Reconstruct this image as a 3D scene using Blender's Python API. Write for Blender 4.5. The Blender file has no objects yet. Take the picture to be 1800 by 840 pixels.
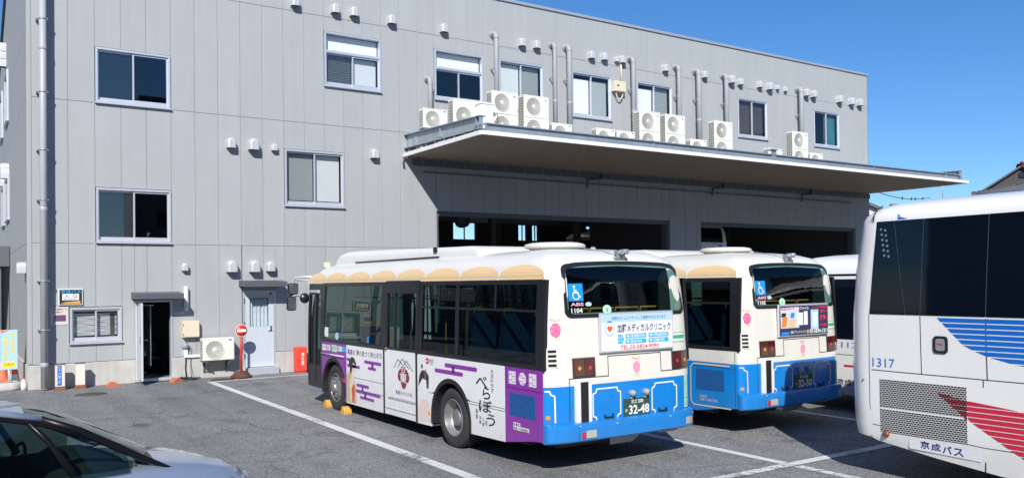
import bpy, bmesh, math, random
from mathutils import Vector, Matrix
random.seed(7)
S = bpy.context.scene
COL = S.collection
R = math.radians

# ------------------------------------------------------------------ camera
cam = bpy.data.cameras.new('camera'); camo = bpy.data.objects.new('camera', cam); COL.objects.link(camo)
yaw, pitch, roll = R(33.39), R(0.70), R(-0.70)
fw = Vector((math.sin(yaw)*math.cos(pitch), math.cos(yaw)*math.cos(pitch), math.sin(pitch)))
rt = Vector((math.cos(yaw), -math.sin(yaw), 0)); up = rt.cross(fw)
r2 = rt*math.cos(roll)+up*math.sin(roll); u2 = -rt*math.sin(roll)+up*math.cos(roll)
camo.matrix_world = Matrix(((r2.x, u2.x, -fw.x, 0), (r2.y, u2.y, -fw.y, 0), (r2.z, u2.z, -fw.z, 2.4), (0, 0, 0, 1)))
cam.sensor_width = 36; cam.lens = 36*1484/1800; cam.shift_y = 58/1800
cam.clip_start = 0.05; cam.clip_end = 3000
S.camera = camo

# ------------------------------------------------------------------ sky and sun
SUN_EL = 35.5; SUN_ROT = 213.0
W_ = bpy.data.worlds.new('World'); S.world = W_; W_.use_nodes = True
nt = W_.node_tree; nt.nodes.clear()
sk = nt.nodes.new('ShaderNodeTexSky'); sk.sky_type = 'NISHITA'; sk.sun_disc = False
sk.sun_elevation = R(SUN_EL); sk.sun_rotation = R(SUN_ROT); sk.altitude = 0; sk.air_density = 1.0; sk.dust_density = 0.0; sk.ozone_density = 10.0
bg = nt.nodes.new('ShaderNodeBackground'); bg.inputs[1].default_value = 0.112
ow = nt.nodes.new('ShaderNodeOutputWorld')
hs = nt.nodes.new('ShaderNodeHueSaturation'); hs.inputs['Saturation'].default_value = 1.07
nt.links.new(sk.outputs[0], hs.inputs['Color']); nt.links.new(hs.outputs[0], bg.inputs[0]); nt.links.new(bg.outputs[0], ow.inputs[0])
sl = bpy.data.lights.new('sun', 'SUN'); sl.energy = 5.0; sl.angle = R(0.53); sl.color = (1.0, 0.965, 0.91)
so = bpy.data.objects.new('sun', sl); COL.objects.link(so)
az = R(SUN_ROT); el = R(SUN_EL)
sdir = Vector((math.sin(az)*math.cos(el), math.cos(az)*math.cos(el), math.sin(el)))
so.rotation_euler = (-sdir).to_track_quat('-Z', 'Y').to_euler(); so.location = (-10, -10, 40)
S.view_settings.view_transform = 'Standard'; S.view_settings.look = 'None'
S.view_settings.exposure = 0.2; S.view_settings.gamma = 1.0; S.view_settings.use_curve_mapping = False
S.render.engine = 'CYCLES'
S.cycles.max_bounces = 8; S.cycles.transparent_max_bounces = 16

# ------------------------------------------------------------------ materials
MATS = {}
def mat(name, col, rough=0.5, metal=0.0, spec=0.5, noise=0.0, nscale=6.0, bump=0.0, bscale=40.0, emit=None, coat=0.0, objvar=0.0, streak=0.0, rvar=0.0, grime=None):
    if name in MATS: return MATS[name]
    m = bpy.data.materials.new(name); m.use_nodes = True
    n = m.node_tree.nodes; l = m.node_tree.links; b = n['Principled BSDF']
    b.inputs['Base Color'].default_value = (*col, 1); b.inputs['Roughness'].default_value = rough
    b.inputs['Metallic'].default_value = metal; b.inputs['Specular IOR Level'].default_value = spec
    if coat: b.inputs['Coat Weight'].default_value = coat; b.inputs['Coat Roughness'].default_value = 0.05
    if emit: b.inputs['Emission Color'].default_value = (*emit[:3], 1); b.inputs['Emission Strength'].default_value = emit[3]
    src = None
    if noise or bump or streak or rvar or grime:
        tc = n.new('ShaderNodeTexCoord')
    if noise or streak or objvar:
        cur = n.new('ShaderNodeRGB'); cur.outputs[0].default_value = (*col, 1); cur = cur.outputs[0]
        def mult(fac_socket, lo, hi):
            nonlocal cur
            mr = n.new('ShaderNodeMapRange'); mr.inputs['To Min'].default_value = lo; mr.inputs['To Max'].default_value = hi
            l.new(fac_socket, mr.inputs['Value'])
            mx = n.new('ShaderNodeMix'); mx.data_type = 'RGBA'; mx.blend_type = 'MULTIPLY'; mx.inputs['Factor'].default_value = 1
            cb = n.new('ShaderNodeCombineColor')
            for i in range(3): l.new(mr.outputs[0], cb.inputs[i])
            l.new(cur, mx.inputs['A']); l.new(cb.outputs[0], mx.inputs['B']); cur = mx.outputs['Result']
        if noise:
            t = n.new('ShaderNodeTexNoise'); t.inputs['Scale'].default_value = nscale; t.inputs['Detail'].default_value = 6; t.inputs['Roughness'].default_value = 0.6
            l.new(tc.outputs['Object'], t.inputs['Vector']); mult(t.outputs['Fac'], 1-noise*1.6, 1+noise*1.6)
        if streak:
            mp = n.new('ShaderNodeMapping'); mp.inputs['Scale'].default_value = (5, 5, 0.35)
            t = n.new('ShaderNodeTexNoise'); t.inputs['Scale'].default_value = 1.5; t.inputs['Detail'].default_value = 5
            l.new(tc.outputs['Object'], mp.inputs[0]); l.new(mp.outputs[0], t.inputs['Vector']); mult(t.outputs['Fac'], 1-streak*1.6, 1+streak*1.6)
        if objvar:
            oi = n.new('ShaderNodeObjectInfo'); mult(oi.outputs['Random'], 1-objvar, 1+objvar)
        if grime:      # road dirt thrown up on the lower body: patchy, thinning with height
            zt, amt = grime
            sx = n.new('ShaderNodeSeparateXYZ'); l.new(tc.outputs['Object'], sx.inputs[0])
            m1 = n.new('ShaderNodeMapRange'); m1.inputs['From Min'].default_value = 0.2; m1.inputs['From Max'].default_value = zt; m1.inputs['To Min'].default_value = 1.0; m1.inputs['To Max'].default_value = 0.0
            l.new(sx.outputs['Z'], m1.inputs['Value'])
            t = n.new('ShaderNodeTexNoise'); t.inputs['Scale'].default_value = 7; t.inputs['Detail'].default_value = 8; t.inputs['Roughness'].default_value = 0.7
            l.new(tc.outputs['Object'], t.inputs['Vector'])
            m2 = n.new('ShaderNodeMath'); m2.operation = 'MULTIPLY'; l.new(m1.outputs[0], m2.inputs[0]); l.new(t.outputs['Fac'], m2.inputs[1])
            m3 = n.new('ShaderNodeMath'); m3.operation = 'MULTIPLY'; m3.inputs[1].default_value = amt; m3.use_clamp = True; l.new(m2.outputs[0], m3.inputs[0])
            mx = n.new('ShaderNodeMix'); mx.data_type = 'RGBA'; l.new(m3.outputs[0], mx.inputs['Factor']); l.new(cur, mx.inputs['A']); mx.inputs['B'].default_value = (0.13, 0.12, 0.105, 1); cur = mx.outputs['Result']
        l.new(cur, b.inputs['Base Color'])
    if rvar:
        t = n.new('ShaderNodeTexNoise'); t.inputs['Scale'].default_value = 3; t.inputs['Detail'].default_value = 4
        l.new(tc.outputs['Object'], t.inputs['Vector'])
        mr = n.new('ShaderNodeMapRange'); mr.inputs['To Min'].default_value = max(0.02, rough-rvar); mr.inputs['To Max'].default_value = rough+rvar
        l.new(t.outputs['Fac'], mr.inputs['Value']); l.new(mr.outputs[0], b.inputs['Roughness'])
    if bump:
        t = n.new('ShaderNodeTexNoise'); t.inputs['Scale'].default_value = bscale; t.inputs['Detail'].default_value = 3
        l.new(tc.outputs['Object'], t.inputs['Vector'])
        bp = n.new('ShaderNodeBump'); bp.inputs['Strength'].default_value = bump; bp.inputs['Distance'].default_value = 0.02
        l.new(t.outputs['Fac'], bp.inputs['Height']); l.new(bp.outputs[0], b.inputs['Normal'])
    MATS[name] = m
    return m

def glass(name, tint, refl=1.0, rough=0.0):
    """thin pane: tinted see-through mixed with a mirror by the glass's own reflectance"""
    if name in MATS: return MATS[name]
    m = bpy.data.materials.new(name); m.use_nodes = True
    n = m.node_tree.nodes; l = m.node_tree.links; n.clear()
    o = n.new('ShaderNodeOutputMaterial'); mx = n.new('ShaderNodeMixShader')
    t = n.new('ShaderNodeBsdfTransparent'); t.inputs[0].default_value = (*tint, 1)
    g = n.new('ShaderNodeBsdfGlossy'); g.inputs['Roughness'].default_value = rough; g.inputs[0].default_value = (refl, refl, refl, 1)
    f = n.new('ShaderNodeLayerWeight'); f.inputs['Blend'].default_value = 0.5
    pw = n.new('ShaderNodeMath'); pw.operation = 'POWER'; pw.inputs[1].default_value = 5.0
    mu = n.new('ShaderNodeMath'); mu.operation = 'MULTIPLY_ADD'; mu.inputs[1].default_value = 0.93; mu.inputs[2].default_value = 0.045; mu.use_clamp = True
    l.new(f.outputs['Facing'], pw.inputs[0]); l.new(pw.outputs[0], mu.inputs[0]); l.new(mu.outputs[0], mx.inputs[0]); l.new(t.outputs[0], mx.inputs[1]); l.new(g.outputs[0], mx.inputs[2]); l.new(mx.outputs[0], o.inputs[0])
    MATS[name] = m
    return m

def brickmat(name, c_hole, c_bar, sx, sz, mortar, axis='yz', rough=0.6):
    """perforated sheet: rows of slots too small to build one by one"""
    m = bpy.data.materials.new(name); m.use_nodes = True
    n = m.node_tree.nodes; l = m.node_tree.links; b = n['Principled BSDF']; b.inputs['Roughness'].default_value = rough
    tc = n.new('ShaderNodeTexCoord'); sp = n.new('ShaderNodeSeparateXYZ'); cb = n.new('ShaderNodeCombineXYZ')
    l.new(tc.outputs['Object'], sp.inputs[0]); l.new(sp.outputs['Y' if axis[0] == 'y' else 'X'], cb.inputs[0]); l.new(sp.outputs['Z'], cb.inputs[1])
    t = n.new('ShaderNodeTexBrick'); t.inputs['Scale'].default_value = 1.0
    t.inputs['Brick Width'].default_value = sx; t.inputs['Row Height'].default_value = sz; t.inputs['Mortar Size'].default_value = mortar; t.inputs['Mortar Smooth'].default_value = 0.05
    t.inputs['Color1'].default_value = (*c_hole, 1); t.inputs['Color2'].default_value = (*[c*0.7 for c in c_hole], 1); t.inputs['Mortar'].default_value = (*c_bar, 1)
    l.new(cb.outputs[0], t.inputs['Vector']); l.new(t.outputs['Color'], b.inputs['Base Color'])
    bp = n.new('ShaderNodeBump'); bp.inputs['Strength'].default_value = 0.6; bp.inputs['Distance'].default_value = 0.004
    l.new(t.outputs['Fac'], bp.inputs['Height']); l.new(bp.outputs[0], b.inputs['Normal'])
    return m

def asphalt():
    m = bpy.data.materials.new('asphalt'); m.use_nodes = True
    n = m.node_tree.nodes; l = m.node_tree.links; b = n['Principled BSDF']
    b.inputs['Roughness'].default_value = 0.92; b.inputs['Specular IOR Level'].default_value = 0.25
    tc = n.new('ShaderNodeTexCoord')
    def noi(s, d=4, r=0.6):
        t = n.new('ShaderNodeTexNoise'); t.inputs['Scale'].default_value = s; t.inputs['Detail'].default_value = d; t.inputs['Roughness'].default_value = r
        l.new(tc.outputs['Object'], t.inputs['Vector']); return t.outputs['Fac']
    def ramp(src, *stops):
        c = n.new('ShaderNodeValToRGB'); e = c.color_ramp.elements
        while len(e) < len(stops): e.new(0.5)
        for el_, (p, v) in zip(e, stops): el_.position = p; el_.color = (v, v, v, 1)
        l.new(src, c.inputs[0]); return c.outputs[0]
    def mul(a, c, f=1.0):
        x = n.new('ShaderNodeMix'); x.data_type = 'RGBA'; x.blend_type = 'MULTIPLY'; x.inputs['Factor'].default_value = f
        l.new(a, x.inputs['A']); l.new(c, x.inputs['B']); return x.outputs['Result']
    base = n.new('ShaderNodeRGB'); base.outputs[0].default_value = (0.212, 0.211, 0.213, 1)
    v = n.new('ShaderNodeTexVoronoi'); v.inputs['Scale'].default_value = 75; l.new(tc.outputs['Object'], v.inputs['Vector'])
    agg = ramp(v.outputs['Color'], (0.05, 0.35), (0.5, 1.0), (0.92, 2.0))
    c = mul(base.outputs[0], agg, 0.75)
    c = mul(c, ramp(noi(0.35, 6, 0.65), (0.3, 0.88), (0.7, 1.12)))
    c = mul(c, ramp(noi(1.6, 5, 0.7), (0.30, 0.72), (0.45, 1.0), (0.8, 1.08)))
    c = mul(c, ramp(noi(26, 4, 0.7), (0.3, 0.72), (0.7, 1.28)))
    # long faint tyre tracks running out of the bays
    mp = n.new('ShaderNodeMapping'); mp.inputs['Scale'].default_value = (1.6, 0.07, 1); mp.inputs['Rotation'].default_value = (0, 0, 0.25)
    tt = n.new('ShaderNodeTexNoise'); tt.inputs['Scale'].default_value = 1.0; tt.inputs['Detail'].default_value = 5; tt.inputs['Roughness'].default_value = 0.65
    l.new(tc.outputs['Object'], mp.inputs[0]); l.new(mp.outputs[0], tt.inputs['Vector'])
    c = mul(c, ramp(tt.outputs['Fac'], (0.34, 0.85), (0.5, 1.0), (0.72, 1.12)))
    # hairline cracks
    vc = n.new('ShaderNodeTexVoronoi'); vc.feature = 'DISTANCE_TO_EDGE'; vc.inputs['Scale'].default_value = 0.22
    nz = n.new('ShaderNodeTexNoise'); nz.inputs['Scale'].default_value = 1.3; nz.inputs['Detail'].default_value = 6
    vm = n.new('ShaderNodeVectorMath'); vm.operation = 'MULTIPLY_ADD'; vm.inputs[1].default_value = (0.9, 0.9, 0.9); l.new(nz.outputs['Color'], vm.inputs[0]); l.new(tc.outputs['Object'], nz.inputs['Vector']); l.new(tc.outputs['Object'], vm.inputs[2]); l.new(vm.outputs[0], vc.inputs['Vector'])
    c = mul(c, ramp(vc.outputs['Distance'], (0.0, 0.62), (0.006, 1.0)))
    # oil drips: a few dark spots with a shape of their own
    oil = ramp(noi(0.9, 2, 0.4), (0.66, 1.0), (0.74, 0.62))
    c = mul(c, oil)
    l.new(c, b.inputs['Base Color'])
    bp = n.new('ShaderNodeBump'); bp.inputs['Strength'].default_value = 0.75; bp.inputs['Distance'].default_value = 0.012
    l.new(v.outputs['Distance'], bp.inputs['Height']); l.new(bp.outputs[0], b.inputs['Normal'])
    return m

def wornpaint():
    m = bpy.data.materials.new('road_paint'); m.use_nodes = True
    n = m.node_tree.nodes; l = m.node_tree.links; b = n['Principled BSDF']; b.inputs['Roughness'].default_value = 0.8
    tc = n.new('ShaderNodeTexCoord')
    t = n.new('ShaderNodeTexNoise'); t.inputs['Scale'].default_value = 9; t.inputs['Detail'].default_value = 8; t.inputs['Roughness'].default_value = 0.75
    t2 = n.new('ShaderNodeTexNoise'); t2.inputs['Scale'].default_value = 0.8; t2.inputs['Detail'].default_value = 2
    l.new(tc.outputs['Object'], t.inputs['Vector']); l.new(tc.outputs['Object'], t2.inputs['Vector'])
    ad = n.new('ShaderNodeMath'); ad.operation = 'MULTIPLY_ADD'; ad.inputs[1].default_value = 0.7; l.new(t2.outputs['Fac'], ad.inputs[0]); l.new(t.outputs['Fac'], ad.inputs[2])
    c = n.new('ShaderNodeValToRGB'); e = c.color_ramp.elements
    e[0].position = 0.66; e[0].color = (0.17, 0.17, 0.175, 1); e[1].position = 0.80; e[1].color = (0.64, 0.64, 0.63, 1)
    l.new(ad.outputs[0], c.inputs[0]); l.new(c.outputs[0], b.inputs['Base Color'])
    bp = n.new('ShaderNodeBump'); bp.inputs['Strength'].default_value = 0.4; bp.inputs['Distance'].default_value = 0.01
    t3 = n.new('ShaderNodeTexNoise'); t3.inputs['Scale'].default_value = 120; l.new(tc.outputs['Object'], t3.inputs['Vector'])
    l.new(t3.outputs['Fac'], bp.inputs['Height']); l.new(bp.outputs[0], b.inputs['Normal'])
    return m

m_asph = asphalt(); m_paint = wornpaint()
m_wall = mat('wall_panel_paint', (0.358, 0.374, 0.378), 0.65, noise=0.03, nscale=1.0, streak=0.04, objvar=0.018, bump=0.05, bscale=160)
m_seal = mat('joint_sealant', (0.29, 0.30, 0.32), 0.8)
m_conc = mat('concrete', (0.46, 0.445, 0.42), 0.9, noise=0.16, nscale=2.5, streak=0.14, bump=0.2, bscale=50)
m_alu = mat('aluminium', (0.68, 0.70, 0.74), 0.38, metal=0.55, noise=0.04)
m_white = mat('white_paint', (0.78, 0.78, 0.76), 0.45, noise=0.03)
m_acw = mat('ac_casing', (0.72, 0.70, 0.63), 0.5, noise=0.03, streak=0.04, objvar=0.05)
m_acd = mat('ac_dark', (0.12, 0.12, 0.12), 0.7)
m_grey = mat('grey_paint', (0.30, 0.32, 0.34), 0.55, noise=0.05)
m_dgrey = mat('dark_grey_metal', (0.10, 0.115, 0.13), 0.5, noise=0.06)
m_galv = mat('galvanised_steel', (0.36, 0.41, 0.45), 0.42, metal=0.45, noise=0.14, nscale=3, streak=0.1)
m_soffit = mat('soffit_sheet', (0.30, 0.245, 0.185), 0.7, noise=0.08, nscale=0.8, streak=0.04)
m_black = mat('black_rubber', (0.018, 0.018, 0.02), 0.55, noise=0.1)
m_bframe = mat('black_frame', (0.016, 0.017, 0.021), 0.32, rvar=0.1)
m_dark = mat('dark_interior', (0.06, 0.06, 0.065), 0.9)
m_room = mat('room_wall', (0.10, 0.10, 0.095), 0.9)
m_cream = mat('bus_cream', (0.70, 0.68, 0.61), 0.3, noise=0.02, nscale=1.5, streak=0.025, coat=0.35, rvar=0.08, grime=(0.90, 0.40))
m_bwhite = mat('bus_white', (0.71, 0.70, 0.675), 0.3, noise=0.02, nscale=1.5, streak=0.03, coat=0.3, rvar=0.08, grime=(0.90, 0.40))
m_blue = mat('bus_blue', (0.004, 0.205, 0.60), 0.28, noise=0.05, nscale=1.2, streak=0.03, coat=0.35, rvar=0.08, grime=(0.90, 0.40))
m_purple = mat('wrap_purple', (0.25, 0.03, 0.36), 0.35, noise=0.05, nscale=1.2, streak=0.04, coat=0.2, grime=(0.90, 0.40))
m_orange = mat('wrap_orange', (0.76, 0.53, 0.28), 0.35, noise=0.03)
m_wrap = mat('wrap_white', (0.82, 0.82, 0.82), 0.32, noise=0.02, streak=0.035, coat=0.25, grime=(0.90, 0.40))
m_wine = mat('wrap_wine', (0.24, 0.03, 0.04), 0.4)
m_ink = mat('ink_black', (0.02, 0.02, 0.025), 0.5)
m_inkb = mat('ink_navy', (0.03, 0.04, 0.16), 0.5)
m_inkp = mat('ink_purple', (0.17, 0.06, 0.30), 0.5)
m_cline = mat('cream_line', (0.85, 0.80, 0.64), 0.4)
m_gline = mat('gold_line', (0.72, 0.55, 0.33), 0.4)
m_tyre = mat('tyre', (0.035, 0.034, 0.034), 0.8, noise=0.2, nscale=12, bump=0.2, bscale=80)
m_rim = mat('wheel_steel', (0.30, 0.295, 0.29), 0.42, metal=0.6, noise=0.15, nscale=8, rvar=0.12)
m_under = mat('underbody', (0.05, 0.048, 0.045), 0.8, noise=0.3)
m_red = mat('red_paint', (0.62, 0.035, 0.028), 0.42, noise=0.08)
m_redb = mat('red_box', (0.72, 0.07, 0.045), 0.45, noise=0.05, streak=0.06)
m_amber = mat('amber_lens', (0.75, 0.28, 0.03), 0.2, coat=0.5)
m_redl = mat('red_lens', (0.55, 0.02, 0.03), 0.15, coat=0.6)
m_dred = mat('dark_red_lens', (0.075, 0.010, 0.012), 0.08, coat=0.8)
m_damb = mat('dark_amber_lens', (0.085, 0.028, 0.010), 0.08, coat=0.8)
m_clear = mat('clear_lens', (0.42, 0.42, 0.36), 0.15, coat=0.7)
m_yel = mat('chock_yellow', (0.62, 0.34, 0.07), 0.6, noise=0.1)
m_cone = mat('cone_orange', (0.85, 0.16, 0.08), 0.55, noise=0.06)
m_rust = mat('rust', (0.10, 0.04, 0.025), 0.85, noise=0.3, nscale=12)
m_iron = mat('cast_iron', (0.065, 0.06, 0.058), 0.7, noise=0.2, nscale=14, bump=0.4, bscale=60)
m_plate = mat('plate_green', (0.03, 0.075, 0.055), 0.4)
m_sblue = mat('sign_blue', (0.01, 0.27, 0.75), 0.35)
m_lblue = mat('light_blue', (0.42, 0.62, 0.85), 0.4)
m_cyan = mat('pill_blue', (0.03, 0.42, 0.78), 0.4)
m_pink = mat('rose_pink', (0.62, 0.10, 0.28), 0.45)
m_pink2 = mat('rose_pale', (0.80, 0.36, 0.48), 0.45)
m_green = mat('sticker_green', (0.05, 0.40, 0.17), 0.45)
m_mint = mat('mint_sticker', (0.45, 0.70, 0.55), 0.45)
m_tan = mat('kimono_tan', (0.55, 0.43, 0.22), 0.5, noise=0.1, nscale=20)
m_hair = mat('hair_ink', (0.035, 0.035, 0.04), 0.5, noise=0.3, nscale=20)
m_skin = mat('paper_skin', (0.72, 0.62, 0.52), 0.5)
m_rosek = brickmat('kimono_red_check', (0.62, 0.22, 0.17), (0.78, 0.70, 0.64), 0.03, 0.018, 0.006)
m_obi = mat('obi_orange', (0.65, 0.10, 0.03), 0.5)
m_seat = mat('seat_blue', (0.02, 0.055, 0.17), 0.8, noise=0.2)
m_pole = mat('pole_orange', (0.75, 0.30, 0.03), 0.4)
m_bint = mat('bus_interior', (0.33, 0.34, 0.33), 0.7)
m_floor = mat('bus_floor', (0.10, 0.10, 0.11), 0.7)
m_beige = mat('beige_box', (0.68, 0.60, 0.45), 0.5, noise=0.03)
m_lamp = mat('tube_light', (0.9, 0.9, 0.9), 0.5, emit=(0.9, 0.95, 1.0, 4.0))
m_blind = mat('blind_slat', (0.82, 0.83, 0.85), 0.6)
m_curt = mat('curtain', (0.50, 0.55, 0.60), 0.8)
m_tile = mat('grey_tile', (0.115, 0.115, 0.115), 0.6, noise=0.15, objvar=0.2)
m_rtile = mat('red_tile', (0.20, 0.035, 0.025), 0.5, noise=0.15, objvar=0.2)
m_hwall = mat('house_plaster', (0.24, 0.22, 0.19), 0.85, noise=0.05)
m_carp = mat('car_paint', (0.42, 0.49, 0.60), 0.28, metal=0.6, coat=1.0)
m_cbody = mat('coach_white', (0.80, 0.79, 0.765), 0.25, noise=0.015, nscale=1.2, streak=0.02, coat=0.5, rvar=0.06, grime=(0.90, 0.40))
m_cblue = mat('coach_blue', (0.004, 0.135, 0.55), 0.3, coat=0.3)
m_cred = mat('coach_red', (0.55, 0.02, 0.055), 0.3, coat=0.3)
m_cglass = mat('coach_privacy_glass', (0.003, 0.006, 0.012), 0.03, spec=0.38)
m_seam = mat('panel_gap', (0.03, 0.03, 0.03), 0.8)
m_chrome = mat('bright_metal', (0.6, 0.6, 0.6), 0.2, metal=0.9)
g_bus = glass('bus_glass', (0.20, 0.31, 0.275), 1.0)
g_rear = glass('bus_rear_glass', (0.40, 0.56, 0.53), 1.0)
g_win = glass('window_glass', (0.97, 0.985, 0.98), 1.0)
g_car = glass('car_glass', (0.30, 0.40, 0.37), 1.0)

# ------------------------------------------------------------------ mesh helpers
def link(o, parent=None):
    COL.objects.link(o)
    if parent is not None: o.parent = parent
    return o
def tag(o, label=None, cat=None, group=None, kind=None):
    for k, v in (('label', label), ('category', cat), ('group', group), ('kind', kind)):
        if v: o[k] = v
    return o
def empty(name, loc=(0, 0, 0), rz=0.0, label=None, cat=None, group=None):
    o = bpy.data.objects.new(name, None); o.location = loc; o.rotation_euler = (0, 0, rz); o.empty_display_size = 0.2
    COL.objects.link(o); return tag(o, label, cat, group)

class MB:
    def __init__(s): s.v = []; s.f = []; s.mi = []; s.sm = []
    def add(s, vs, fs, mi=0, smooth=False):
        b = len(s.v); s.v += [tuple(p) for p in vs]
        for f in fs: s.f.append(tuple(b+i for i in f)); s.mi.append(mi); s.sm.append(smooth)
        return s
    def box(s, lo, hi, mi=0, ch=0.0):
        (a, b, c), (d, e, f) = lo, hi
        if ch <= 0:
            vs = [(a, b, c), (d, b, c), (d, e, c), (a, e, c), (a, b, f), (d, b, f), (d, e, f), (a, e, f)]
            return s.add(vs, [(0, 3, 2, 1), (4, 5, 6, 7), (0, 1, 5, 4), (1, 2, 6, 5), (2, 3, 7, 6), (3, 0, 4, 7)], mi)
        vs = []; idx = {}
        P = ((a, d), (b, e), (c, f))
        for i in (0, 1):
            for j in (0, 1):
                for k in (0, 1):
                    base = [P[0][i], P[1][j], P[2][k]]
                    sg = [1-2*i, 1-2*j, 1-2*k]
                    for ax in range(3):
                        q = list(base)
                        for o in range(3):
                            if o != ax: q[o] += sg[o]*ch
                        idx[(i, j, k, ax)] = len(vs); vs.append(q)
        fs = []
        for ax in range(3):
            o1, o2 = [t for t in range(3) if t != ax]
            for sd in (0, 1):
                quad = []
                for (p, q) in ((0, 0), (1, 0), (1, 1), (0, 1)):
                    key = [0, 0, 0]; key[ax] = sd; key[o1] = p; key[o2] = q
                    quad.append(idx[(*key, ax)])
                fs.append(quad)
        for ax in range(3):
            o1, o2 = [t for t in range(3) if t != ax]
            for p in (0, 1):
                for q in (0, 1):
                    k0 = [0, 0, 0]; k1 = [0, 0, 0]; k0[ax] = 0; k1[ax] = 1
                    for k in (k0, k1): k[o1] = p; k[o2] = q
                    fs.append([idx[(*k0, o1)], idx[(*k1, o1)], idx[(*k1, o2)], idx[(*k0, o2)]])
        for i in (0, 1):
            for j in (0, 1):
                for k in (0, 1): fs.append([idx[(i, j, k, 0)], idx[(i, j, k, 1)], idx[(i, j, k, 2)]])
        return s.add(vs, fs, mi)
    def prism(s, pts, axis, a, b, mi=0, smooth=False):
        """polygon pts in the two other axes, extruded from a to b along axis ('x','y','z')"""
        def P(p, t): return {'x': (t, p[0], p[1]), 'y': (p[0], t, p[1]), 'z': (p[0], p[1], t)}[axis]
        n = len(pts); vs = [P(p, a) for p in pts]+[P(p, b) for p in pts]
        s.add(vs, [tuple(range(n))[::-1], tuple(range(n, 2*n))], mi)
        base = len(s.v)-2*n
        for i in range(n):
            j = (i+1) % n; s.f.append((base+i, base+j, base+n+j, base+n+i)); s.mi.append(mi); s.sm.append(smooth)
        return s
    def tube(s, path, r, seg=10, mi=0, cap=True):
        path = [Vector(p) for p in path]; rs = r if isinstance(r, (list, tuple)) else [r]*len(path)
        base = len(s.v); up_ = None
        for i, p in enumerate(path):
            d = (path[min(i+1, len(path)-1)]-path[max(i-1, 0)]).normalized()
            if up_ is None:
                up_ = Vector((0, 0, 1)) if abs(d.z) < 0.9 else Vector((1, 0, 0))
            x = up_.cross(d).normalized(); y = d.cross(x); up_ = y
            for k in range(seg):
                a = 2*math.pi*k/seg; s.v.append(tuple(p+(x*math.cos(a)+y*math.sin(a))*rs[i]))
        for i in range(len(path)-1):
            for k in range(seg):
                k2 = (k+1) % seg
                s.f.append((base+i*seg+k, base+i*seg+k2, base+(i+1)*seg+k2, base+(i+1)*seg+k)); s.mi.append(mi); s.sm.append(True)
        if cap:
            s.f.append(tuple(base+k for k in range(seg))[::-1]); s.mi.append(mi); s.sm.append(False)
            e = base+(len(path)-1)*seg; s.f.append(tuple(e+k for k in range(seg))); s.mi.append(mi); s.sm.append(False)
        return s
    def lathe(s, prof, origin, axis='z', seg=24, mi=0, smooth=True, mis=None):
        """prof: list of (r, t) along the axis"""
        base = len(s.v); o = Vector(origin)
        for (r, t) in prof:
            for k in range(seg):
                a = 2*math.pi*k/seg; c, d = r*math.cos(a), r*math.sin(a)
                s.v.append(tuple(o+Vector({'x': (t, c, d), 'y': (c, t, d), 'z': (c, d, t)}[axis])))
        for i in range(len(prof)-1):
            for k in range(seg):
                k2 = (k+1) % seg
                s.f.append((base+i*seg+k, base+i*seg+k2, base+(i+1)*seg+k2, base+(i+1)*seg+k)); s.mi.append(mis[i] if mis else mi); s.sm.append(smooth)
        return s
    def disc(s, c, r, axis='y', seg=20, mi=0):
        b = len(s.v)
        for k in range(seg):
            a = 2*math.pi*k/seg; p, q = r*math.cos(a), r*math.sin(a)
            s.v.append(tuple(Vector(c)+Vector({'x': (0, p, q), 'y': (p, 0, q), 'z': (p, q, 0)}[axis])))
        s.f.append(tuple(range(b, b+seg))); s.mi.append(mi); s.sm.append(False); return s
    def grid(s, fn, us, vs_, mi=0, smooth=True):
        b = len(s.v); nu = len(us); nv = len(vs_)
        for v in vs_:
            for u in us: s.v.append(tuple(fn(u, v)))
        for j in range(nv-1):
            for i in range(nu-1):
                s.f.append((b+j*nu+i, b+j*nu+i+1, b+(j+1)*nu+i+1, b+(j+1)*nu+i)); s.mi.append(mi); s.sm.append(smooth)
        return s
    def mesh(s, name, mats, fix=True):
        me = bpy.data.meshes.new(name); me.from_pydata(s.v, [], s.f)
        for m in (mats if isinstance(mats, (list, tuple)) else [mats]): me.materials.append(m)
        me.polygons.foreach_set('material_index', s.mi); me.polygons.foreach_set('use_smooth', s.sm)
        if fix:
            b = bmesh.new(); b.from_mesh(me); bmesh.ops.recalc_face_normals(b, faces=b.faces); b.to_mesh(me); b.free()
        me.update(); return me
    def build(s, name, mats, parent=None, loc=None, rz=0):
        o = bpy.data.objects.new(name, s.mesh(name, mats)); link(o, parent)
        if 'lettering' in name: o['kind'] = 'stuff'      # strokes too small to pick apart
        if loc is not None: o.location = loc
        if rz: o.rotation_euler = (0, 0, rz)
        return o
def box(name, lo, hi, m, parent=None, ch=0.0): return MB().box(lo, hi, 0, ch).build(name, m, parent)
def inst(name, me, parent=None, loc=(0, 0, 0), rz=0.0):
    o = bpy.data.objects.new(name, me); link(o, parent); o.location = loc
    if rz: o.rotation_euler = (0, 0, rz)
    return o
def lin(a, b, n): return [a+(b-a)*i/(n-1) for i in range(n)]

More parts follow.
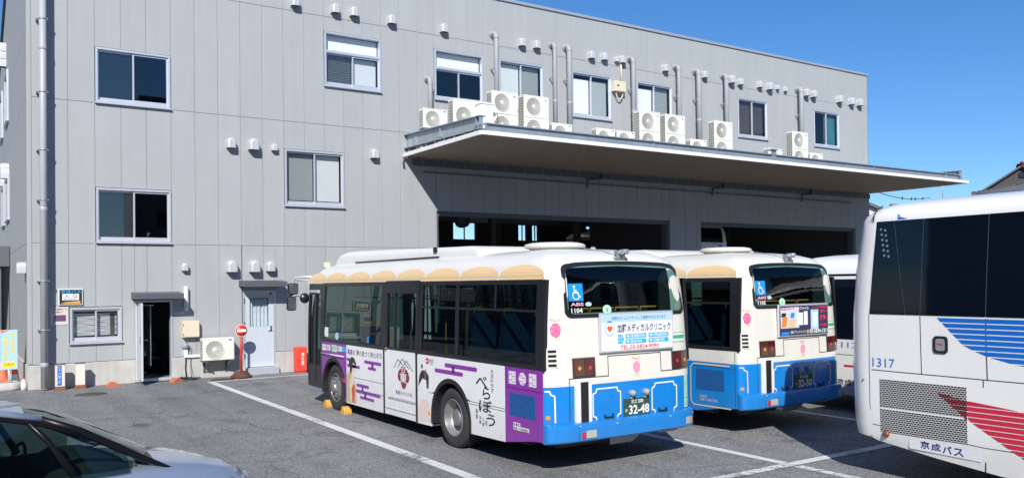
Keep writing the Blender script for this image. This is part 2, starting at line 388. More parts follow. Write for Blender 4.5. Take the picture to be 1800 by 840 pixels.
# writing: flat print laid on a surface. f(u,v) maps print coordinates onto the surface
TXT = {}
def text_mesh(body, bold=0.0):
    k = (body, bold)
    if k not in TXT:
        c = bpy.data.curves.new('lettering', 'FONT'); c.body = body; c.resolution_u = 2; c.offset = bold; c.space_line = 1.0
        o = bpy.data.objects.new('lettering', c); COL.objects.link(o)
        dg = bpy.context.evaluated_depsgraph_get(); dg.update()
        me = bpy.data.meshes.new_from_object(o.evaluated_get(dg))
        vs = [tuple(v.co) for v in me.vertices]; fs = [tuple(p.vertices) for p in me.polygons]
        bpy.data.objects.remove(o); bpy.data.curves.remove(c); bpy.data.meshes.remove(me)
        if vs:
            x0 = min(v[0] for v in vs); x1 = max(v[0] for v in vs); y0 = min(v[1] for v in vs); y1 = max(v[1] for v in vs)
        else: x0 = y0 = 0; x1 = y1 = 1
        TXT[k] = ([((v[0]-x0)/max(x1-x0, 1e-6), (v[1]-y0)/max(y1-y0, 1e-6)) for v in vs], fs)
    return TXT[k]
def put_text(mb, body, f, u0, u1, v0, v1, mi=0, bold=0.0, off=0.006):
    vs, fs = text_mesh(body, bold)
    mb.add([f(u0+(u1-u0)*a, v0+(v1-v0)*b, off) for a, b in vs], fs, mi); return mb
def put_column(mb, body, f, uc, w, v_top, h, mi=0, bold=0.0, off=0.006, sgn=1):
    """vertical writing: one character under another"""
    step = h/len(body)
    for i, ch in enumerate(body):
        vt = v_top-i*step
        put_text(mb, ch, f, uc-sgn*w/2, uc+sgn*w/2, vt-step*0.86, vt, mi, bold, off)
    return mb
def block(mb, f, u0, u1, v0, v1, o0, o1, mi=0, nu=2, nv=2, inset=0.0):
    """a raised piece on a surface: top at offset o1, skirt down to o0"""
    us, vs = lin(u0, u1, nu), lin(v0, v1, nv)
    ut, vt = lin(u0+inset, u1-inset if u1 > u0 else u1+inset, nu), lin(v0+inset, v1-inset, nv)
    if u1 < u0: ut = lin(u0-inset, u1+inset, nu)
    mb.grid(lambda u, v: f(u, v, o1), ut, vt, mi, False)
    lo = [(u, vs[0]) for u in us]+[(us[-1], v) for v in vs[1:]]+[(u, vs[-1]) for u in us[::-1][1:]]+[(us[0], v) for v in vs[::-1][1:-1]]
    hi = [(u, vt[0]) for u in ut]+[(ut[-1], v) for v in vt[1:]]+[(u, vt[-1]) for u in ut[::-1][1:]]+[(ut[0], v) for v in vt[::-1][1:-1]]
    b = len(mb.v); n = len(lo)
    mb.v += [tuple(f(u, v, o0)) for u, v in lo]+[tuple(f(u, v, o1)) for u, v in hi]
    for i in range(n):
        j = (i+1) % n; mb.f.append((b+i, b+j, b+n+j, b+n+i)); mb.mi.append(mi); mb.sm.append(False)
    return mb
def shape(mb, f, pts, off, mi=0):
    n = len(pts); mb.add([f(u, v, off) for u, v in pts], [tuple(range(n))], mi); return mb
def rbar(mb, f, u0, u1, v0, v1, off, mi=0, seg=6):
    """bar with round ends"""
    r = abs(v1-v0)/2; vc = (v0+v1)/2; sg = 1 if u1 > u0 else -1; pts = []
    for k in range(seg+1): a = -math.pi/2+math.pi*k/seg; pts.append((u1-sg*r+sg*r*math.cos(a), vc+r*math.sin(a)))
    for k in range(seg+1): a = math.pi/2+math.pi*k/seg; pts.append((u0+sg*r+sg*r*math.cos(a), vc+r*math.sin(a)))
    return shape(mb, f, pts, off, mi)
def ell(u, v, a, b, n=20, t0=0, t1=2*math.pi):
    return [(u+a*math.cos(t0+(t1-t0)*k/n), v+b*math.sin(t0+(t1-t0)*k/n)) for k in range(n)]
def stroke(mb, f, pts, w, off, mi=0, closed=False):
    """a painted line along pts"""
    n = len(pts); L, Rr = [], []
    for i in range(n):
        p = Vector(pts[i]); a = Vector(pts[(i-1) % n] if closed or i else pts[i]); b = Vector(pts[(i+1) % n] if closed or i < n-1 else pts[i])
        d1 = (p-a).normalized() if (p-a).length > 1e-9 else (b-p).normalized(); d2 = (b-p).normalized() if (b-p).length > 1e-9 else d1
        nrm = Vector((-(d1.y+d2.y), d1.x+d2.x)); nrm = nrm.normalized() if nrm.length > 1e-6 else Vector((-d1.y, d1.x))
        k = 1/max(0.5, nrm.dot(Vector((-d1.y, d1.x)))); L.append(p+nrm*w/2*k); Rr.append(p-nrm*w/2*k)
    b = len(mb.v); mb.v += [tuple(f(q.x, q.y, off)) for q in L]+[tuple(f(q.x, q.y, off)) for q in Rr]
    for i in range(n if closed else n-1):
        j = (i+1) % n; mb.f.append((b+i, b+j, b+n+j, b+n+i)); mb.mi.append(mi); mb.sm.append(False)
    return mb
def ticket_frame(u0, u1, v0, v1, c):
    """rectangle whose corners are bitten out"""
    su = 1 if u1 > u0 else -1
    return [(u0+su*c, v0), (u1-su*c, v0), (u1-su*c*0.75, v0+c*0.75), (u1, v0+c), (u1, v1-c), (u1-su*c*0.75, v1-c*0.75), (u1-su*c, v1), (u0+su*c, v1), (u0+su*c*0.75, v1-c*0.75), (u0, v1-c), (u0, v0+c), (u0+su*c*0.75, v0+c*0.75)]

# ================================================================== GROUND
g = MB().add([(-300, -200, 0), (500, -200, 0), (500, 600, 0), (-300, 600, 0)], [(0, 1, 2, 3)]).build('ground', m_asph); tag(g, kind='structure')
def pline(pts, w, z=0.004):
    mb = MB(); stroke(mb, lambda u, v, o: (u, v, o), pts, w, z)
    o = mb.build('parking_line', m_paint); tag(o, kind='structure'); return o
pline([(5.32, 21.85), (5.32, 5.0)], 0.17)
pline([(5.42, 21.77), (11.6, 22.25)], 0.15, 0.008)
pline([(9.02, 15.0), (9.02, 7.28)], 0.15)
pline([(9.02, 7.08), (9.02, -1.0)], 0.15)
pline([(5.0, 7.18), (20.0, 7.18)], 0.16, 0.008)
pline([(12.75, 16.0), (12.75, 7.28)], 0.15)
pline([(16.45, 16.0), (16.45, 7.28)], 0.15)

def manhole(x, y, r, label):
    mb = MB()
    mb.lathe([(r, 0.0), (r, 0.010), (r*0.93, 0.012), (r*0.92, 0.007), (r*0.88, 0.007), (r*0.87, 0.013), (0.001, 0.013)], (0, 0, 0), 'z', 28)
    o = mb.build('manhole_cover', m_iron, loc=(x, y, 0)); tag(o, label, 'manhole cover', 'iron covers set in the asphalt')
    ring = MB().lathe([(r*1.25, 0.003), (r*1.01, 0.006)], (0, 0, 0), 'z', 28, smooth=False).build('concrete_ring', mat('patch_concrete', (0.22, 0.215, 0.21), 0.95, noise=0.2, nscale=5), o)
manhole(2.53, 21.08, 0.34, 'round iron manhole cover in the asphalt near the office window')
manhole(5.70, 22.18, 0.30, 'iron manhole cover beside the no entry sign at the parking line corner')

# ================================================================== DEPOT BUILDING
YF = 22.87; X0 = 1.42; XE = 34.40; YB = 42.0; ZR = 11.57
bld = empty('depot_building', (X0, YF, 0), label='long grey panelled bus depot with two garage openings and rows of windows', cat='building')
class _P: pass
def toB(o): o.location = Vector(o.location)-Vector((X0, YF, 0)); return o     # children of the building are given in world metres
def bpart(mb, name, m, parent=bld):
    o = mb.build(name, m, parent)
    if parent is bld: toB(o)
    return o
cols = [X0, 2.28]
while cols[-1]+0.589 < XE-0.2: cols.append(cols[-1]+0.589)
cols.append(XE)
rows = [0.59, 3.47, 6.93, 10.02, ZR-0.07]
WIN = [  # x0, x1, z0, z1, transom, left fill, right fill
    (2.87, 4.636, 6.94, 8.32, None, 'mesh', 'dark'), (2.87, 4.636, 3.50, 4.86, None, 'mesh', 'dark'),
    (8.76, 10.526, 8.04, 9.61, 9.04, 'halfblind', 'blind'), (7.58, 9.348, 4.59, 6.17, None, 'greyblind', 'blind'),
    (12.30, 14.06, 8.04, 9.61, 9.03, 'dark', 'dark'), (14.65, 16.417, 8.04, 9.61, None, 'blind', 'greyblind'),
    (17.60, 19.361, 8.04, 9.61, None, 'white', 'greywhite'), (20.54, 22.30, 8.04, 9.61, None, 'white', 'greyblind'),
    (25.70, 27.46, 8.04, 9.61, None, 'brown', 'brown'), (30.80, 32.52, 8.04, 9.61, None, 'dark', 'teal'),
    (2.28, 3.458, 1.05, 1.93, None, 'tiltblind', 'tiltblind')]
def snap(x): return min(cols, key=lambda c: abs(c-x))
WIN = [(snap(a), snap(b), c, d, e, f_, g_) for a, b, c, d, e, f_, g_ in WIN]
DOORS = [(3.75, 4.636, 0.10, 2.06), (6.42, 7.31, 0.20, 2.28)]
BAYS = [(12.34, 22.12, 0.0, 4.62), (23.72, 33.37, 0.0, 4.62)]
holes = [w[:4] for w in WIN]+DOORS+BAYS
def cut(rects, hs):
    for (hx0, hx1, hz0, hz1) in hs:
        out = []
        for (a, b, c, d) in rects:
            if hx1 <= a+1e-6 or hx0 >= b-1e-6 or hz1 <= c+1e-6 or hz0 >= d-1e-6: out.append((a, b, c, d)); continue
            if hx0 > a: out.append((a, hx0, c, d))
            if hx1 < b: out.append((hx1, b, c, d))
            a2, b2 = max(a, hx0), min(b, hx1)
            if hz0 > c: out.append((a2, b2, c, hz0))
            if hz1 < d: out.append((a2, b2, hz1, d))
        rects = out
    return [r_ for r_ in rects if r_[1]-r_[0] > 0.03 and r_[3]-r_[2] > 0.03]
backing = MB(); gp = 0.005
for j in range(4):
    for i in range(len(cols)-1):
        for (a, b, c, d) in cut([(cols[i], cols[i+1], rows[j], rows[j+1])], holes):
            toB(MB().box((a+gp, YF, c+gp), (b-gp, YF+0.10, d-gp), 0, 0.004).build('wall_panel', m_wall, bld))
            backing.box((a, YF+0.012, c), (b, YF+0.12, d))
bpart(backing, 'joint_sealant', m_seal)
for (a, b, c, d) in cut([(X0, XE, 0.0, 0.582)], [(x0, x1, -1, 3) for x0, x1, _, _ in DOORS+BAYS]): bpart(MB().box((a, YF-0.03, c), (b, YF+0.15, d), 0, 0.012), 'concrete_plinth', m_conc)
# parapet cap, roof, back and side walls, floors
bpart(MB().box((X0-0.05, YF-0.05, ZR-0.068), (XE+0.06, YF+0.35, ZR+0.03), 0, 0.01), 'parapet_cap', mat('cap_metal', (0.50, 0.53, 0.57), 0.4, metal=0.5))
bpart(MB().add([(X0, YF+0.2, ZR-0.1), (XE, YF+0.2, ZR-0.1), (XE, 27.8, 13.3), (X0, 27.8, 13.3), (XE, YB, 8.7), (X0, YB, 8.7)], [(0, 1, 2, 3), (3, 2, 4, 5)]), 'roof', m_dgrey)
side = MB()   # the gable end towards the next lot
sp_ = [(YF+0.125, 0.59), (YB, 0.59), (YB, 8.7), (27.8, 13.35), (YF+0.125, 11.6)]
side.prism([(p[0], p[1]) for p in sp_], 'x', X0+0.012, X0+0.2)
bpart(side, 'gable_wall', m_seal)
ysteps = [YF+0.10]
while ysteps[-1] < YB-0.3: ysteps.append(ysteps[-1]+0.589*3)
for j, (za, zb) in enumerate(((0.59, 3.47), (3.47, 6.93), (6.93, 8.65))):
    for i in range(len(ysteps)-1):
        toB(MB().box((X0, ysteps[i]+gp, za+gp), (X0+0.012, min(YB, ysteps[i+1])-gp, zb-gp)).build('wall_panel', m_wall, bld))
def ztop(y): return 11.6+(13.35-11.6)*(y-22.995)/(27.8-22.995) if y < 27.8 else 13.35+(8.7-13.35)*(y-27.8)/(YB-27.8)
for i in range(len(ysteps)-1):
    a, b = ysteps[i]+gp, min(YB, ysteps[i+1])-gp; pts = [(a, 8.66), (b, 8.66), (b, ztop(b)), (a, ztop(a))]
    if a < 27.8 < b: pts.insert(3, (27.8, 13.35))
    toB(MB().prism(pts, 'x', X0, X0+0.012).build('wall_panel', m_wall, bld))
bpart(MB().box((X0-0.03, YF+0.12, 0), (X0+0.2, YB, 0.582), 0, 0.01), 'concrete_plinth', m_conc)
bpart(MB().prism([(27.8, 13.332), (YB+0.1, 8.62), (YB+0.1, 8.74), (27.8, 13.42), (22.8, 11.62), (22.8, 11.54), (27.8, 13.33)], 'x', X0-0.08, X0+0.1), 'verge_trim', m_dgrey)
# corner trim where front and gable meet
bpart(MB().box((X0-0.012, YF-0.012, 0.595), (X0+0.10, YF+0.09, ZR-0.08), 0, 0.02), 'corner_trim', m_wall)
core = MB()
core.box((XE-0.2, YF+0.1, 0), (XE, YB, 11.0)); core.box((XE-0.001, YF, 0), (XE+0.012, YF+0.3, ZR-0.1))
# back wall with the high windows one looks through from the yard
bw = [(23.6, 25.1, 4.9, 6.25), (28.05, 28.65, 4.9, 6.2), (29.05, 29.5, 4.9, 6.2), (33.2, 34.15, 5.7, 6.35)]
for (a, b, c, d) in cut([(X0, XE, 0, 8.6)], bw): core.box((a, YB-0.2, c), (b, YB, d))
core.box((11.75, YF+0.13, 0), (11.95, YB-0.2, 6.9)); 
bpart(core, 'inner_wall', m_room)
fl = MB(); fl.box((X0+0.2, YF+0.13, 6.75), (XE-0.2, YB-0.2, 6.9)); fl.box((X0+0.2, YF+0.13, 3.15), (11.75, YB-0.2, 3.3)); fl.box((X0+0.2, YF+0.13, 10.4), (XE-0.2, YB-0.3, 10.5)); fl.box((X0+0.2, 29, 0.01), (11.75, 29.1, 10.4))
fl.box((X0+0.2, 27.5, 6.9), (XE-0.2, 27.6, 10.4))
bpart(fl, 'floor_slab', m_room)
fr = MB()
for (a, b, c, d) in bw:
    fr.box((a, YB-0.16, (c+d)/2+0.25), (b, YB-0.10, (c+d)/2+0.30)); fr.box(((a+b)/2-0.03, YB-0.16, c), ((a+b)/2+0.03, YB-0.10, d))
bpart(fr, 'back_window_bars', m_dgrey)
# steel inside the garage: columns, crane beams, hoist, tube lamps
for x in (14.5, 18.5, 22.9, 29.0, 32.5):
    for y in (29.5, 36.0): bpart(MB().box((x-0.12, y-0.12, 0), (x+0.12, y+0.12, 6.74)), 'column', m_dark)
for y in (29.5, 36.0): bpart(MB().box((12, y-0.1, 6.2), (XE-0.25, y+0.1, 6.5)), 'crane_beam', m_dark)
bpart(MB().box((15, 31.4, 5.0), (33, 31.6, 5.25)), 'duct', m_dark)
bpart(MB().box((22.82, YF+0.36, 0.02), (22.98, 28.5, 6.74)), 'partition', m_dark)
bpart(MB().box((11.96, YF+0.36, 0.004), (XE-0.21, YB-0.21, 0.02)), 'dark_floor_slab', m_dark)  # dark slab added to cut bounced light inside the garage
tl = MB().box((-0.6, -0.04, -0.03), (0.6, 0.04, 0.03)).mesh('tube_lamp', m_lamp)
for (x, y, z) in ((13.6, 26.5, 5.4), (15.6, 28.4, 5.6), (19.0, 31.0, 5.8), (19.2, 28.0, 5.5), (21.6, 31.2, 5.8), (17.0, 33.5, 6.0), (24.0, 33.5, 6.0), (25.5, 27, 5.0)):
    o = inst('tube_lamp', tl, bld, (x-X0, y-YF, z))
bpart(MB().tube([(16.9, 29.2, 6.2), (16.9, 29.2, 4.9)], 0.05).lathe([(0.01, -0.22), (0.24, -0.2), (0.26, 0), (0.24, 0.2), (0.01, 0.22)], (16.9, 29.2, 4.85), 'y', 16), 'hose_reel', m_dark)
# bay jambs, lintels and half-rolled shutters
for (a, b, c, d) in BAYS:
    jb = MB(); jb.box((a-0.0, YF+0.10, 0), (a+0.10, YF+0.35, d-0.002)); jb.box((b-0.10, YF+0.10, 0), (b, YF+0.35, d-0.002)); jb.box((a+0.10, YF+0.10, d-0.14), (b-0.10, YF+0.35, d-0.002))
    bpart(jb, 'bay_frame', m_dgrey)
# lintel drip line and gas pipe over the bays
bpart(MB().tube([(11.85, YF-0.05, 5.78), (11.95, YF-0.06, 5.78), (33.0, YF-0.06, 5.72)], 0.022, 6), 'wall_conduit', m_dgrey)
for x in (18.2, 24.3, 29.6): bpart(MB().tube([(x+0.6, YF-0.1, 6.12), (x+0.6, YF-0.1, 5.95), (x, YF-0.1, 5.9), (x, YF-0.06, 5.62)], 0.035, 8), 'drain_elbow', m_dgrey)

# ---- windows of the front
blind_cache = {}
def blind(x0, x1, z0, z1, m, tilt, parent, pitch=0.05):
    mb = MB(); z = z1; n = 0
    while z-pitch > z0:
        dz = 0.034*math.sin(tilt); dy = 0.034*math.cos(tilt)*0.5
        wob = 0.0 if tilt != 1.1 else 0.007*math.sin(n*1.7)+0.004*math.sin(n*0.6)
        mb.add([(x0, YF+0.16-dy, z+wob), (x1, YF+0.16-dy, z-wob), (x1, YF+0.16+dy, z-dz-wob), (x0, YF+0.16+dy, z-dz+wob)], [(0, 1, 2, 3)]); z -= pitch; n += 1
    return mb.build('blind', m, parent)
m_gblind = mat('blind_grey', (0.38, 0.40, 0.41), 0.7)
m_brown = mat('blind_brown', (0.085, 0.065, 0.062), 0.7, noise=0.1)
m_teal = mat('poster_teal', (0.04, 0.16, 0.19), 0.5, noise=0.3, nscale=2)
m_dot = brickmat('dotted_film', (0.004, 0.006, 0.009), (0.016, 0.022, 0.028), 0.03, 0.03, 0.008, 'xz', 0.2)
for (x0, x1, z0, z1, tr, fl_, fr_) in WIN:
    a, b, c, d = x0+0.012, x1-0.012, z0+0.012, z1-0.012; fw_ = 0.055; mb = MB()
    yo, yi = YF-0.035, YF+0.10
    mb.box((a, yo, c), (b, yi, c+fw_), 0, 0.006); mb.box((a, yo, d-fw_), (b, yi, d), 0, 0.006)
    mb.box((a, yo, c+fw_), (a+fw_, yi, d-fw_), 0, 0.006); mb.box((b-fw_, yo, c+fw_), (b, yi, d-fw_), 0, 0.006)
    mb.box((a-0.02, YF-0.075, c-0.035), (b+0.02, YF-0.002, c-0.004), 0, 0.005)
    zt = d-fw_
    if tr: mb.box((a+fw_, yo+0.006, tr-0.04), (b-fw_, yi, tr+0.04), 0, 0.005); zt = tr-0.04
    w = bpart(mb, 'window', m_alu)
    xm = (a+b)/2; sash = MB()
    for (sa, sb, sy) in ((a+fw_, xm+0.025, YF+0.045), (xm-0.025, b-fw_, YF+0.005)):
        sash.box((sa, sy, c+fw_+0.002), (sa+0.04, sy+0.03, zt-0.002), 0, 0.004); sash.box((sb-0.04, sy, c+fw_+0.002), (sb, sy+0.03, zt-0.002), 0, 0.004)
        sash.box((sa+0.04, sy+0.001, c+fw_+0.002), (sb-0.04, sy+0.029, c+fw_+0.075)); sash.box((sa+0.04, sy+0.001, zt-0.042), (sb-0.04, sy+0.029, zt-0.002))
    sash.build('sash', m_alu, w)
    for (sa, sb, sy, kind) in ((a+fw_+0.04, xm-0.015, YF+0.058, fl_), (xm+0.015, b-fw_-0.04, YF+0.018, fr_)):
        q0, q1 = c+fw_+0.076, zt-0.043
        MB().box((sa, sy, q0), (sb, sy+0.005, q1)).build('pane', g_win, w)
        if kind == 'blind': blind(sa, sb, q0, q1, m_blind, 1.3, w, 0.035)
        elif kind == 'greyblind': blind(sa, sb, q0, q1, m_gblind, 1.3, w, 0.036)
        elif kind == 'halfblind': blind(sa, sb, q0, q1, m_gblind, 0.9, w)
        elif kind == 'tiltblind': blind(sa, sb, q0, q1-0.06, m_blind, 1.1, w, 0.036)
        elif kind == 'white': MB().box((sa, YF+0.16, q0), (sb, YF+0.165, q1-0.1)).build('roller_blind', m_blind, w)
        elif kind == 'greywhite': MB().box((sa, YF+0.16, q0), (sb, YF+0.165, q1-0.1)).build('roller_blind', m_gblind, w)
        elif kind == 'brown': blind(sa, sb, q0, q1, m_brown, 1.3, w, 0.035)
        elif kind == 'teal': MB().box((sa, YF+0.16, q0), (sb, YF+0.165, q1)).build('roller_blind', m_teal, w)
        elif kind == 'mesh': MB().box((sa, sy+0.012, q0), (sb, sy+0.016, q1)).build('privacy_film', m_dot, w)
    if tr:
        MB().box((a+fw_, YF+0.03, tr+0.042), (b-fw_, YF+0.035, d-fw_-0.002)).build('pane', g_win, w)
        MB().box((a+fw_, YF+0.16, tr+0.042), (b-fw_, YF+0.165, d-fw_-0.002)).build('roller_blind', m_blind, w)
# slivers of windows and hoods on the gable
for (ya, yb, za, zb) in ((31.0, 32.6, 7.75, 9.35), (34.6, 36.4, 7.75, 9.35), (30.7, 32.4, 4.6, 5.95), (33.6, 35.4, 4.6, 5.95)):
    mb = MB(); mb.box((X0-0.06, ya, za), (X0-0.001, ya+0.07, zb)); mb.box((X0-0.06, yb-0.07, za), (X0-0.001, yb, zb)); mb.box((X0-0.06, ya+0.07, zb-0.07), (X0-0.001, yb-0.07, zb)); mb.box((X0-0.08, ya-0.03, za-0.05), (X0-0.001, yb+0.03, za))
    w = bpart(mb, 'window', m_alu); MB().box((X0-0.02, ya+0.07, za), (X0-0.012, yb-0.07, zb-0.07)).build('pane', m_cglass, w)

# ---- doors
def door_canopy(xa, xb, z, dpt=0.55):
    bpart(MB().prism([(YF-0.001, z-0.06), (YF-0.001, z+0.10), (YF-dpt, z+0.05), (YF-dpt, z-0.06)], 'x', xa, xb).box((xa-0.004, YF-dpt-0.012, z-0.07), (xb+0.004, YF-dpt-0.001, z+0.058)), 'door_canopy', mat('canopy_slate', (0.085, 0.10, 0.115), 0.5, noise=0.06))
door_canopy(3.66, 4.80, 2.17); door_canopy(6.32, 7.46, 2.44)
# open entrance
a, b, c, d = DOORS[0]
mb = MB(); mb.box((a, YF-0.02, c), (a+0.05, YF+0.14, d)); mb.box((b-0.05, YF-0.02, c), (b, YF+0.14, d)); mb.box((a+0.05, YF-0.02, d-0.05), (b-0.05, YF+0.14, d)); mb.box((a, YF-0.10, 0.02), (b, YF+0.14, c), 0, 0.01)
dr = bpart(mb, 'entrance_door', m_alu)
lf = MB().box((0, -0.83, 0), (0.04, 0, d-c-0.07), 0, 0.004).build('door_leaf', mat('door_grey', (0.55, 0.57, 0.60), 0.45, noise=0.03), dr, loc=(a+0.055, YF-0.03, c+0.01), rz=R(-4))
hb = MB().box((a-0.02, YF-0.76, 1.02), (a+0.03, YF-0.70, 1.2)).tube([(a+0.09, YF-0.72, 1.10), (a+0.15, YF-0.72, 1.10), (a+0.15, YF-0.62, 1.10)], 0.012, 8); hb.build('door_handle', m_chrome, dr)
MB().tube([(a+0.1, YF-0.05, d-0.12), (a+0.38, YF-0.28, d-0.12)], 0.015, 6).build('door_closer', m_chrome, dr)
MB().box((b-0.42, YF+0.6, 0.35), (b-0.4, YF+1.4, 1.9)).build('notice', m_white, dr)
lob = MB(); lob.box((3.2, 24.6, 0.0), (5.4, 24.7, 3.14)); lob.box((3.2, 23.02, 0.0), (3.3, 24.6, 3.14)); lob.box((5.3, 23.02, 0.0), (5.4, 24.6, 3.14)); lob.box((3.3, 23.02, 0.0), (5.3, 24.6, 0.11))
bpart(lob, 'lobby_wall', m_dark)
bench = empty('lobby_bench', (4.2, 24.2, 0.11), label='dark padded bench just inside the open entrance door', cat='bench')
box('seat', (-0.45, -0.25, 0.34), (0.45, 0.25, 0.46), m_bframe, bench, 0.03); box('backrest', (-0.45, 0.2, 0.47), (0.45, 0.32, 0.85), m_bframe, bench, 0.03)
for sx in (-1, 1):
    for sy in (-1, 1): box('leg', (sx*0.4-0.02, sy*0.2-0.02, 0), (sx*0.4+0.02, sy*0.2+0.02, 0.339), m_dark, bench)
# closed side door
a, b, c, d = DOORS[1]
mb = MB(); mb.box((a, YF-0.02, c), (a+0.05, YF+0.14, d)); mb.box((b-0.05, YF-0.02, c), (b, YF+0.14, d)); mb.box((a+0.05, YF-0.02, d-0.05), (b-0.05, YF+0.14, d)); mb.box((a-0.05, YF-0.14, 0.0), (b+0.05, YF+0.14, c-0.003), 0, 0.01); mb.box((a+0.05, YF+0.10, c), (b-0.05, YF+0.14, 1.1))
mb.box((a+0.05, YF-0.005, d-0.16), (b-0.05, YF+0.03, d-0.05))
dr2 = bpart(mb, 'side_door', m_alu)
lf = MB(); m_dl = mat('door_pale_blue', (0.50, 0.55, 0.60), 0.45, noise=0.03, streak=0.02)
xa, xb, za, zb = a+0.056, b-0.056, c+0.01, d-0.165; wx0, wx1, wz0, wz1 = xa+0.13, xb-0.14, za+1.08, zb-0.06
for q in ((xa, wx0, za, zb), (wx1, xb, za, zb), (wx0, wx1, za, wz0), (wx0, wx1, wz1, zb)): lf.box((q[0], YF, q[2]), (q[1], YF+0.04, q[3]))
lf.build('door_leaf', m_dl, dr2)
MB().box((wx0, YF+0.015, wz0), (wx1, YF+0.02, wz1)).build('pane', g_win, dr2)
MB().grid(lambda u, v: (u, YF+0.07+0.018*math.sin((u-wx0)*62)+0.01*math.sin((u-wx0)*31+v*2), v), lin(wx0, wx1, 40), lin(wz0, wz1-0.02, 4)).build('curtain', m_curt, dr2)
MB().box((xb-0.10, YF-0.012, 1.16), (xb-0.05, YF-0.001, 1.30)).tube([(xb-0.075, YF-0.01, 1.20), (xb-0.075, YF-0.05, 1.20), (xb-0.17, YF-0.05, 1.20)], 0.012, 8).build('door_handle', m_chrome, dr2)
MB().box((xb-0.12, YF-0.012, d-0.13), (xb-0.05, YF-0.006, d-0.08)).build('alarm_light', m_redl, dr2)
for zz in (c+0.25, c+1.1, d-0.35): MB().box((a+0.02, YF-0.04, zz), (a+0.045, YF-0.021, zz+0.13)).build('hinge', m_dgrey, dr2)

# ---- vent hoods and pipes
def hood_mesh(w, h, dp):
    mb = MB(); hw = w/2
    ring = lambda s, y, drop: [(-hw*s, y, -h*0.5+drop)]+[(-hw*s*math.cos(math.pi*k/12), y, (h*0.5-hw)+hw*s*math.sin(math.pi*k/12)-0.0) for k in range(13)]+[(hw*s, y, -h*0.5+drop)]
    rs = [ring(1, 0.0, 0), ring(1, -dp*0.55, 0), ring(0.96, -dp*0.8, 0), ring(0.85, -dp*0.94, 0), ring(0.6, -dp, 0)]
    n = len(rs[0])
    for i in range(len(rs)-1):
        b = len(mb.v); mb.v += rs[i]+rs[i+1]
        for k in range(n-1): mb.f.append((b+k, b+k+1, b+n+k+1, b+n+k)); mb.mi.append(0); mb.sm.append(True)
    mb.add(rs[-1], [tuple(range(n))])
    mb.add([(-hw*0.96, -0.02, -h*0.5+0.03), (hw*0.96, -0.02, -h*0.5+0.03), (hw*0.8, -dp*0.9, -h*0.5+0.03), (-hw*0.8, -dp*0.9, -h*0.5+0.03)], [(0, 1, 2, 3)], 1)
    mb.lathe([(hw*1.02, 0.0), (hw*1.02, -0.015), (hw*0.9, -0.016)], (0, 0, h*0.5-hw), 'y', 20)
    b = bmesh.new(); me = mb.mesh('vent_hood', [mat('hood_white', (0.56, 0.57, 0.58), 0.35, metal=0.2, noise=0.04, streak=0.05), m_dark]); b.free(); return me
hb_, hm_, hs_ = hood_mesh(0.27, 0.31, 0.24), hood_mesh(0.23, 0.27, 0.20), hood_mesh(0.16, 0.19, 0.14)
for (x, z, k) in [(7.91, 10.27, 1), (9.08, 10.27, 1), (9.65, 10.27, 1), (10.84, 10.24, 1), (12.61, 10.26, 1), (15.52, 10.25, 1), (16.11, 10.26, 1), (18.43, 10.24, 1), (19.01, 10.26, 1), (19.59, 10.25, 0), (19.84, 10.27, 1), (21.92, 10.24, 1), (23.96, 10.25, 1), (25.44, 10.24, 2), (25.96, 10.22, 1), (27.10, 10.25, 1), (27.69, 10.24, 2), (28.21, 10.26, 0), (28.70, 10.24, 0), (29.99, 10.24, 2), (30.48, 10.24, 2), (32.27, 10.22, 2), (33.12, 10.21, 2), (33.70, 10.22, 2), (6.13, 6.19, 1), (6.72, 6.20, 2), (7.30, 6.17, 0), (10.25, 6.21, 1), (4.94, 2.90, 0), (6.12, 2.92, 2), (6.72, 2.92, 2), (7.16, 2.92, 1)]:
    inst('vent_hood', (hs_, hm_, hb_)[k], bld, (x-X0, -0.001, z))
inst('vent_hood', hm_, bld, (1.415-X0, 0.65, 2.9), R(-90))
for (y, z) in ((32.4, 10.35), (32.4, 10.1), (32.4, 9.85), (31.0, 6.2), (30.9, 6.0), (34.2, 6.1)): inst('vent_hood', hb_, bld, (1.415-X0, y-YF, z), R(-90))
for (x, zt, r_) in ((14.42, 10.34, 0.10), (16.73, 10.34, 0.085), (17.34, 10.34, 0.11), (20.20, 10.34, 0.10), (22.44, 10.34, 0.10), (23.48, 10.31, 0.12), (24.97, 10.33, 0.10), (29.47, 10.32, 0.12), (12.03, 8.62, 0.09)):
    r_ *= 0.82; mb = MB(); pth = [(x, YF-0.24, 6.9), (x, YF-0.24, zt-0.12), (x, YF-0.22, zt-0.05), (x, YF-0.16, zt), (x, YF-0.001, zt)]
    mb.tube(pth, r_, 14); mb.lathe([(r_, -0.01), (r_*1.35, 0), (r_*1.35, 0.04), (r_, 0.05)], (x, YF-0.05, zt), 'y', 14)
    mb.lathe([(r_, -0.02), (r_*1.12, 0), (r_*1.12, 0.05), (r_, 0.07)], (x, YF-0.24, zt-0.16), 'z', 14); mb.lathe([(r_, -0.02), (r_*1.1, 0), (r_*1.1, 0.05), (r_, 0.07)], (x, YF-0.24, 8.4), 'z', 14)
    for zz in (7.6, 9.2):
        if zz < zt-0.3: mb.box((x-r_*1.1, YF-0.24, zz), (x-r_*0.6, YF, zz+0.03))
    bpart(mb, 'vent_pipe', mat('pipe_grey', (0.34, 0.35, 0.365), 0.55, metal=0.0, noise=0.06, streak=0.06))
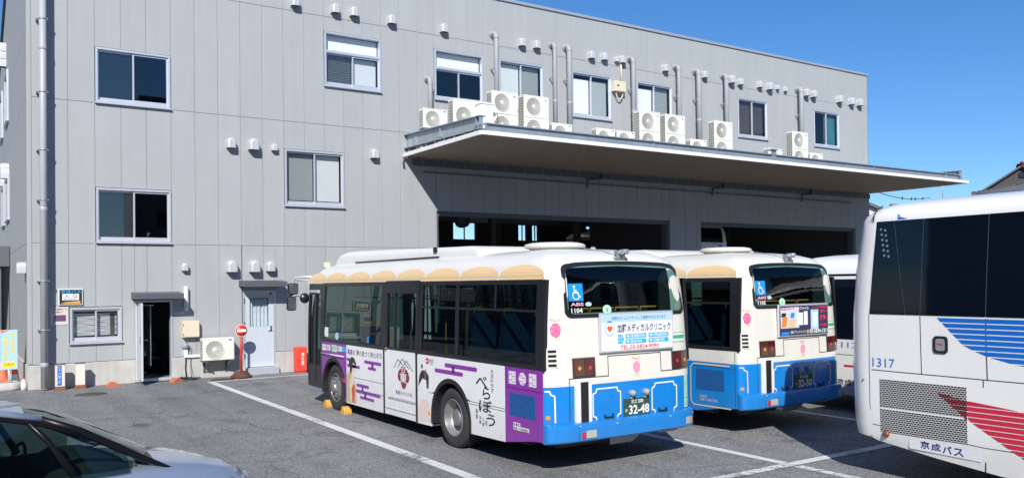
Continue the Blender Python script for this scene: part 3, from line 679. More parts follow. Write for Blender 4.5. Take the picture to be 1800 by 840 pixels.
# rain pipe at the corner with its brackets
dp = MB(); px_ = 1.73; py_ = YF-0.28
dp.tube([(px_, py_, 0.05), (px_, py_, 12.0)], 0.078, 16)
for zz in (0.55, 4.2, 8.0): dp.lathe([(0.078, 0), (0.087, 0.01), (0.087, 0.09), (0.078, 0.1)], (px_, py_, zz), 'z', 16)
dpo = bpart(dp, 'rain_pipe', mat('rain_pipe', (0.40, 0.41, 0.43), 0.45, noise=0.04, streak=0.04))
for zz in (1.4, 2.55, 4.45, 5.63, 7.0, 8.72, 10.4):
    MB().lathe([(0.08, 0), (0.088, 0), (0.088, 0.03), (0.08, 0.03)], (px_, py_, zz), 'z', 16).box((px_-0.13, py_-0.012, zz), (px_-0.06, YF-0.001, zz+0.035)).box((px_+0.06, py_-0.012, zz), (px_+0.11, py_+0.012, zz+0.03)).build('pipe_bracket', m_galv, dpo)

# ---- canopy over the bays
cx0, cx1, cyf = 11.22, 34.36, 18.38
def soffz(y): return 6.195
can = bpart(MB().box((cx0+0.25, cyf+0.32, 6.32), (cx1-0.45, YF-0.05, 6.36)), 'canopy', m_galv)
sf = MB(); x = cx0+0.02; prof = []
while x < cx1-0.2:
    prof += [(x, 0.0), (x+0.11, 0.0), (x+0.13, 0.045), (x+0.19, 0.045)]; x += 0.21
ys_ = [cyf+0.03, YF-0.02]; b0 = 0
sf.v = [(px2, yy, soffz(yy)+dz) for yy in ys_ for px2, dz in prof]; n_ = len(prof)
for i in range(n_-1): sf.f.append((i, i+1, n_+i+1, n_+i)); sf.mi.append(0); sf.sm.append(False)
sf.build('soffit', m_soffit, can)
fa = MB(); fa.box((cx0, cyf-0.03, 6.185), (cx1+0.02, cyf+0.028, 6.295), 0, 0.006)
fa.prism([(cyf+0.03, 6.185), (YF-0.03, 6.185), (YF-0.03, 6.295), (cyf+0.03, 6.295)], 'x', cx0-0.03, cx0+0.012)
fa.prism([(cyf+0.03, 6.185), (YF-0.03, 6.185), (YF-0.03, 6.295), (cyf+0.03, 6.295)], 'x', cx1-0.012, cx1+0.03)
fa.build('fascia', m_white, can)
def ibeam_y(x, y0, y1, z0, z1, w=0.2):
    mb = MB(); mb.box((x-w/2, y0, z0), (x+w/2, y1, z0+0.022)); mb.box((x-w/2, y0, z1-0.022), (x+w/2, y1, z1)); mb.box((x-0.008, y0, z0+0.022), (x+0.008, y1, z1-0.022)); return mb
def tbeam(x, w=0.2):      # tapered side beam, deeper at the wall
    mb = MB(); ya, yb = cyf+0.10, YF-0.02
    def P(t0, t1): return [(ya, 6.35+t0), (yb, 6.44+t0), (yb, 6.44+t1), (ya, 6.35+t1)]
    mb.prism(P(0, 0.022), 'x', x-w/2, x+w/2); mb.prism([(ya, 6.68), (yb, 6.84), (yb, 6.862), (ya, 6.702)], 'x', x-w/2, x+w/2); mb.prism([(ya, 6.372), (yb, 6.462), (yb, 6.84), (ya, 6.68)], 'x', x-0.008, x+0.008)
    for yy in (ya+0.03, ya+0.22, yb-0.30, yb-0.70, yb-2.2): mb.box((x-w/2+0.004, yy, 6.47), (x-0.009, yy+0.012, 6.70))
    return mb
tbeam(cx0+0.12).build('side_beam', m_galv, can); tbeam(cx1-0.3).build('side_beam', m_galv, can)
for x in (17.0, 22.8, 28.6): ibeam_y(x, cyf+0.34, YF-0.02, 6.361, 6.50).build('cross_beam', m_galv, can)
xj = [cx0+0.24, 17.3, 22.6, 28.2, 33.0, cx1-0.42]
for i in range(len(xj)-1):
    xa, xb = xj[i]+0.004, xj[i+1]-0.004
    fbm = MB(); fbm.box((xa, cyf+0.16, 6.31), (xb, cyf+0.175, 6.50)); fbm.box((xa, cyf+0.10, 6.50), (xb, cyf+0.30, 6.53)); fbm.box((xa, cyf+0.10, 6.30), (xb, cyf+0.158, 6.312))
    fbm.build('front_beam', m_galv, can)
    MB().box((xj[i]-0.03, cyf+0.13, 6.315), (xj[i]+0.03, cyf+0.158, 6.498)).build('splice_plate', m_galv, can)
MB().box((22.55, cyf+0.12, 6.33), (22.75, cyf+0.157, 6.70)).box((22.5, cyf+0.06, 6.66), (22.8, cyf+0.3, 6.70)).build('stub_post', m_galv, can)
y = cyf+0.3
while y < YF-0.3:
    MB().box((cx0+0.02, y, 6.30), (cx0+0.10, y+0.07, 6.38)).build('purlin_end', m_dgrey, can); y += 0.55
# flashing and brackets where the canopy meets the wall
MB().box((cx0+0.3, YF-0.06, 5.96), (XE, YF-0.003, 6.15)).build('wall_flashing', m_dgrey, can)
x = cx0+0.6
while x < XE:
    MB().box((x, YF-0.075, 5.97), (x+0.015, YF-0.061, 6.16)).build('flashing_clip', m_grey, can); x += 0.75
MB().tube([(11.2, YF-0.1, 6.2), (11.15, YF-0.12, 5.95), (11.25, YF-0.05, 5.9)], 0.02, 6).build('drain_tail', m_dgrey, can)
# equipment deck: two rails carrying the outdoor units
for yy in (21.68, 21.9): MB().box((11.4, yy, 6.79), (30.2, yy+0.06, 6.848)).build('unit_rail', m_galv, can)
for x in (11.6, 14.5, 17.2, 20.0, 23.0, 26.0, 29.8): MB().box((x, 21.66, 6.361), (x+0.08, 21.98, 6.789)).build('rail_stand', m_galv, can)

# ================================================================== OUTDOOR UNITS
def ac_meshes(w, d, h, fans):
    hw = w/2; out = {}
    mb = MB(); mb.box((-hw, 0, 0.03), (hw, d, h), 0, 0.012)
    mb.box((-hw-0.002, 0.03, 0.0), (-hw+0.12, d-0.03, 0.029), 1); mb.box((hw-0.12, 0.03, 0.0), (hw+0.002, d-0.03, 0.029), 1)
    mb.box((hw*0.42, -0.004, 0.05), (hw-0.02, -0.0005, h-0.03)); mb.box((-hw-0.004, -0.006, h-0.03), (hw+0.004, d+0.004, h+0.008), 0, 0.006)
    out['casing'] = mb.mesh('casing', [m_acw, m_acd])
    cxf = -hw*0.26; rf = min(hw*0.56, (h/fans)*0.42); gr = []
    for k in range(fans):
        zc = h*(k+0.5)/fans+0.01; mb = MB()
        mb.disc((cxf, -0.002, zc), rf, 'y', 28, 1)
        for q in range(1, 8): r_ = rf*q/7; mb.lathe([(r_-0.006, -0.010), (r_+0.006, -0.014)], (cxf, 0, zc), 'y', 28)
        mb.lathe([(rf, 0), (rf+0.02, -0.016), (rf+0.03, 0)], (cxf, 0, zc), 'y', 28)
        for q in range(8):
            a = math.pi*q/8; c, s_ = math.cos(a), math.sin(a)
            mb.add([(cxf+c*rf-s_*0.004, -0.017, zc+s_*rf+c*0.004), (cxf+c*rf+s_*0.004, -0.017, zc+s_*rf-c*0.004), (cxf-c*rf+s_*0.004, -0.017, zc-s_*rf-c*0.004), (cxf-c*rf-s_*0.004, -0.017, zc-s_*rf+c*0.004)], [(0, 1, 2, 3)])
        mb.lathe([(0.06, -0.018), (0.055, -0.022), (0.001, -0.022)], (cxf, 0, zc), 'y', 14)
        gr.append(mb.mesh('fan_grille', [m_acw, mat('fan_dark', (0.22, 0.22, 0.205), 0.6)]))
    out['grille'] = gr
    mb = MB(); mb.box((-hw-0.003, 0.02, 0.08), (-hw-0.001, d-0.04, h-0.06), 1)
    nz = max(4, int(h/0.09))
    for q in range(nz+1): z = 0.08+(h-0.14)*q/nz; mb.box((-hw-0.012, 0.015, z-0.005), (-hw-0.0035, d-0.035, z+0.005))
    for q in range(4): y = 0.02+(d-0.07)*q/3; mb.box((-hw-0.0135, y, 0.07), (-hw-0.0125, y+0.014, h-0.05))
    out['coil'] = mb.mesh('side_grille', [m_acw, mat('coil_dark', (0.18, 0.18, 0.17), 0.6)])
    mb = MB(); mb.box((hw*0.66, -0.007, h*(0.88 if fans == 1 else 0.9)), (hw*0.66+0.06, -0.0045, h*(0.88 if fans == 1 else 0.9)+0.04)); out['badge'] = mb.mesh('badge', m_sblue)
    if fans == 2: out['seamline'] = MB().box((-hw+0.01, -0.0055, h*0.5-0.004), (hw-0.01, -0.0045, h*0.5+0.004)).mesh('panel_joint', m_acd)
    return out
AC_T = ac_meshes(0.95, 0.33, 1.37, 2); AC_S = ac_meshes(0.80, 0.29, 0.60, 1); AC_M = ac_meshes(0.93, 0.33, 0.98, 1)
def ac(kind, x, y, z, label, group='outdoor air conditioning units on the canopy'):
    o = empty('outdoor_unit', (x, y, z), label=label, cat='air conditioner', group=group)
    inst('casing', kind['casing'], o); inst('side_grille', kind['coil'], o); inst('badge', kind['badge'], o)
    for gm in kind['grille']: inst('fan_grille', gm, o)
    if 'seamline' in kind: inst('panel_joint', kind['seamline'], o)
    return o
ZU = 6.85
ac(AC_S, 11.66, 21.62, ZU, 'small white outdoor unit nearest the outer steel corner of the canopy')
ac(AC_M, 12.72, 21.62, ZU, 'medium single fan outdoor unit below the dark third floor window')
ac(AC_T, 14.06, 21.6, ZU, 'tall two fan outdoor unit, first of the tall ones from the corner beam')
ac(AC_T, 15.24, 21.6, ZU, 'tall two fan outdoor unit, second of the tall ones from the corner beam')
ac(AC_S, 16.26, 21.62, ZU, 'small outdoor unit between the tall pair and the twin wall pipes')
ac(AC_S, 18.06, 21.62, ZU, 'small outdoor unit below the white blind, first of two side by side')
ac(AC_S, 18.94, 21.62, ZU, 'small outdoor unit beside the third tall unit, under the beige wall box')
ac(AC_T, 20.02, 21.6, ZU, 'third tall two fan outdoor unit, hiding the sill of a window')
ac(AC_T, 21.22, 21.6, ZU, 'fourth tall two fan outdoor unit, in front of a thin wall pipe')
ac(AC_S, 22.38, 21.62, ZU, 'small outdoor unit squeezed between the fourth and fifth tall units')
ac(AC_T, 23.66, 21.6, ZU, 'fifth tall two fan outdoor unit, standing before the brown blind window')
ac(AC_S, 26.56, 21.62, ZU, 'small outdoor unit standing alone before the sixth tall unit')
ac(AC_T, 28.04, 21.6, ZU, 'sixth tall two fan outdoor unit, last of the tall ones towards the coaches')
ac(AC_S, 29.06, 21.62, ZU, 'small outdoor unit at the far end of the row of units')
dx = MB().box((13.0, 21.3, ZU), (13.45, 21.55, ZU+0.85), 0, 0.01).box((12.98, 21.28, ZU+0.851), (13.5, 21.58, ZU+0.9)); sb = dx.build('duct_box', m_white); tag(sb, 'narrow white duct box standing before the medium outdoor unit', 'duct box')
MB().tube([(13.45, 21.4, ZU+0.2), (13.62, 21.35, ZU+0.22), (13.62, 21.35, ZU+0.6), (13.46, 21.4, ZU+0.62)], 0.012, 6).build('cable_loop', m_ink, sb)

# wall unit by the entrance
w = ac(AC_S, 5.68, YF-0.42, 0.45, 'white outdoor unit on wall brackets between beige box and no entry sign', group=None)
for sx in (-0.28, 0.28):
    MB().box((sx-0.02, 0.0, -0.03), (sx+0.02, 0.40, -0.001)).box((sx-0.02, 0.36, -0.30), (sx+0.02, 0.418, -0.03)).tube([(sx, 0.05, -0.03), (sx, 0.38, -0.27)], 0.014, 6).build('bracket', m_dgrey, w)

# ================================================================== SMALL THINGS ON AND BY THE WALL
FW = lambda u, v, o: (u, YF-o, v)
def FS(y): return lambda u, v, o: (u, y-o, v)
# entrance sign
s_ = empty('entrance_sign', (2.31, YF, 2.18), label='black wall sign reading entrance with orange arrow above the office window', cat='sign')
def sub(mb, name, m, par): o = mb.build(name, m, par); o.location = -Vector(par.location); return o
sub(MB().box((2.05, YF-0.05, 1.985), (2.575, YF-0.002, 2.375), 0, 0.006), 'sign_box', m_white, s_)
mb = MB(); block(mb, FS(YF-0.05), 2.07, 2.555, 2.005, 2.355, 0, 0.003); sub(mb, 'sign_face', m_ink, s_)
mb = MB(); put_text(mb, '京成バス', FS(YF-0.05), 2.10, 2.53, 2.265, 2.345, off=0.005, bold=0.01); sub(mb, 'lettering', m_cyan, s_)
mb = MB(); block(mb, FS(YF-0.05), 2.13, 2.49, 2.10, 2.255, 0.003, 0.006); sub(mb, 'white_panel', m_white, s_)
mb = MB(); put_text(mb, '入', FS(YF-0.05), 2.18, 2.27, 2.16, 2.245, off=0.008, bold=0.02); put_text(mb, '口', FS(YF-0.05), 2.37, 2.45, 2.165, 2.24, off=0.008, bold=0.02); put_text(mb, 'ENTRANCE', FS(YF-0.05), 2.17, 2.46, 2.112, 2.147, off=0.008); sub(mb, 'lettering', m_ink, s_)
mb = MB(); shape(mb, FS(YF-0.05), [(2.09, 2.03), (2.22, 2.018), (2.52, 2.018), (2.52, 2.085), (2.22, 2.06)], 0.005); sub(mb, 'arrow', m_yel, s_)
# notice
s_ = empty('notice_board', (2.07, YF, 1.72), label='cream notice with purple map panel beside the rain pipe', cat='sign')
sub(MB().box((1.885, YF-0.012, 1.515), (2.262, YF-0.002, 1.935)), 'board', mat('notice_cream', (0.62, 0.55, 0.50), 0.6), s_)
mb = MB(); shape(mb, FS(YF-0.012), [(1.97, 1.6), (2.21, 1.6), (2.21, 1.75), (1.97, 1.75)], 0.003); sub(mb, 'map_panel', mat('notice_purple', (0.13, 0.06, 0.15), 0.5), s_)
mb = MB(); put_text(mb, '車両出庫優先につき', FS(YF-0.012), 1.91, 2.24, 1.865, 1.91, off=0.003); put_text(mb, '駐車ご遠慮願います', FS(YF-0.012), 1.91, 2.15, 1.80, 1.84, off=0.003); stroke(mb, FS(YF-0.012), [(1.95, 1.55), (1.95, 1.72), (2.0, 1.72)], 0.008, 0.003); sub(mb, 'lettering', m_wine, s_)
# lamp, label, meter box, cable outlet
s_ = empty('wall_lamp', (4.95, YF, 2.1), label='slim white tube lamp upright beside the entrance door canopy', cat='lamp')
sub(MB().box((4.90, YF-0.14, 1.78), (5.01, YF-0.03, 2.40), 0, 0.03), 'lamp_cover', mat('lamp_cover', (0.75, 0.77, 0.80), 0.35), s_); sub(MB().box((4.92, YF-0.03, 1.80), (4.99, YF-0.002, 2.38)), 'back_plate', m_alu, s_)
s_ = empty('name_plate', (4.78, YF, 1.72), label='small white plate under the tube lamp by the entrance', cat='sign')
sub(MB().box((4.67, YF-0.008, 1.695), (4.90, YF-0.002, 1.745)), 'plate', m_white, s_); mb = MB(); put_text(mb, '乗務員室', FS(YF-0.008), 4.70, 4.86, 1.705, 1.735, off=0.002); sub(mb, 'lettering', m_ink, s_)
s_ = empty('meter_box', (5.05, YF, 1.3), label='beige square meter box on the wall above the outdoor unit', cat='electric box')
sub(MB().box((4.85, YF-0.17, 1.09), (5.26, YF-0.002, 1.51), 0, 0.008), 'box_body', m_beige, s_); sub(MB().box((4.885, YF-0.178, 1.11), (5.255, YF-0.171, 1.49)), 'box_lid', m_beige, s_); sub(MB().box((4.86, YF-0.177, 1.13), (4.876, YF-0.171, 1.19)).box((4.86, YF-0.177, 1.38), (4.876, YF-0.171, 1.44)), 'hinge', m_rust, s_)
s_ = empty('conduit_run', (4.95, YF, 0.8), label='white conduit with round socket running to the wall unit', cat='conduit')
sub(MB().lathe([(0.001, -0.13), (0.06, -0.125), (0.085, -0.09), (0.085, -0.002)], (4.93, YF, 0.87), 'y', 18), 'socket', m_grey, s_)
sub(MB().box((4.90, YF-0.07, 0.64), (4.99, YF-0.002, 0.78)).box((4.90, YF-0.09, 0.56), (5.36, YF-0.035, 0.635), 0, 0.01), 'duct_cover', m_white, s_)
mb = MB(); mb.tube([(4.94, YF-0.08, 0.6), (4.93, YF-0.06, 0.3), (4.95, YF-0.08, 0.03)], 0.014, 6)
for k in range(4):
    pts = [(4.95+(0.16+0.05*k)*math.cos(t+k), YF-0.32+(0.10+0.02*k)*math.sin(t+k), 0.014+0.016*k+0.05*max(0, math.sin(t*0.5+k))) for t in lin(0, 2*math.pi, 16)]
    mb.tube(pts, 0.008, 5)
mb.tube([(5.08, YF-0.05, 0.82), (5.06, YF-0.06, 0.4), (5.05, YF-0.2, 0.05)], 0.007, 5); sub(mb, 'loose_cable', m_ink, s_)
# upper beige box with hose
s_ = empty('wall_box', (19.6, YF, 9.3), label='small beige electric box with looped hose between third floor windows', cat='electric box')
sub(MB().box((19.36, YF-0.22, 9.08), (19.86, YF-0.002, 9.44), 0, 0.01), 'box_body', m_beige, s_); sub(MB().tube([(19.78, YF-0.08, 9.44), (19.78, YF-0.06, 10.18)], 0.03, 8), 'conduit', m_beige, s_)
sub(MB().tube([(19.48+0.16*(1-math.cos(t)), YF-0.12, 9.08-0.26*math.sin(t)) for t in lin(0, math.pi, 12)], 0.022, 8), 'hose', m_beige, s_); sub(MB().box((19.47, YF-0.226, 9.24), (19.53, YF-0.221, 9.32)), 'lock', m_ink, s_)
# no entry sign
s_ = empty('no_entry_sign', (6.22, 22.33, 0), label='round red no entry sign on a red pole with rusty stacked base', cat='sign')
MB().lathe([(0.001, 0), (0.26, 0), (0.27, 0.03), (0.27, 0.06), (0.23, 0.075), (0.22, 0.085), (0.21, 0.12), (0.17, 0.13), (0.16, 0.17), (0.001, 0.175)], (0, 0, 0), 'z', 24).build('base', m_rust, s_)
MB().tube([(0, 0, 0.17), (0, 0, 1.34)], 0.032, 10).build('pole', m_red, s_)
MB().lathe([(0.001, -0.05), (0.165, -0.05), (0.165, -0.04), (0.001, -0.035)], (0, 0, 1.23), 'y', 32).build('disc', m_red, s_)
MB().lathe([(0.150, -0.0515), (0.163, -0.0515)], (0, 0, 1.23), 'y', 32).add([(-0.115, -0.053, 1.195), (0.115, -0.053, 1.195), (0.115, -0.053, 1.265), (-0.115, -0.053, 1.265)], [(0, 1, 2, 3)]).build('white_bar', m_white, s_)
# fire extinguisher box
s_ = empty('extinguisher_box', (7.9, YF-0.26, 0), label='red upright fire extinguisher box against the concrete plinth', cat='extinguisher box')
MB().box((-0.15, -0.13, 0.03), (0.15, 0.13, 0.70), 0, 0.015).box((-0.13, -0.11, 0), (0.13, 0.11, 0.029)).build('cabinet', m_redb, s_); MB().box((-0.13, -0.137, 0.06), (0.13, -0.131, 0.67)).build('door', m_redb, s_)
mb = MB(); put_column(mb, '消火器', lambda u, v, o: (u, -0.137-o, v), 0.02, 0.085, 0.56, 0.36, 0, 0.02); mb.build('lettering', m_white, s_)
MB().box((-0.105, -0.15, 0.30), (-0.085, -0.138, 0.38)).build('handle', m_redl, s_)
ot = empty('orange_jerrycan', (8.2, YF-0.2, 0), label='small orange can standing beside the red extinguisher box', cat='can')
MB().box((-0.09, -0.07, 0), (0.09, 0.07, 0.26), 0, 0.03).build('can_body', m_cone, ot); MB().tube([(0, 0, 0.26), (0, 0, 0.31)], 0.025, 8).build('cap', m_ink, ot)
# short posts
def post(x, y, label, stripe):
    p = empty('guard_post', (x, y, 0), label=label, cat='post', group='short guard posts by the wall')
    MB().box((-0.13, -0.1, 0), (0.13, 0.1, 0.025)).box((-0.105, -0.085, 0.025), (0.105, 0.085, 0.09)).build('base', mat('rusty_base', (0.24, 0.10, 0.05), 0.9, noise=0.3, nscale=18), p)
    MB().box((-0.10, -0.08, 0.09), (0.10, 0.08, 0.60), 0, 0.008).build('post_body', mat('post_white', (0.68, 0.64, 0.57), 0.6, noise=0.12, nscale=7, streak=0.16), p)
    MB().box((-0.11, -0.09, 0.601), (0.11, 0.09, 0.615)).build('cap', m_dgrey, p)
    if stripe:
        MB().box((-0.06, -0.085, 0.12), (0.03, -0.081, 0.58)).build('stripe', m_cblue, p)
        mb = MB(); put_column(mb, '立入禁止', lambda u, v, o: (u, -0.085-o, v), -0.015, 0.06, 0.56, 0.40); mb.build('lettering', m_white, p)
post(2.04, 22.46, 'white guard post with blue lettered stripe and rusty foot', True); post(2.47, 22.50, 'plain white guard post with rusty foot by the plinth', False)
# rubble wedges (rubber step blocks) on the ground
def wedge(name, x, y, rz, label, m, w=0.30, d=0.2, h=0.11):
    o = empty(name, (x, y, 0), rz, label=label, cat='wedge'); mb = MB()
    mb.prism([(-w/2, 0), (w/2, 0), (w/2, h*0.35), (w*0.2, h), (-w*0.2, h), (-w/2, h*0.35)], 'y', -d/2, d/2); mb.build('wedge_body', m, o)
    mb = MB()
    for k in range(4): mb.box((-w*0.19+k*w*0.1, -d/2-0.002, h+0.001), (-w*0.19+k*w*0.1+0.012, d/2+0.002, h+0.008))
    mb.build('rib', m, o); return o
wedge('wheel_chock', 3.16, 22.45, 0.2, 'orange ribbed wedge lying against the plinth under the office window', mat('faded_orange', (0.55, 0.15, 0.06), 0.7, noise=0.15), 0.27, 0.18, 0.10)
wedge('wheel_chock', 4.62, 22.42, 0.5, 'orange wedge at the foot of the open entrance door', mat('faded_orange', (0.55, 0.15, 0.06), 0.7, noise=0.15), 0.27, 0.18, 0.09)
wedge('wheel_chock', 6.12, 15.92, 1.57, 'yellow wheel chock ahead of the wrapped bus front tyre', m_yel, 0.17, 0.13, 0.13)
wedge('wheel_chock', 6.06, 14.86, 1.57, 'yellow wheel chock behind the wrapped bus front tyre', m_yel, 0.17, 0.15, 0.13)
# yellow-cyan sign at the corner
s_ = empty('poster_stand', (1.05, 23.3, 0), label='tall light blue poster sign with yellow writing on a concrete weight', cat='sign')
MB().lathe([(0.001, 0), (0.27, 0), (0.28, 0.05), (0.27, 0.15), (0.24, 0.18), (0.001, 0.18)], (0, 0, 0), 'z', 22).build('base', m_conc, s_)
MB().tube([(0, 0, 0.17), (0, 0, 0.5)], 0.03, 10).build('pole', m_alu, s_)
MB().box((-0.18, -0.02, 0.48), (0.18, 0.02, 1.42), 0, 0.008).build('board', m_lblue, s_)
PS = lambda u, v, o: (u, -0.02-o, v)
mb = MB(); put_column(mb, '東京直結', PS, 0.07, 0.10, 1.37, 0.50, 0, 0.02, 0.004); put_column(mb, '一日乗車券', PS, -0.08, 0.08, 1.22, 0.52, 0, 0.02, 0.004); shape(mb, PS, ell(-0.01, 0.60, 0.15, 0.085), 0.003); mb.build('lettering', mat('poster_yellow', (0.80, 0.68, 0.05), 0.5), s_)
mb = MB(); put_text(mb, '発売中', PS, -0.12, 0.10, 0.57, 0.635, 0, 0.02, 0.005); shape(mb, PS, [(-0.17, 1.34), (0.0, 1.41), (-0.17, 1.41)], 0.003); mb.build('red_print', m_cone, s_)
def cone(x, y, label, rings=True):
    o = empty('traffic_cone', (x, y, 0), label=label, cat='traffic cone', group='traffic cones at the building corner')
    MB().box((-0.18, -0.18, 0), (0.18, 0.18, 0.03), 0, 0.01).build('foot', m_cone, o)
    MB().lathe([(0.14, 0.03), (0.095, 0.28), (0.05, 0.52), (0.025, 0.68), (0.001, 0.69)], (0, 0, 0), 'z', 20).build('cone_body', m_cone, o)
    if rings: MB().lathe([(0.1215, 0.14), (0.088, 0.33)], (0, 0, 0), 'z', 20).build('white_band', m_white, o)
cone(1.18, 23.75, 'orange cone with white band directly behind the poster sign'); cone(1.0, 25.6, 'plain orange cone beyond the poster sign', False); cone(0.92, 27.2, 'farthest orange cone along the gable wall, partly cut by the frame edge', False)
bt = empty('spray_bottle', (1.33, 22.98, 0.0), label='small white bottle with dark cap standing by the poster sign weight', cat='bottle')
MB().lathe([(0.001, 0), (0.06, 0.0), (0.065, 0.1), (0.06, 0.2), (0.03, 0.25), (0.03, 0.27)], (0, 0, 0), 'z', 16).build('bottle_body', m_white, bt); MB().lathe([(0.034, 0.27), (0.034, 0.31), (0.001, 0.315)], (0, 0, 0), 'z', 12).build('cap', m_redl, bt)

# lean-to along the gable
s_ = empty('lean_to_shed', (-1.5, 31, 0), label='dark flat roofed lean-to with deep shade against the gable wall', cat='shed')
sub(MB().box((-6, 30.5, 3.09), (1.40, 40, 3.72)), 'roof', m_dgrey, s_)
for x in (-5.8, -2.5, 1.1): sub(MB().box((x-0.08, 30.6, 0), (x+0.08, 30.76, 3.089)), 'post', m_dgrey, s_)
sub(MB().box((-6, 39.8, 0), (1.40, 39.95, 3.089)), 'back_wall', m_dark, s_)
# potted plants in the first-floor window
for i, (x, hgt) in enumerate(((3.05, 0.22), (3.62, 0.34), (4.1, 0.16))):
    p = empty('potted_plant', (x, YF+0.20, 3.565), label=('tiny potted plant at the pane edge of the second floor window', 'spiky potted plant in the middle of the second floor window', 'low potted plant behind the sliding pane of the second floor window')[i], cat='plant', group='potted plants on the window ledge')
    MB().lathe([(0.001, 0), (0.04, 0), (0.055, 0.09), (0.001, 0.085)], (0, 0, 0), 'z', 12).build('pot', m_rust, p)
    mb = MB()
    for k in range(22):
        a = random.random()*6.28; l_ = hgt*(0.6+0.5*random.random()); t = random.random()*0.8
        e = Vector((math.cos(a)*t*l_*0.6, math.sin(a)*t*l_*0.3, l_)); q = Vector((-math.sin(a), math.cos(a), 0))*0.012
        mb.add([Vector((0, 0, 0.08))-q, Vector((0, 0, 0.08))+q, e*0.7+Vector((0, 0, 0.08))+q, e+Vector((0, 0, 0.06)), e*0.7+Vector((0, 0, 0.08))-q], [(0, 1, 2, 3, 4)])
    mb.build('foliage', mat('leaf_green', (0.06, 0.13, 0.04), 0.6), p)
bpart(MB().box((2.9, YF+0.125, 3.53), (4.6, YF+0.32, 3.562)), 'window_ledge', m_white)

# ================================================================== CITY BUSES
BW = 2.48; RYK = 0.36
LEV = [  # z, side inset, rear y, rear corner width, front y, front corner radius
    (0.20, 0.00, 0.02, 0.32, 8.74, 0.32), (0.66, 0.00, 0.02, 0.32, 8.74, 0.32), (1.10, 0.00, 0.02, 0.32, 8.74, 0.32), (1.30, 0.00, 0.03, 0.32, 8.73, 0.32),
    (1.95, 0.018, 0.06, 0.32, 8.68, 0.32), (2.30, 0.040, 0.09, 0.32, 8.63, 0.32), (2.42, 0.050, 0.105, 0.32, 8.61, 0.32), (2.55, 0.085, 0.14, 0.33, 8.57, 0.34),
    (2.66, 0.145, 0.20, 0.34, 8.50, 0.36), (2.74, 0.24, 0.30, 0.36, 8.40, 0.40), (2.80, 0.40, 0.46, 0.40, 8.24, 0.40), (2.84, 0.65, 0.75, 0.40, 7.95, 0.40), (2.855, 0.95, 1.1, 0.28, 7.6, 0.28)]
def lev(z, T=LEV):
    if z <= T[0][0]: return T[0][1:]
    for a, b in zip(T, T[1:]):
        if z <= b[0]:
            t = (z-a[0])/(b[0]-a[0]); return tuple(p+(q-p)*t for p, q in zip(a[1:], b[1:]))
    return T[-1][1:]
def rear_y(x, z, T=LEV, W=BW, bulge=0.03):
    ins, yr, rr, yf, rf = lev(z, T); e = min(x, W-x)-ins; c = 0.0
    if e < rr: e = max(e, 0.0); c = RYK*(rr-math.sqrt(max(0.0, rr*rr-(rr-e)**2)))
    return yr+bulge*(2*x/W-1)**2+c
def front_y(x, z, T=LEV, W=BW, bulge=0.12):
    ins, yr, rr, yf, rf = lev(z, T); e = min(x, W-x)-ins; c = 0.0
    if e < rf: e = max(e, 0.0); c = rf-math.sqrt(max(0.0, rf*rf-(rf-e)**2))
    return yf-bulge*(2*x/W-1)**2-c
def loft_ring(z, T, W, ymid, bot=None, rb=0.03, fb=0.12):
    ins, yr, rr, yf, rf = lev(z, T); pts = []
    ya_, yb_ = rear_y(ins, z, T, W, rb)+0.02, front_y(ins, z, T, W, fb)-0.02; y0_, y1_ = rear_y(0, 0.7, T, W, rb)+0.02, front_y(0, 0.7, T, W, fb)-0.02
    ymid = [ya_+(yb_-ya_)*(y-y0_)/(y1_-y0_) for y in ymid]
    xs = [ins+rr*(1-math.cos(math.pi/2*k/7)) for k in range(8)]; n = 8
    xs += [xs[-1]+(W-2*xs[-1])*k/(n+1) for k in range(1, n+1)]
    xs += [W-x for x in xs[:8][::-1]]
    for x in xs: pts.append((x, rear_y(x, z, T, W, rb)))
    for y in ymid: pts.append((W-ins, y))
    xs2 = [ins+rf*(1-math.cos(math.pi/2*k/7)) for k in range(8)]
    xs2 += [xs2[-1]+(W-2*xs2[-1])*k/(n+1) for k in range(1, n+1)]; xs2 += [W-x for x in xs2[:8][::-1]]
    for x in xs2[::-1]: pts.append((x, front_y(x, z, T, W, fb)))
    for y in ymid[::-1]: pts.append((ins, y))
    return [(x, y, bot(x, y) if bot else z) for x, y in pts]
def loft(zs, T, W, ymid, bot, matfn, rb=0.03, fb=0.12):
    mb = MB(); rings = [loft_ring(z, T, W, ymid, bot if i == 0 else None, rb, fb) for i, z in enumerate(zs)]
    n = len(rings[0]); mb.v = [p for r_ in rings for p in r_]
    for i in range(len(zs)-1):
        for k in range(n):
            j = (k+1) % n; f = (i*n+k, i*n+j, (i+1)*n+j, (i+1)*n+k)
            c = [sum(mb.v[q][t] for q in f)/4 for t in range(3)]
            mb.f.append(f); mb.mi.append(matfn(*c)); mb.sm.append(True)
    mb.f.append(tuple(range(n))[::-1]); mb.mi.append(matfn(W/2, 4, 0)); mb.sm.append(False)
    e = (len(zs)-1)*n; mb.f.append(tuple(e+k for k in range(n))); mb.mi.append(matfn(W/2, 4, 2.9)); mb.sm.append(True)
    return mb
def tri_ngons(me):
    b = bmesh.new(); b.from_mesh(me); bmesh.ops.triangulate(b, faces=[f for f in b.faces if len(f.verts) > 4]); b.to_mesh(me); b.free(); return me
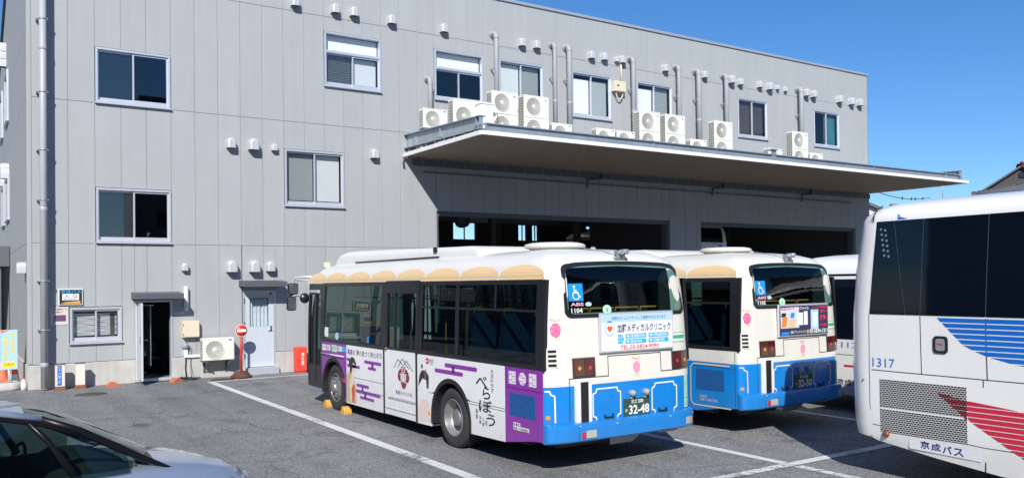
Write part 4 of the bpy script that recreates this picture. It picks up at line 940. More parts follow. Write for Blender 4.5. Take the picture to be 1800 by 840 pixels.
def boolcut(me, cutters, mats):
    """subtract closed cutter meshes from me; returns a new mesh"""
    o = bpy.data.objects.new('body', me); COL.objects.link(o); cs = []
    for c in cutters:
        cm = c.mesh('cutter', mats); co = bpy.data.objects.new('cutter', cm); COL.objects.link(co); cs.append(co)
        md = o.modifiers.new('cut', 'BOOLEAN'); md.operation = 'DIFFERENCE'; md.solver = 'EXACT'; md.object = co
    dg = bpy.context.evaluated_depsgraph_get(); dg.update()
    res = bpy.data.meshes.new_from_object(o.evaluated_get(dg)); res.name = 'body'
    for co in cs: m_ = co.data; bpy.data.objects.remove(co); bpy.data.meshes.remove(m_)
    bpy.data.objects.remove(o); return res
def bus_bottom(x, y):
    pts = [(0, 0.42), (0.3, 0.42), (1.0, 0.31), (2.0, 0.29), (3.2, 0.23), (6.4, 0.22), (7.4, 0.30), (7.8, 0.34), (9, 0.34)]
    for a, b in zip(pts, pts[1:]):
        if y <= b[0]: return a[1]+(b[1]-a[1])*(y-a[0])/(b[0]-a[0])
    return 0.34
SL = lambda u, v, o: (lev(v)[0]-o, u, v)
SR = lambda u, v, o: (BW-lev(v)[0]+o, u, v)
RR = lambda u, v, o: (u, rear_y(u, v)-o, v)
FR = lambda u, v, o: (u, front_y(u, v)+o, v)
WF, WR, ARCH = 7.04, 2.47, 0.56; WZ = 0.43
SIDE_WIN = [(5.36, 7.56), (2.34, 3.40), (0.30, 2.26)]    # glazed bays, y ranges
_cache = {}
def city_body():
    if 'body' in _cache: return _cache['body']
    ymid = [0.5, 1.0, 2.0, 3.2, 4.4, 5.4, 6.4, 7.2, 7.8, 8.2]
    zs = [0.20, 0.44, 0.66, 1.10, 1.30, 1.62, 1.95, 2.12, 2.30, 2.42, 2.48, 2.55, 2.61, 2.66, 2.70, 2.74, 2.80, 2.84, 2.855]
    def mf(x, y, z):
        if z < 1.10 and z > 0.0: return 1 if z > 0.3 or y < 1 or y > 7.8 else 1
        if z <= 0: return 3
        if z > 2.42 and y > 0.30: return 2
        return 0
    mb = loft(zs, LEV, BW, ymid, bus_bottom, mf)
    me = tri_ngons(mb.mesh('body', [m_cream, m_blue, m_cream, m_under]))
    def K(): return MB()
    cut_ = []
    c = K(); c.prism([(0.07, 0.42), (2.41, 0.42), (2.41, 1.9), (2.36, 2.40), (2.15, 2.62), (0.33, 2.62), (0.12, 2.40), (0.07, 1.9)], 'y', 3.05, 8.50, 3); cut_.append(c)
    c = K(); c.prism([(0.075, 0.95), (2.405, 0.95), (2.405, 1.9), (2.355, 2.40), (2.15, 2.61), (0.33, 2.61), (0.125, 2.40), (0.075, 1.9)], 'y', 0.32, 3.06, 3); cut_.append(c)
    for xa, xb in ((-0.2, 0.3), (2.18, 2.7)):
        for (ya, yb) in [(0.24, 7.60)]:
            c = K(); c.box((xa, ya, 1.335), (xb, yb, 2.385), 3); cut_.append(c)
    c = K(); c.box((-0.2, 7.74, 0.44), (0.3, 8.40, 2.20), 3); cut_.append(c)
    c = K(); c.box((2.18, 7.62, 1.2), (2.7, 8.38, 2.33), 3); cut_.append(c)
    c = K(); c.prism([(0.37, 2.0), (2.11, 2.0), (2.11, 2.57), (1.24, 2.60), (0.37, 2.57)], 'y', -0.3, 0.6, 3); cut_.append(c)
    c = K(); c.prism([(0.22, 1.05), (2.26, 1.05), (2.20, 2.36), (0.28, 2.36)], 'y', 8.2, 9.3, 3); cut_.append(c)
    for xa, xb in ((-0.2, 0.52), (1.96, 2.7)):
        for yw in (WF, WR):
            c = K(); c.prism([(yw+ARCH, -0.2)]+[(yw+ARCH*math.cos(t), WZ-0.02+ARCH*math.sin(t)) for t in lin(0, math.pi, 33)]+[(yw-ARCH, -0.2)], 'x', xa, xb, 3); cut_.append(c)
    res = boolcut(me, cut_, [m_cream, m_blue, m_cream, m_under])
    res.polygons.foreach_set('use_smooth', [abs(p.normal.z) < 0.999 or p.center.z > 2.7 for p in res.polygons])
    try: res.set_sharp_from_angle(angle=R(35))
    except Exception: pass
    _cache['body'] = res
    return res
def wheel_mesh(rear):
    k = 'wheel%d' % rear
    if k in _cache: return _cache[k]
    r_ = 0.445; w = 0.25; t = MB()
    # tyre: outer face at t=0 pointing to -x, inner at +w
    prof = [(0.275, 0.02), (0.30, 0.0), (0.345, -0.008), (0.40, 0.0), (0.432, 0.018), (r_, 0.05), (r_, w-0.05), (0.432, w-0.018), (0.38, w), (0.29, w-0.01), (0.275, w-0.03)]
    t.lathe(prof, (0, 0, 0), 'x', 48, 0)
    for q in range(4): tt = 0.06+q*(w-0.12)/3; t.lathe([(r_+0.001, tt-0.006), (r_-0.012, tt-0.003), (r_-0.012, tt+0.003), (r_+0.001, tt+0.006)], (0, 0, 0), 'x', 48, 0)
    for q in range(48):
        a = 2*math.pi*q/48; c, s_ = math.cos(a), math.sin(a); c2, s2 = math.cos(a+0.05), math.sin(a+0.05)
        t.add([(0.022, c*0.436, s_*0.436), (0.022, c2*0.436, s2*0.436), (0.05, c2*(r_+0.004), s2*(r_+0.004)), (0.05, c*(r_+0.004), s_*(r_+0.004))], [(0, 1, 2, 3)])
    tyre = t.mesh('tyre', m_tyre)
    m = MB()
    if not rear:
        m.lathe([(0.277, 0.015), (0.262, -0.002), (0.255, 0.012), (0.25, 0.05), (0.235, 0.055), (0.19, -0.01), (0.165, -0.018), (0.155, -0.006), (0.10, -0.006), (0.095, -0.05), (0.085, -0.065), (0.001, -0.07)], (0, 0, 0), 'x', 40, 0)
        for q in range(8):
            a = 2*math.pi*q/8; m.disc((0.012, 0.212*math.cos(a), 0.212*math.sin(a)), 0.026, 'x', 14, 1)
            for e in (0.3,): m.lathe([(0.014, -0.006), (0.014, -0.03), (0.001, -0.032)], (0, 0.128*math.cos(a+e), 0.128*math.sin(a+e)), 'x', 6, 0)
    else:
        m.lathe([(0.277, 0.015), (0.262, -0.002), (0.255, 0.012), (0.25, 0.10), (0.235, 0.13), (0.215, 0.14), (0.20, 0.165), (0.15, 0.17), (0.14, 0.12), (0.12, 0.06), (0.09, 0.045), (0.001, 0.04)], (0, 0, 0), 'x', 40, 0)
        for q in range(8):
            a = 2*math.pi*q/8; m.disc((0.15, 0.206*math.cos(a), 0.206*math.sin(a)), 0.028, 'x', 14, 1)
            m.lathe([(0.015, 0.17), (0.015, 0.13), (0.001, 0.128)], (0, 0.172*math.cos(a+0.3), 0.172*math.sin(a+0.3)), 'x', 6, 0)
    rim = m.mesh('rim', [m_rim, m_ink])
    _cache[k] = (tyre, rim); return _cache[k]
def add_wheels(bus, W, wf, wr, z=WZ):
    for yy, rear in ((wf, 0), (wr, 1)):
        for side in (0, 1):
            ty, rm = wheel_mesh(rear)
            w = inst('wheel', ty, bus, (0.03 if side == 0 else W-0.03, yy, z), 0 if side == 0 else math.pi); inst('rim', rm, w)
            if rear:
                w2 = inst('inner_wheel', ty, bus, (0.30 if side == 0 else W-0.30, yy, z), 0 if side == 0 else math.pi)
    MB().tube([(0.4, wr, z), (W-0.4, wr, z)], 0.09, 10).tube([(0.4, wf, z), (W-0.4, wf, z)], 0.07, 10).lathe([(0.05, -0.2), (0.2, -0.12), (0.22, 0), (0.2, 0.12), (0.05, 0.2)], (W/2, wr, z), 'x', 16).build('axle', m_under, bus)
def arch_lip(bus, f, yw, name='wheel_arch_lip'):
    mb = MB(); pts_o, pts_i = [], []
    for k in range(25):
        a = math.pi*k/24; pts_o.append((yw-(ARCH+0.035)*math.cos(a), WZ-0.02+(ARCH+0.035)*math.sin(a))); pts_i.append((yw-(ARCH-0.03)*math.cos(a), WZ-0.02+(ARCH-0.03)*math.sin(a)))
    zb_ = bus_bottom(0, yw)+0.02
    pts_o = [(yw-ARCH-0.035, zb_)]+pts_o+[(yw+ARCH+0.035, zb_)]; pts_i = [(yw-ARCH+0.03, zb_)]+pts_i+[(yw+ARCH-0.03, zb_)]
    n = len(pts_o)
    for (po, pi, oo, oi) in ((pts_o, pts_i, 0.016, 0.016), (pts_o, pts_o, 0.0, 0.016), (pts_i, pts_i, 0.016, -0.5)):
        b = len(mb.v); mb.v += [f(u, v, oo) for u, v in po]+[f(u, v, oi) for u, v in pi]
        for i in range(n-1): mb.f.append((b+i, b+i+1, b+n+i+1, b+n+i)); mb.mi.append(0); mb.sm.append(False)
    mb.build(name, m_black, bus)
def arch_poly(y0, y1, z0, z1, yw=None):
    """side panel outline; z0 a number or a function of y; arch bitten out where it crosses"""
    zb = z0 if callable(z0) else (lambda y: z0)
    pts = [(y0, z1), (y1, z1)]
    r_ = ARCH+0.03; zc = WZ-0.02
    ya, yb = (yw-r_, yw+r_) if yw else (None, None)
    bot = []
    if yw is None or yb <= y0 or ya >= y1: bot = [(y, zb(y)) for y in lin(y1, y0, 6)]
    else:
        arc = [(yw+r_*math.cos(a), zc+r_*math.sin(a)) for a in lin(0, math.pi, 25)]
        arc = [p for p in arc if y0+0.001 < p[0] < y1-0.001]
        if yb < y1: bot += [(y1, zb(y1)), (yb, zb(yb))]
        else:
            bot += [(y1, max(zb(y1), zc+math.sqrt(max(0, r_*r_-(y1-yw)**2))))]
        bot += [p for p in arc if p[1] > z0_(zb, p[0])]
        if ya > y0: bot += [(ya, zb(ya)), (y0, zb(y0))]
        else: bot += [(y0, max(zb(y0), zc+math.sqrt(max(0, r_*r_-(y0-yw)**2))))]
    return pts+bot
def z0_(zb, y): return zb(y)-1e-6
def plate(mb, f, pts, o0, o1, mi=0):
    n = len(pts); b = len(mb.v)
    mb.v += [tuple(f(u, v, o1)) for u, v in pts]+[tuple(f(u, v, o0)) for u, v in pts]
    mb.f.append(tuple(range(b, b+n))); mb.mi.append(mi); mb.sm.append(False)
    for i in range(n):
        j = (i+1) % n; mb.f.append((b+i, b+j, b+n+j, b+n+i)); mb.mi.append(mi); mb.sm.append(False)
    return mb
def rose(bus, f, u, v, s=1.0):
    mb = MB(); shape(mb, f, [(u+s*0.085*(1+0.06*math.sin(5*t))*math.cos(t), v+s*0.11*(1+0.05*math.sin(7*t))*math.sin(t)) for t in lin(0, 2*math.pi, 31)[:-1]], 0.004)
    mb.build('rose_emblem', m_pink if s > 0.75 else m_pink2, bus)
    mb = MB()
    for k, r_ in enumerate((0.030, 0.048, 0.066)):
        for q in range(3): stroke(mb, f, [(u+s*r_*math.cos(t), v+s*r_*1.25*math.sin(t)) for t in lin(q*2.1+k, q*2.1+k+1.5, 7)], 0.007*s, 0.005)
    mb.build('rose_petal_lines', m_pink2 if s > 0.75 else m_pink, bus)
    mb = MB()
    for k in range(4): stroke(mb, f, [(u-0.045*s+0.03*s*k, v-0.12*s), (u-0.055*s+0.035*s*k, v-0.165*s-0.01*(k % 2))], 0.007, 0.004)
    mb.build('leaf_sprig', m_tan, bus)
    mb = MB()
    for k in range(5): stroke(mb, f, [(u+s*(-0.085+0.036*k+0.016*math.cos(t+k)), v+s*(0.155+0.022*math.sin(t*1.3+k))) for t in lin(0, 3.4, 7)], 0.004, 0.004)
    mb.build('lettering', m_redl, bus)

m_grille_p = brickmat('engine_grille_blue', (0.004, 0.012, 0.03), (0.01, 0.13, 0.42), 0.020, 0.026, 0.0045)
def seat(bus, x, y, z, m=m_seat):
    if 'seat' not in _cache:
        mb = MB(); mb.box((-0.21, -0.2, 0.36), (0.21, 0.24, 0.46), 0, 0.03); mb.prism([(-0.24, 0.44), (-0.14, 0.44), (-0.19, 1.02), (-0.25, 1.02)], 'x', -0.21, 0.21); mb.tube([(-0.2, -0.25, 1.0), (-0.2, -0.26, 1.08), (0.2, -0.26, 1.08), (0.2, -0.25, 1.0)], 0.014, 6, 1); mb.box((-0.05, -0.1, 0), (0.05, 0.1, 0.36), 2)
        _cache['seat'] = mb.mesh('seat', [m_seat, m_pole, m_grey])
    inst('seat', _cache['seat'], bus, (x, y, z))
def city_bus(loc, rz, label, variant, plate_no, fleet_no):
    bus = empty('city_bus', loc, rz, label=label, cat='bus', group='city buses parked nose to the depot' if variant != 'lift' else None)
    body = inst('body', city_body(), bus)
    if variant == 'wrap': body.material_slots[2].link = 'OBJECT'; body.material_slots[2].material = m_bwhite
    # inner floor and dividers so that the saloon reads as a room
    MB().box((0.08, 3.06, 0.421), (2.40, 8.45, 0.43)).box((0.09, 0.34, 0.951), (2.39, 3.05, 0.96)).box((0.08, 3.04, 0.43), (2.40, 3.06, 0.95)).build('saloon_floor', m_floor, bus)
    MB().box((0.35, 0.36, 2.600), (2.13, 8.45, 2.606)).build('ceiling_lining', m_bint, bus)
    for (yy, zz, xs) in ((0.75, 0.96, (0.35, 0.80, 1.24, 1.68, 2.13)), (1.5, 0.96, (0.36, 0.80, 1.70, 2.12)), (2.3, 0.96, (0.36, 0.80, 1.70, 2.12)), (5.2, 0.43, (2.12, 1.70)), (5.95, 0.43, (2.12, 0.36)), (6.4, 0.6, (0.36,)), (6.6, 0.6, (2.12,))):
        for x in xs: seat(bus, x, yy, zz)
    pl_ = MB()
    for (x, y) in ((0.5, 3.5), (0.5, 4.75), (2.0, 3.4), (2.0, 5.5), (0.55, 6.5), (1.95, 6.9)): pl_.tube([(x, y, 0.43), (x, y, 2.59)], 0.016, 6)
    pl_.tube([(0.55, 3.2, 2.15), (0.55, 7.3, 2.15)], 0.014, 6); pl_.tube([(1.93, 3.2, 2.15), (1.93, 7.3, 2.15)], 0.014, 6)
    pl_.build('hand_rails', m_pole, bus)
    MB().box((1.5, 7.75, 0.43), (2.3, 8.3, 1.15), 0, 0.05).box((1.35, 7.3, 0.43), (1.37, 7.9, 1.5)).build('driver_cab', m_grey, bus)
    st = MB(); st.lathe([(0.2, 0), (0.215, 0.012), (0.2, 0.024)], (1.85, 7.7, 1.2), 'z', 20); st.build('steering_wheel', m_bframe, bus)
    # ---- left side glazing
    def frame_bar(mb, f, y0, y1, z0, z1, o0=-0.05, o1=0.004): block(mb, f, y0, y1, z0, z1, o0, o1, 0, 2, 5)
    for f, left in ((SL, True), (SR, False)):
        fb = MB()
        yF = 7.60
        frame_bar(fb, f, 0.12, 7.66 if left else 8.30, 2.37, 2.43, -0.05, 0.006); frame_bar(fb, f, 0.12, 3.50 if left else 8.30, 1.30, 1.36, -0.05, 0.006)
        if left: frame_bar(fb, f, 4.74, 7.66, 1.285, 1.35, -0.05, 0.006)
        frame_bar(fb, f, 0.12, 0.30, 1.361, 2.369); frame_bar(fb, f, 2.26, 2.34, 1.361, 2.369); frame_bar(fb, f, 3.40, 3.50, 1.361, 2.369)
        if left: frame_bar(fb, f, 4.72, 4.90, 1.351, 2.369); frame_bar(fb, f, 7.56, 7.66, 1.351, 2.369)
        else: frame_bar(fb, f, 5.36, 5.46, 1.361, 2.369); frame_bar(fb, f, 7.56, 7.64, 1.361, 2.369)
        wins = [(0.30, 2.26, True), (2.34, 3.40, True)]+([(4.90, 7.56, False)] if left else [(3.50, 5.36, True), (5.46, 7.56, True)])
        for (ya, yb, slide) in wins:
            if slide:
                frame_bar(fb, f, ya, yb, 2.02, 2.05, -0.04, 0.003); frame_bar(fb, f, (ya+yb)/2-0.014, (ya+yb)/2+0.014, 2.051, 2.369, -0.03, 0.002)
        fb.build('window_frame', m_bframe, bus)
        for (ya, yb, slide) in wins:
            mb = MB(); z0 = 1.361
            mb.grid(lambda u, v, f=f: f(u, v, -0.012), [ya, yb], [z0, 1.6, 1.95, 2.15, 2.369]); mb.build('side_window', g_bus, bus)
        if left:
            gu = MB(); block(gu, f, 0.10, 0.14, 1.30, 2.43, 0.0, 0.016, 0, 2, 5); gu.build('window_trim', m_bframe, bus)
    # black masking film behind the first bay as in the photograph: mostly opaque dark lining with a clear slot
    # rain rail
    mb = MB(); block(mb, SL, 0.14, 8.45, 2.472, 2.479, 0, 0.006, 0, 20, 2); mb.build('rain_rail', body.material_slots[2].material if variant == 'wrap' else m_cream, bus)
    # ---- doors
    mb = MB(); block(mb, SL, 3.50, 4.72, 2.24, 2.45, -0.04, 0.022, 0, 2, 4); block(mb, SL, 3.50, 3.585, 1.29, 2.239, -0.04, 0.012, 0, 2, 4); block(mb, SL, 4.655, 4.72, 1.29, 2.239, -0.04, 0.012, 0, 2, 4); block(mb, SL, 3.586, 4.654, 1.31, 1.345, -0.03, 0.008); block(mb, SL, 4.36, 4.40, 1.346, 2.239, -0.03, 0.0, 0, 2, 4)
    mb.build('door_frame', m_bframe, bus)
    mb = MB(); mb.grid(lambda u, v: SL(u, v, -0.02), [3.586, 4.655], [1.346, 1.6, 1.9, 2.239]); mb.build('door_glass', g_bus, bus)
    dm = m_wrap if variant == 'wrap' else m_cream
    mb = MB(); plate(mb, SL, [(3.585, 0.535), (4.56, 0.535), (4.56, 1.305), (3.585, 1.305)], 0, 0.012); plate(mb, SL, [(4.568, 0.23), (4.72, 0.23), (4.72, 1.285), (4.568, 1.305)], 0, 0.010); plate(mb, SL, [(3.585, 0.235), (4.56, 0.235), (4.56, 0.52), (3.585, 0.52)], 0, 0.012)
    mid = mb.build('middle_door', dm, bus)
    if variant != 'wrap':
        mb = MB(); plate(mb, SL, [(3.585, 0.24), (4.72, 0.24), (4.72, 1.10), (3.585, 1.10)], 0.012, 0.014); mb.build('door_skirt', m_blue, bus)
    mb = MB(); block(mb, SL, 3.585, 4.58, 0.505, 0.530, 0.0, 0.024); block(mb, SL, 3.585, 4.66, 0.335, 0.352, 0.0, 0.022); mb.build('door_rail', m_alu, bus)
    mb = MB(); block(mb, SL, 3.525, 3.575, 0.22, 1.31, -0.01, 0.016); block(mb, SL, 4.725, 4.775, 0.22, 1.30, -0.01, 0.016); mb.build('door_seal', m_bframe, bus)
    MB().lathe([(0.02, -0.03), (0.02, 0.0), (0.012, 0.01)], (-0.012, 4.62, 1.33), 'x', 8).build('door_knob', m_chrome, bus)
    # front door: two narrow leaves
    mb = MB()
    for (ya, yb, za, zb) in ((7.66, 7.745, 0.36, 2.42), (8.40, 8.44, 0.36, 2.42), (7.745, 8.40, 2.20, 2.42), (7.745, 8.40, 0.36, 0.45), (8.03, 8.11, 0.451, 2.199)): block(mb, SL, ya, yb, za, zb, -0.05, 0.006, 0, 2, 5)
    for (ya, yb) in ((7.745, 8.03), (8.11, 8.40)): block(mb, SL, ya, yb, 0.451, 0.80, -0.04, 0.0, 0, 2, 2)
    mb.build('front_door', m_bframe, bus)
    for (ya, yb) in ((7.745, 8.03), (8.11, 8.40)): MB().grid(lambda u, v: SL(u, v, -0.02), [ya, yb], [0.801, 1.3, 1.7, 2.199]).build('door_glass', glass('door_glass_clear', (0.55, 0.70, 0.64)), bus)
    mb = MB(); block(mb, SL, 7.84, 8.36, 2.235, 2.295, 0.006, 0.05, 0, 2, 2, 0.01); mb.build('door_lamp', m_alu, bus)
    # windscreen
    mb = MB(); mb.grid(lambda u, v: FR(u, v, 0.004), lin(0.16, 2.32, 17), lin(1.0, 2.40, 7)); mb.build('windscreen', g_bus, bus)
    mb = MB(); block(mb, FR, 0.3, 2.18, 2.42, 2.60, -0.01, 0.01, 0, 13, 3); mb.build('destination_sign', m_bframe, bus)
    mb = MB(); block(mb, FR, 0.1, 2.38, 0.36, 0.60, -0.02, 0.05, 0, 13, 2, 0.02); mb.build('front_bumper', m_blue, bus)
    for x0, x1 in ((0.22, 0.55), (1.93, 2.26)): mb = MB(); block(mb, FR, x0, x1, 0.66, 0.84, 0.0, 0.02, 0, 6, 2, 0.02); mb.build('headlight', m_clear, bus)
    # mirrors
    mb = MB(); mb.tube([(0.12, 8.45, 2.56), (0.02, 8.62, 2.57), (-0.06, 9.02, 2.55), (-0.08, 9.12, 2.45), (-0.08, 9.14, 2.18)], 0.02, 8); mb.tube([(0.15, 8.4, 2.50), (-0.04, 8.95, 2.49)], 0.014, 6); mb.build('mirror_arm', m_bwhite, bus)
    MB().box((-0.20, 9.03, 2.20), (0.02, 9.15, 2.44), 0, 0.03).build('mirror', m_bframe, bus); MB().box((-0.22, 9.05, 1.86), (-0.02, 9.15, 2.16), 0, 0.03).build('mirror', m_bframe, bus); MB().lathe([(0.001, -0.03), (0.09, -0.02), (0.11, 0.02)], (0.14, 9.0, 2.12), 'y', 16).build('round_mirror', m_bframe, bus)
    MB().tube([(-0.12, 9.1, 2.2), (-0.12, 9.1, 2.1)], 0.012, 6).tube([(-0.05, 9.1, 2.16), (0.14, 9.02, 2.16)], 0.01, 6).build('mirror_stem', m_bframe, bus)
    mb = MB(); mb.box((-0.185, 9.024, 2.22), (0.005, 9.029, 2.42)); mb.box((-0.205, 9.044, 1.88), (-0.035, 9.049, 2.14)); mb.build('mirror_glass', m_chrome, bus)
    MB().tube([(2.36, 8.45, 2.5), (2.5, 8.95, 2.5), (2.56, 9.0, 2.3)], 0.02, 8).box((2.46, 8.94, 1.95), (2.66, 9.04, 2.3), 0, 0.03).build('mirror', m_bframe, bus)
    # ---- roof gear
    mb = MB(); hx0, hx1 = 0.42, 2.06
    ring = lambda ya, yb, ix, z, zf: [(hx0+ix, ya, z), (hx1-ix, ya, z), (hx1-ix, yb, zf), (hx0+ix, yb, zf)]
    rs = [ring(2.30, 8.0, 0.0, 2.76, 2.76), ring(2.33, 7.95, 0.0, 2.85, 2.88), ring(2.46, 7.78, 0.03, 2.925, 2.99), ring(2.70, 7.60, 0.10, 2.965, 3.04), ring(3.9, 7.2, 0.28, 2.99, 3.06)]
    mb.v = [p for r_ in rs for p in r_]
    for i in range(len(rs)-1):
        for k in range(4): j = (k+1) % 4; mb.f.append((i*4+k, i*4+j, i*4+4+j, i*4+4+k)); mb.mi.append(0); mb.sm.append(False)
    mb.f.append((16, 17, 18, 19)); mb.mi.append(0); mb.sm.append(False)
    hump = mb.build('roof_unit', m_cream if variant != 'wrap' else mat('roof_unit_white', (0.70, 0.695, 0.665), 0.4, noise=0.03, streak=0.04), bus)
    md = hump.modifiers.new('soft', 'BEVEL'); md.width = 0.05; md.segments = 3; md.limit_method = 'ANGLE'; md.angle_limit = R(12)
    MB().box((0.40, 3.55, 2.80), (0.44, 6.9, 2.83)).box((0.40, 3.62, 2.9), (0.425, 3.72, 2.98)).build('unit_latch', m_bframe, bus)
    MB().lathe([(0.36, 2.86), (0.42, 2.875), (0.44, 2.895), (0.42, 2.925), (0.34, 2.945), (0.001, 2.955)], (1.02, 1.25, 0), 'z', 32).lathe([(0.37, 2.80), (0.36, 2.86)], (1.02, 1.25, 0), 'z', 32).build('roof_vent', m_cream, bus)
    MB().lathe([(0.05, 2.84), (0.05, 2.87), (0.03, 2.90), (0.001, 2.905)], (1.75, 1.3, 0), 'z', 14).build('antenna_base', m_grey, bus)
    MB().box((0.33, 8.34, 2.74), (0.47, 8.44, 2.86), 0, 0.015).build('marker_lamp', m_beige, bus); MB().box((2.0, 8.34, 2.74), (2.14, 8.44, 2.86), 0, 0.015).build('marker_lamp', m_beige, bus)
    # rear camera
    MB().box((1.24, 0.20, 2.69), (1.44, 0.34, 2.715)).tube([(1.31, 0.14, 2.775), (1.31, 0.27, 2.775)], 0.030, 12).tube([(1.38, 0.12, 2.785), (1.38, 0.26, 2.785)], 0.036, 12).box((1.29, 0.19, 2.71), (1.40, 0.24, 2.76)).tube([(1.34, 0.25, 2.77), (1.25, 0.4, 2.79), (1.1, 0.7, 2.85)], 0.010, 6).build('rear_camera', m_galv, bus)
    # ---- wheels and arches
    add_wheels(bus, BW, WF, WR)
    for yw in (WF, WR): arch_lip(bus, SL, yw); arch_lip(bus, SR, yw)
    ug = MB(); ug.box((0.5, 0.7, 0.30), (2.0, 2.0, 0.48)); ug.box((0.55, 3.2, 0.26), (1.9, 6.2, 0.40)); ug.tube([(0.5, 0.55, 0.33), (1.3, 0.55, 0.33)], 0.10, 12); ug.tube([(0.35, 0.9, 0.34), (0.35, 1.6, 0.34)], 0.11, 12); ug.build('underbody', m_under, bus)
    MB().add([(1.02, 0.10, 0.42), (1.62, 0.10, 0.42), (1.50, 0.22, 0.26), (1.12, 0.22, 0.26)], [(0, 1, 2, 3)]).add([(1.9, 0.12, 0.42), (2.35, 0.12, 0.42), (2.3, 0.2, 0.33), (1.95, 0.2, 0.33)], [(0, 1, 2, 3)]).build('mud_flap', m_grey, bus)
    # ---- rear
    def ringpatch(mb, f, outer, inner, off):
        n = len(outer); b = len(mb.v); mb.v += [f(u, v, off) for u, v in outer]+[f(u, v, off) for u, v in inner]+[f(u, v, -0.005) for u, v in outer]
        for i in range(n):
            j = (i+1) % n
            mb.f.append((b+i, b+j, b+n+j, b+n+i)); mb.mi.append(0); mb.sm.append(False)
            mb.f.append((b+i, b+j, b+2*n+j, b+2*n+i)); mb.mi.append(0); mb.sm.append(False)
    def rwin(i):
        x0, x1, z0, z1 = 0.305+i, 2.175+0.205-i, 1.945+i, 2.63-i; pts = []
        xb0, xb1 = x0+0.03, x1+0.0
        for k in range(7): a = math.pi+math.pi/2*k/6; pts.append((x0+0.10+0.10*math.cos(a), z0+0.08+0.08*math.sin(a)))
        pts += [(x, z0) for x in lin(x0+0.2, x1-0.2, 8)]
        for k in range(7): a = -math.pi/2+math.pi/2*k/6; pts.append((x1-0.10+0.10*math.cos(a), z0+0.08+0.08*math.sin(a)))
        xt0, xt1 = x0+0.0, x1-0.06
        for k in range(7): a = math.pi/2*k/6; pts.append((xt1-0.14+0.14*math.cos(a), z1-0.10+0.10*math.sin(a)))
        pts += [(x, z1+0.035*(1-(2*(x-xt0)/(xt1-xt0)-1)**2)) for x in lin(xt1-0.25, xt0+0.25, 10)]
        for k in range(7): a = math.pi/2+math.pi/2*k/6; pts.append((xt0+0.14+0.14*math.cos(a), z1-0.10+0.10*math.sin(a)))
        return pts
    mb = MB(); ringpatch(mb, RR, rwin(0.0), rwin(0.045), 0.012); mb.build('rear_window_frame', m_bframe, bus)
    inn = rwin(0.04); mb = MB(); zmin, zmax = min(p[1] for p in inn), max(p[1] for p in inn)
    cu, cv = sum(p[0] for p in inn)/len(inn), (zmin+zmax)/2
    # concentric rings keep the pane on the curved back
    rsn = 6; n = len(inn); b = len(mb.v)
    for q in range(rsn+1):
        t = 1-q/rsn*0.98; mb.v += [RR(cu+(u-cu)*t, cv+(v-cv)*t, 0.006) for u, v in inn]
    for q in range(rsn):
        for i in range(n): j = (i+1) % n; mb.f.append((b+q*n+i, b+q*n+j, b+(q+1)*n+j, b+(q+1)*n+i)); mb.mi.append(0); mb.sm.append(True)
    mb.f.append(tuple(b+rsn*n+i for i in range(n))); mb.mi.append(0); mb.sm.append(True)
    mb.build('rear_window', g_rear, bus)
    # stickers on the pane
    mb = MB(); block(mb, RR, 0.375, 0.60, 2.155, 2.375, 0.006, 0.009, 0, 4, 2); mb.build('wheelchair_sign', m_sblue, bus)
    mb = MB(); f = RR
    shape(mb, f, ell(0.462, 2.335, 0.018, 0.018, 12), 0.012); stroke(mb, f, [(0.462, 2.31), (0.468, 2.262), (0.515, 2.262), (0.538, 2.205), (0.562, 2.21)], 0.017, 0.012); stroke(mb, f, [(0.466, 2.288), (0.505, 2.288)], 0.013, 0.012)
    stroke(mb, f, [(0.488+0.052*math.cos(t), 2.225+0.05*math.sin(t)) for t in lin(2.2, 6.0, 16)], 0.013, 0.012); mb.build('wheelchair_symbol', m_white, bus)
    mb = MB(); put_text(mb, 'ABS', RR, 0.395, 0.60, 2.092, 2.135, 0, 0.03, 0.010); mb.build('lettering', m_pink2, bus)
    mb = MB(); put_text(mb, fleet_no, RR, 0.40, 0.575, 2.005, 2.065, 0, 0.02, 0.010); mb.build('lettering', m_white, bus)
    mb = MB(); shape(mb, RR, ell(0.675, 2.112, 0.05, 0.027), 0.010); mb.build('oval_sticker', m_lblue, bus)
    mb = MB(); shape(mb, RR, ell(0.97, 2.035, 0.072, 0.062), 0.010); mb.build('round_badge', m_mint, bus); mb = MB(); put_text(mb, '8', RR, 0.955, 0.985, 2.005, 2.06, 0, 0.03, 0.013); mb.build('lettering', m_green, bus)
    # ad board
    yb_ = 0.0
    AD = lambda u, v, o: (u, yb_-o, v)
    MB().box((0.80, 0.0, 1.48), (2.08, 0.035, 1.995), 0, 0.01).box((0.9, 0.036, 1.55), (1.0, 0.12, 1.65)).box((1.9, 0.036, 1.55), (2.0, 0.12, 1.65)).build('advert_frame', m_alu, bus)
    mb = MB(); block(mb, AD, 0.825, 2.055, 1.505, 1.97, -0.002, 0.004); ad = mb.build('advert_panel', m_white if variant != 'blue' else mat('ad_dark', (0.035, 0.04, 0.10), 0.4), bus)
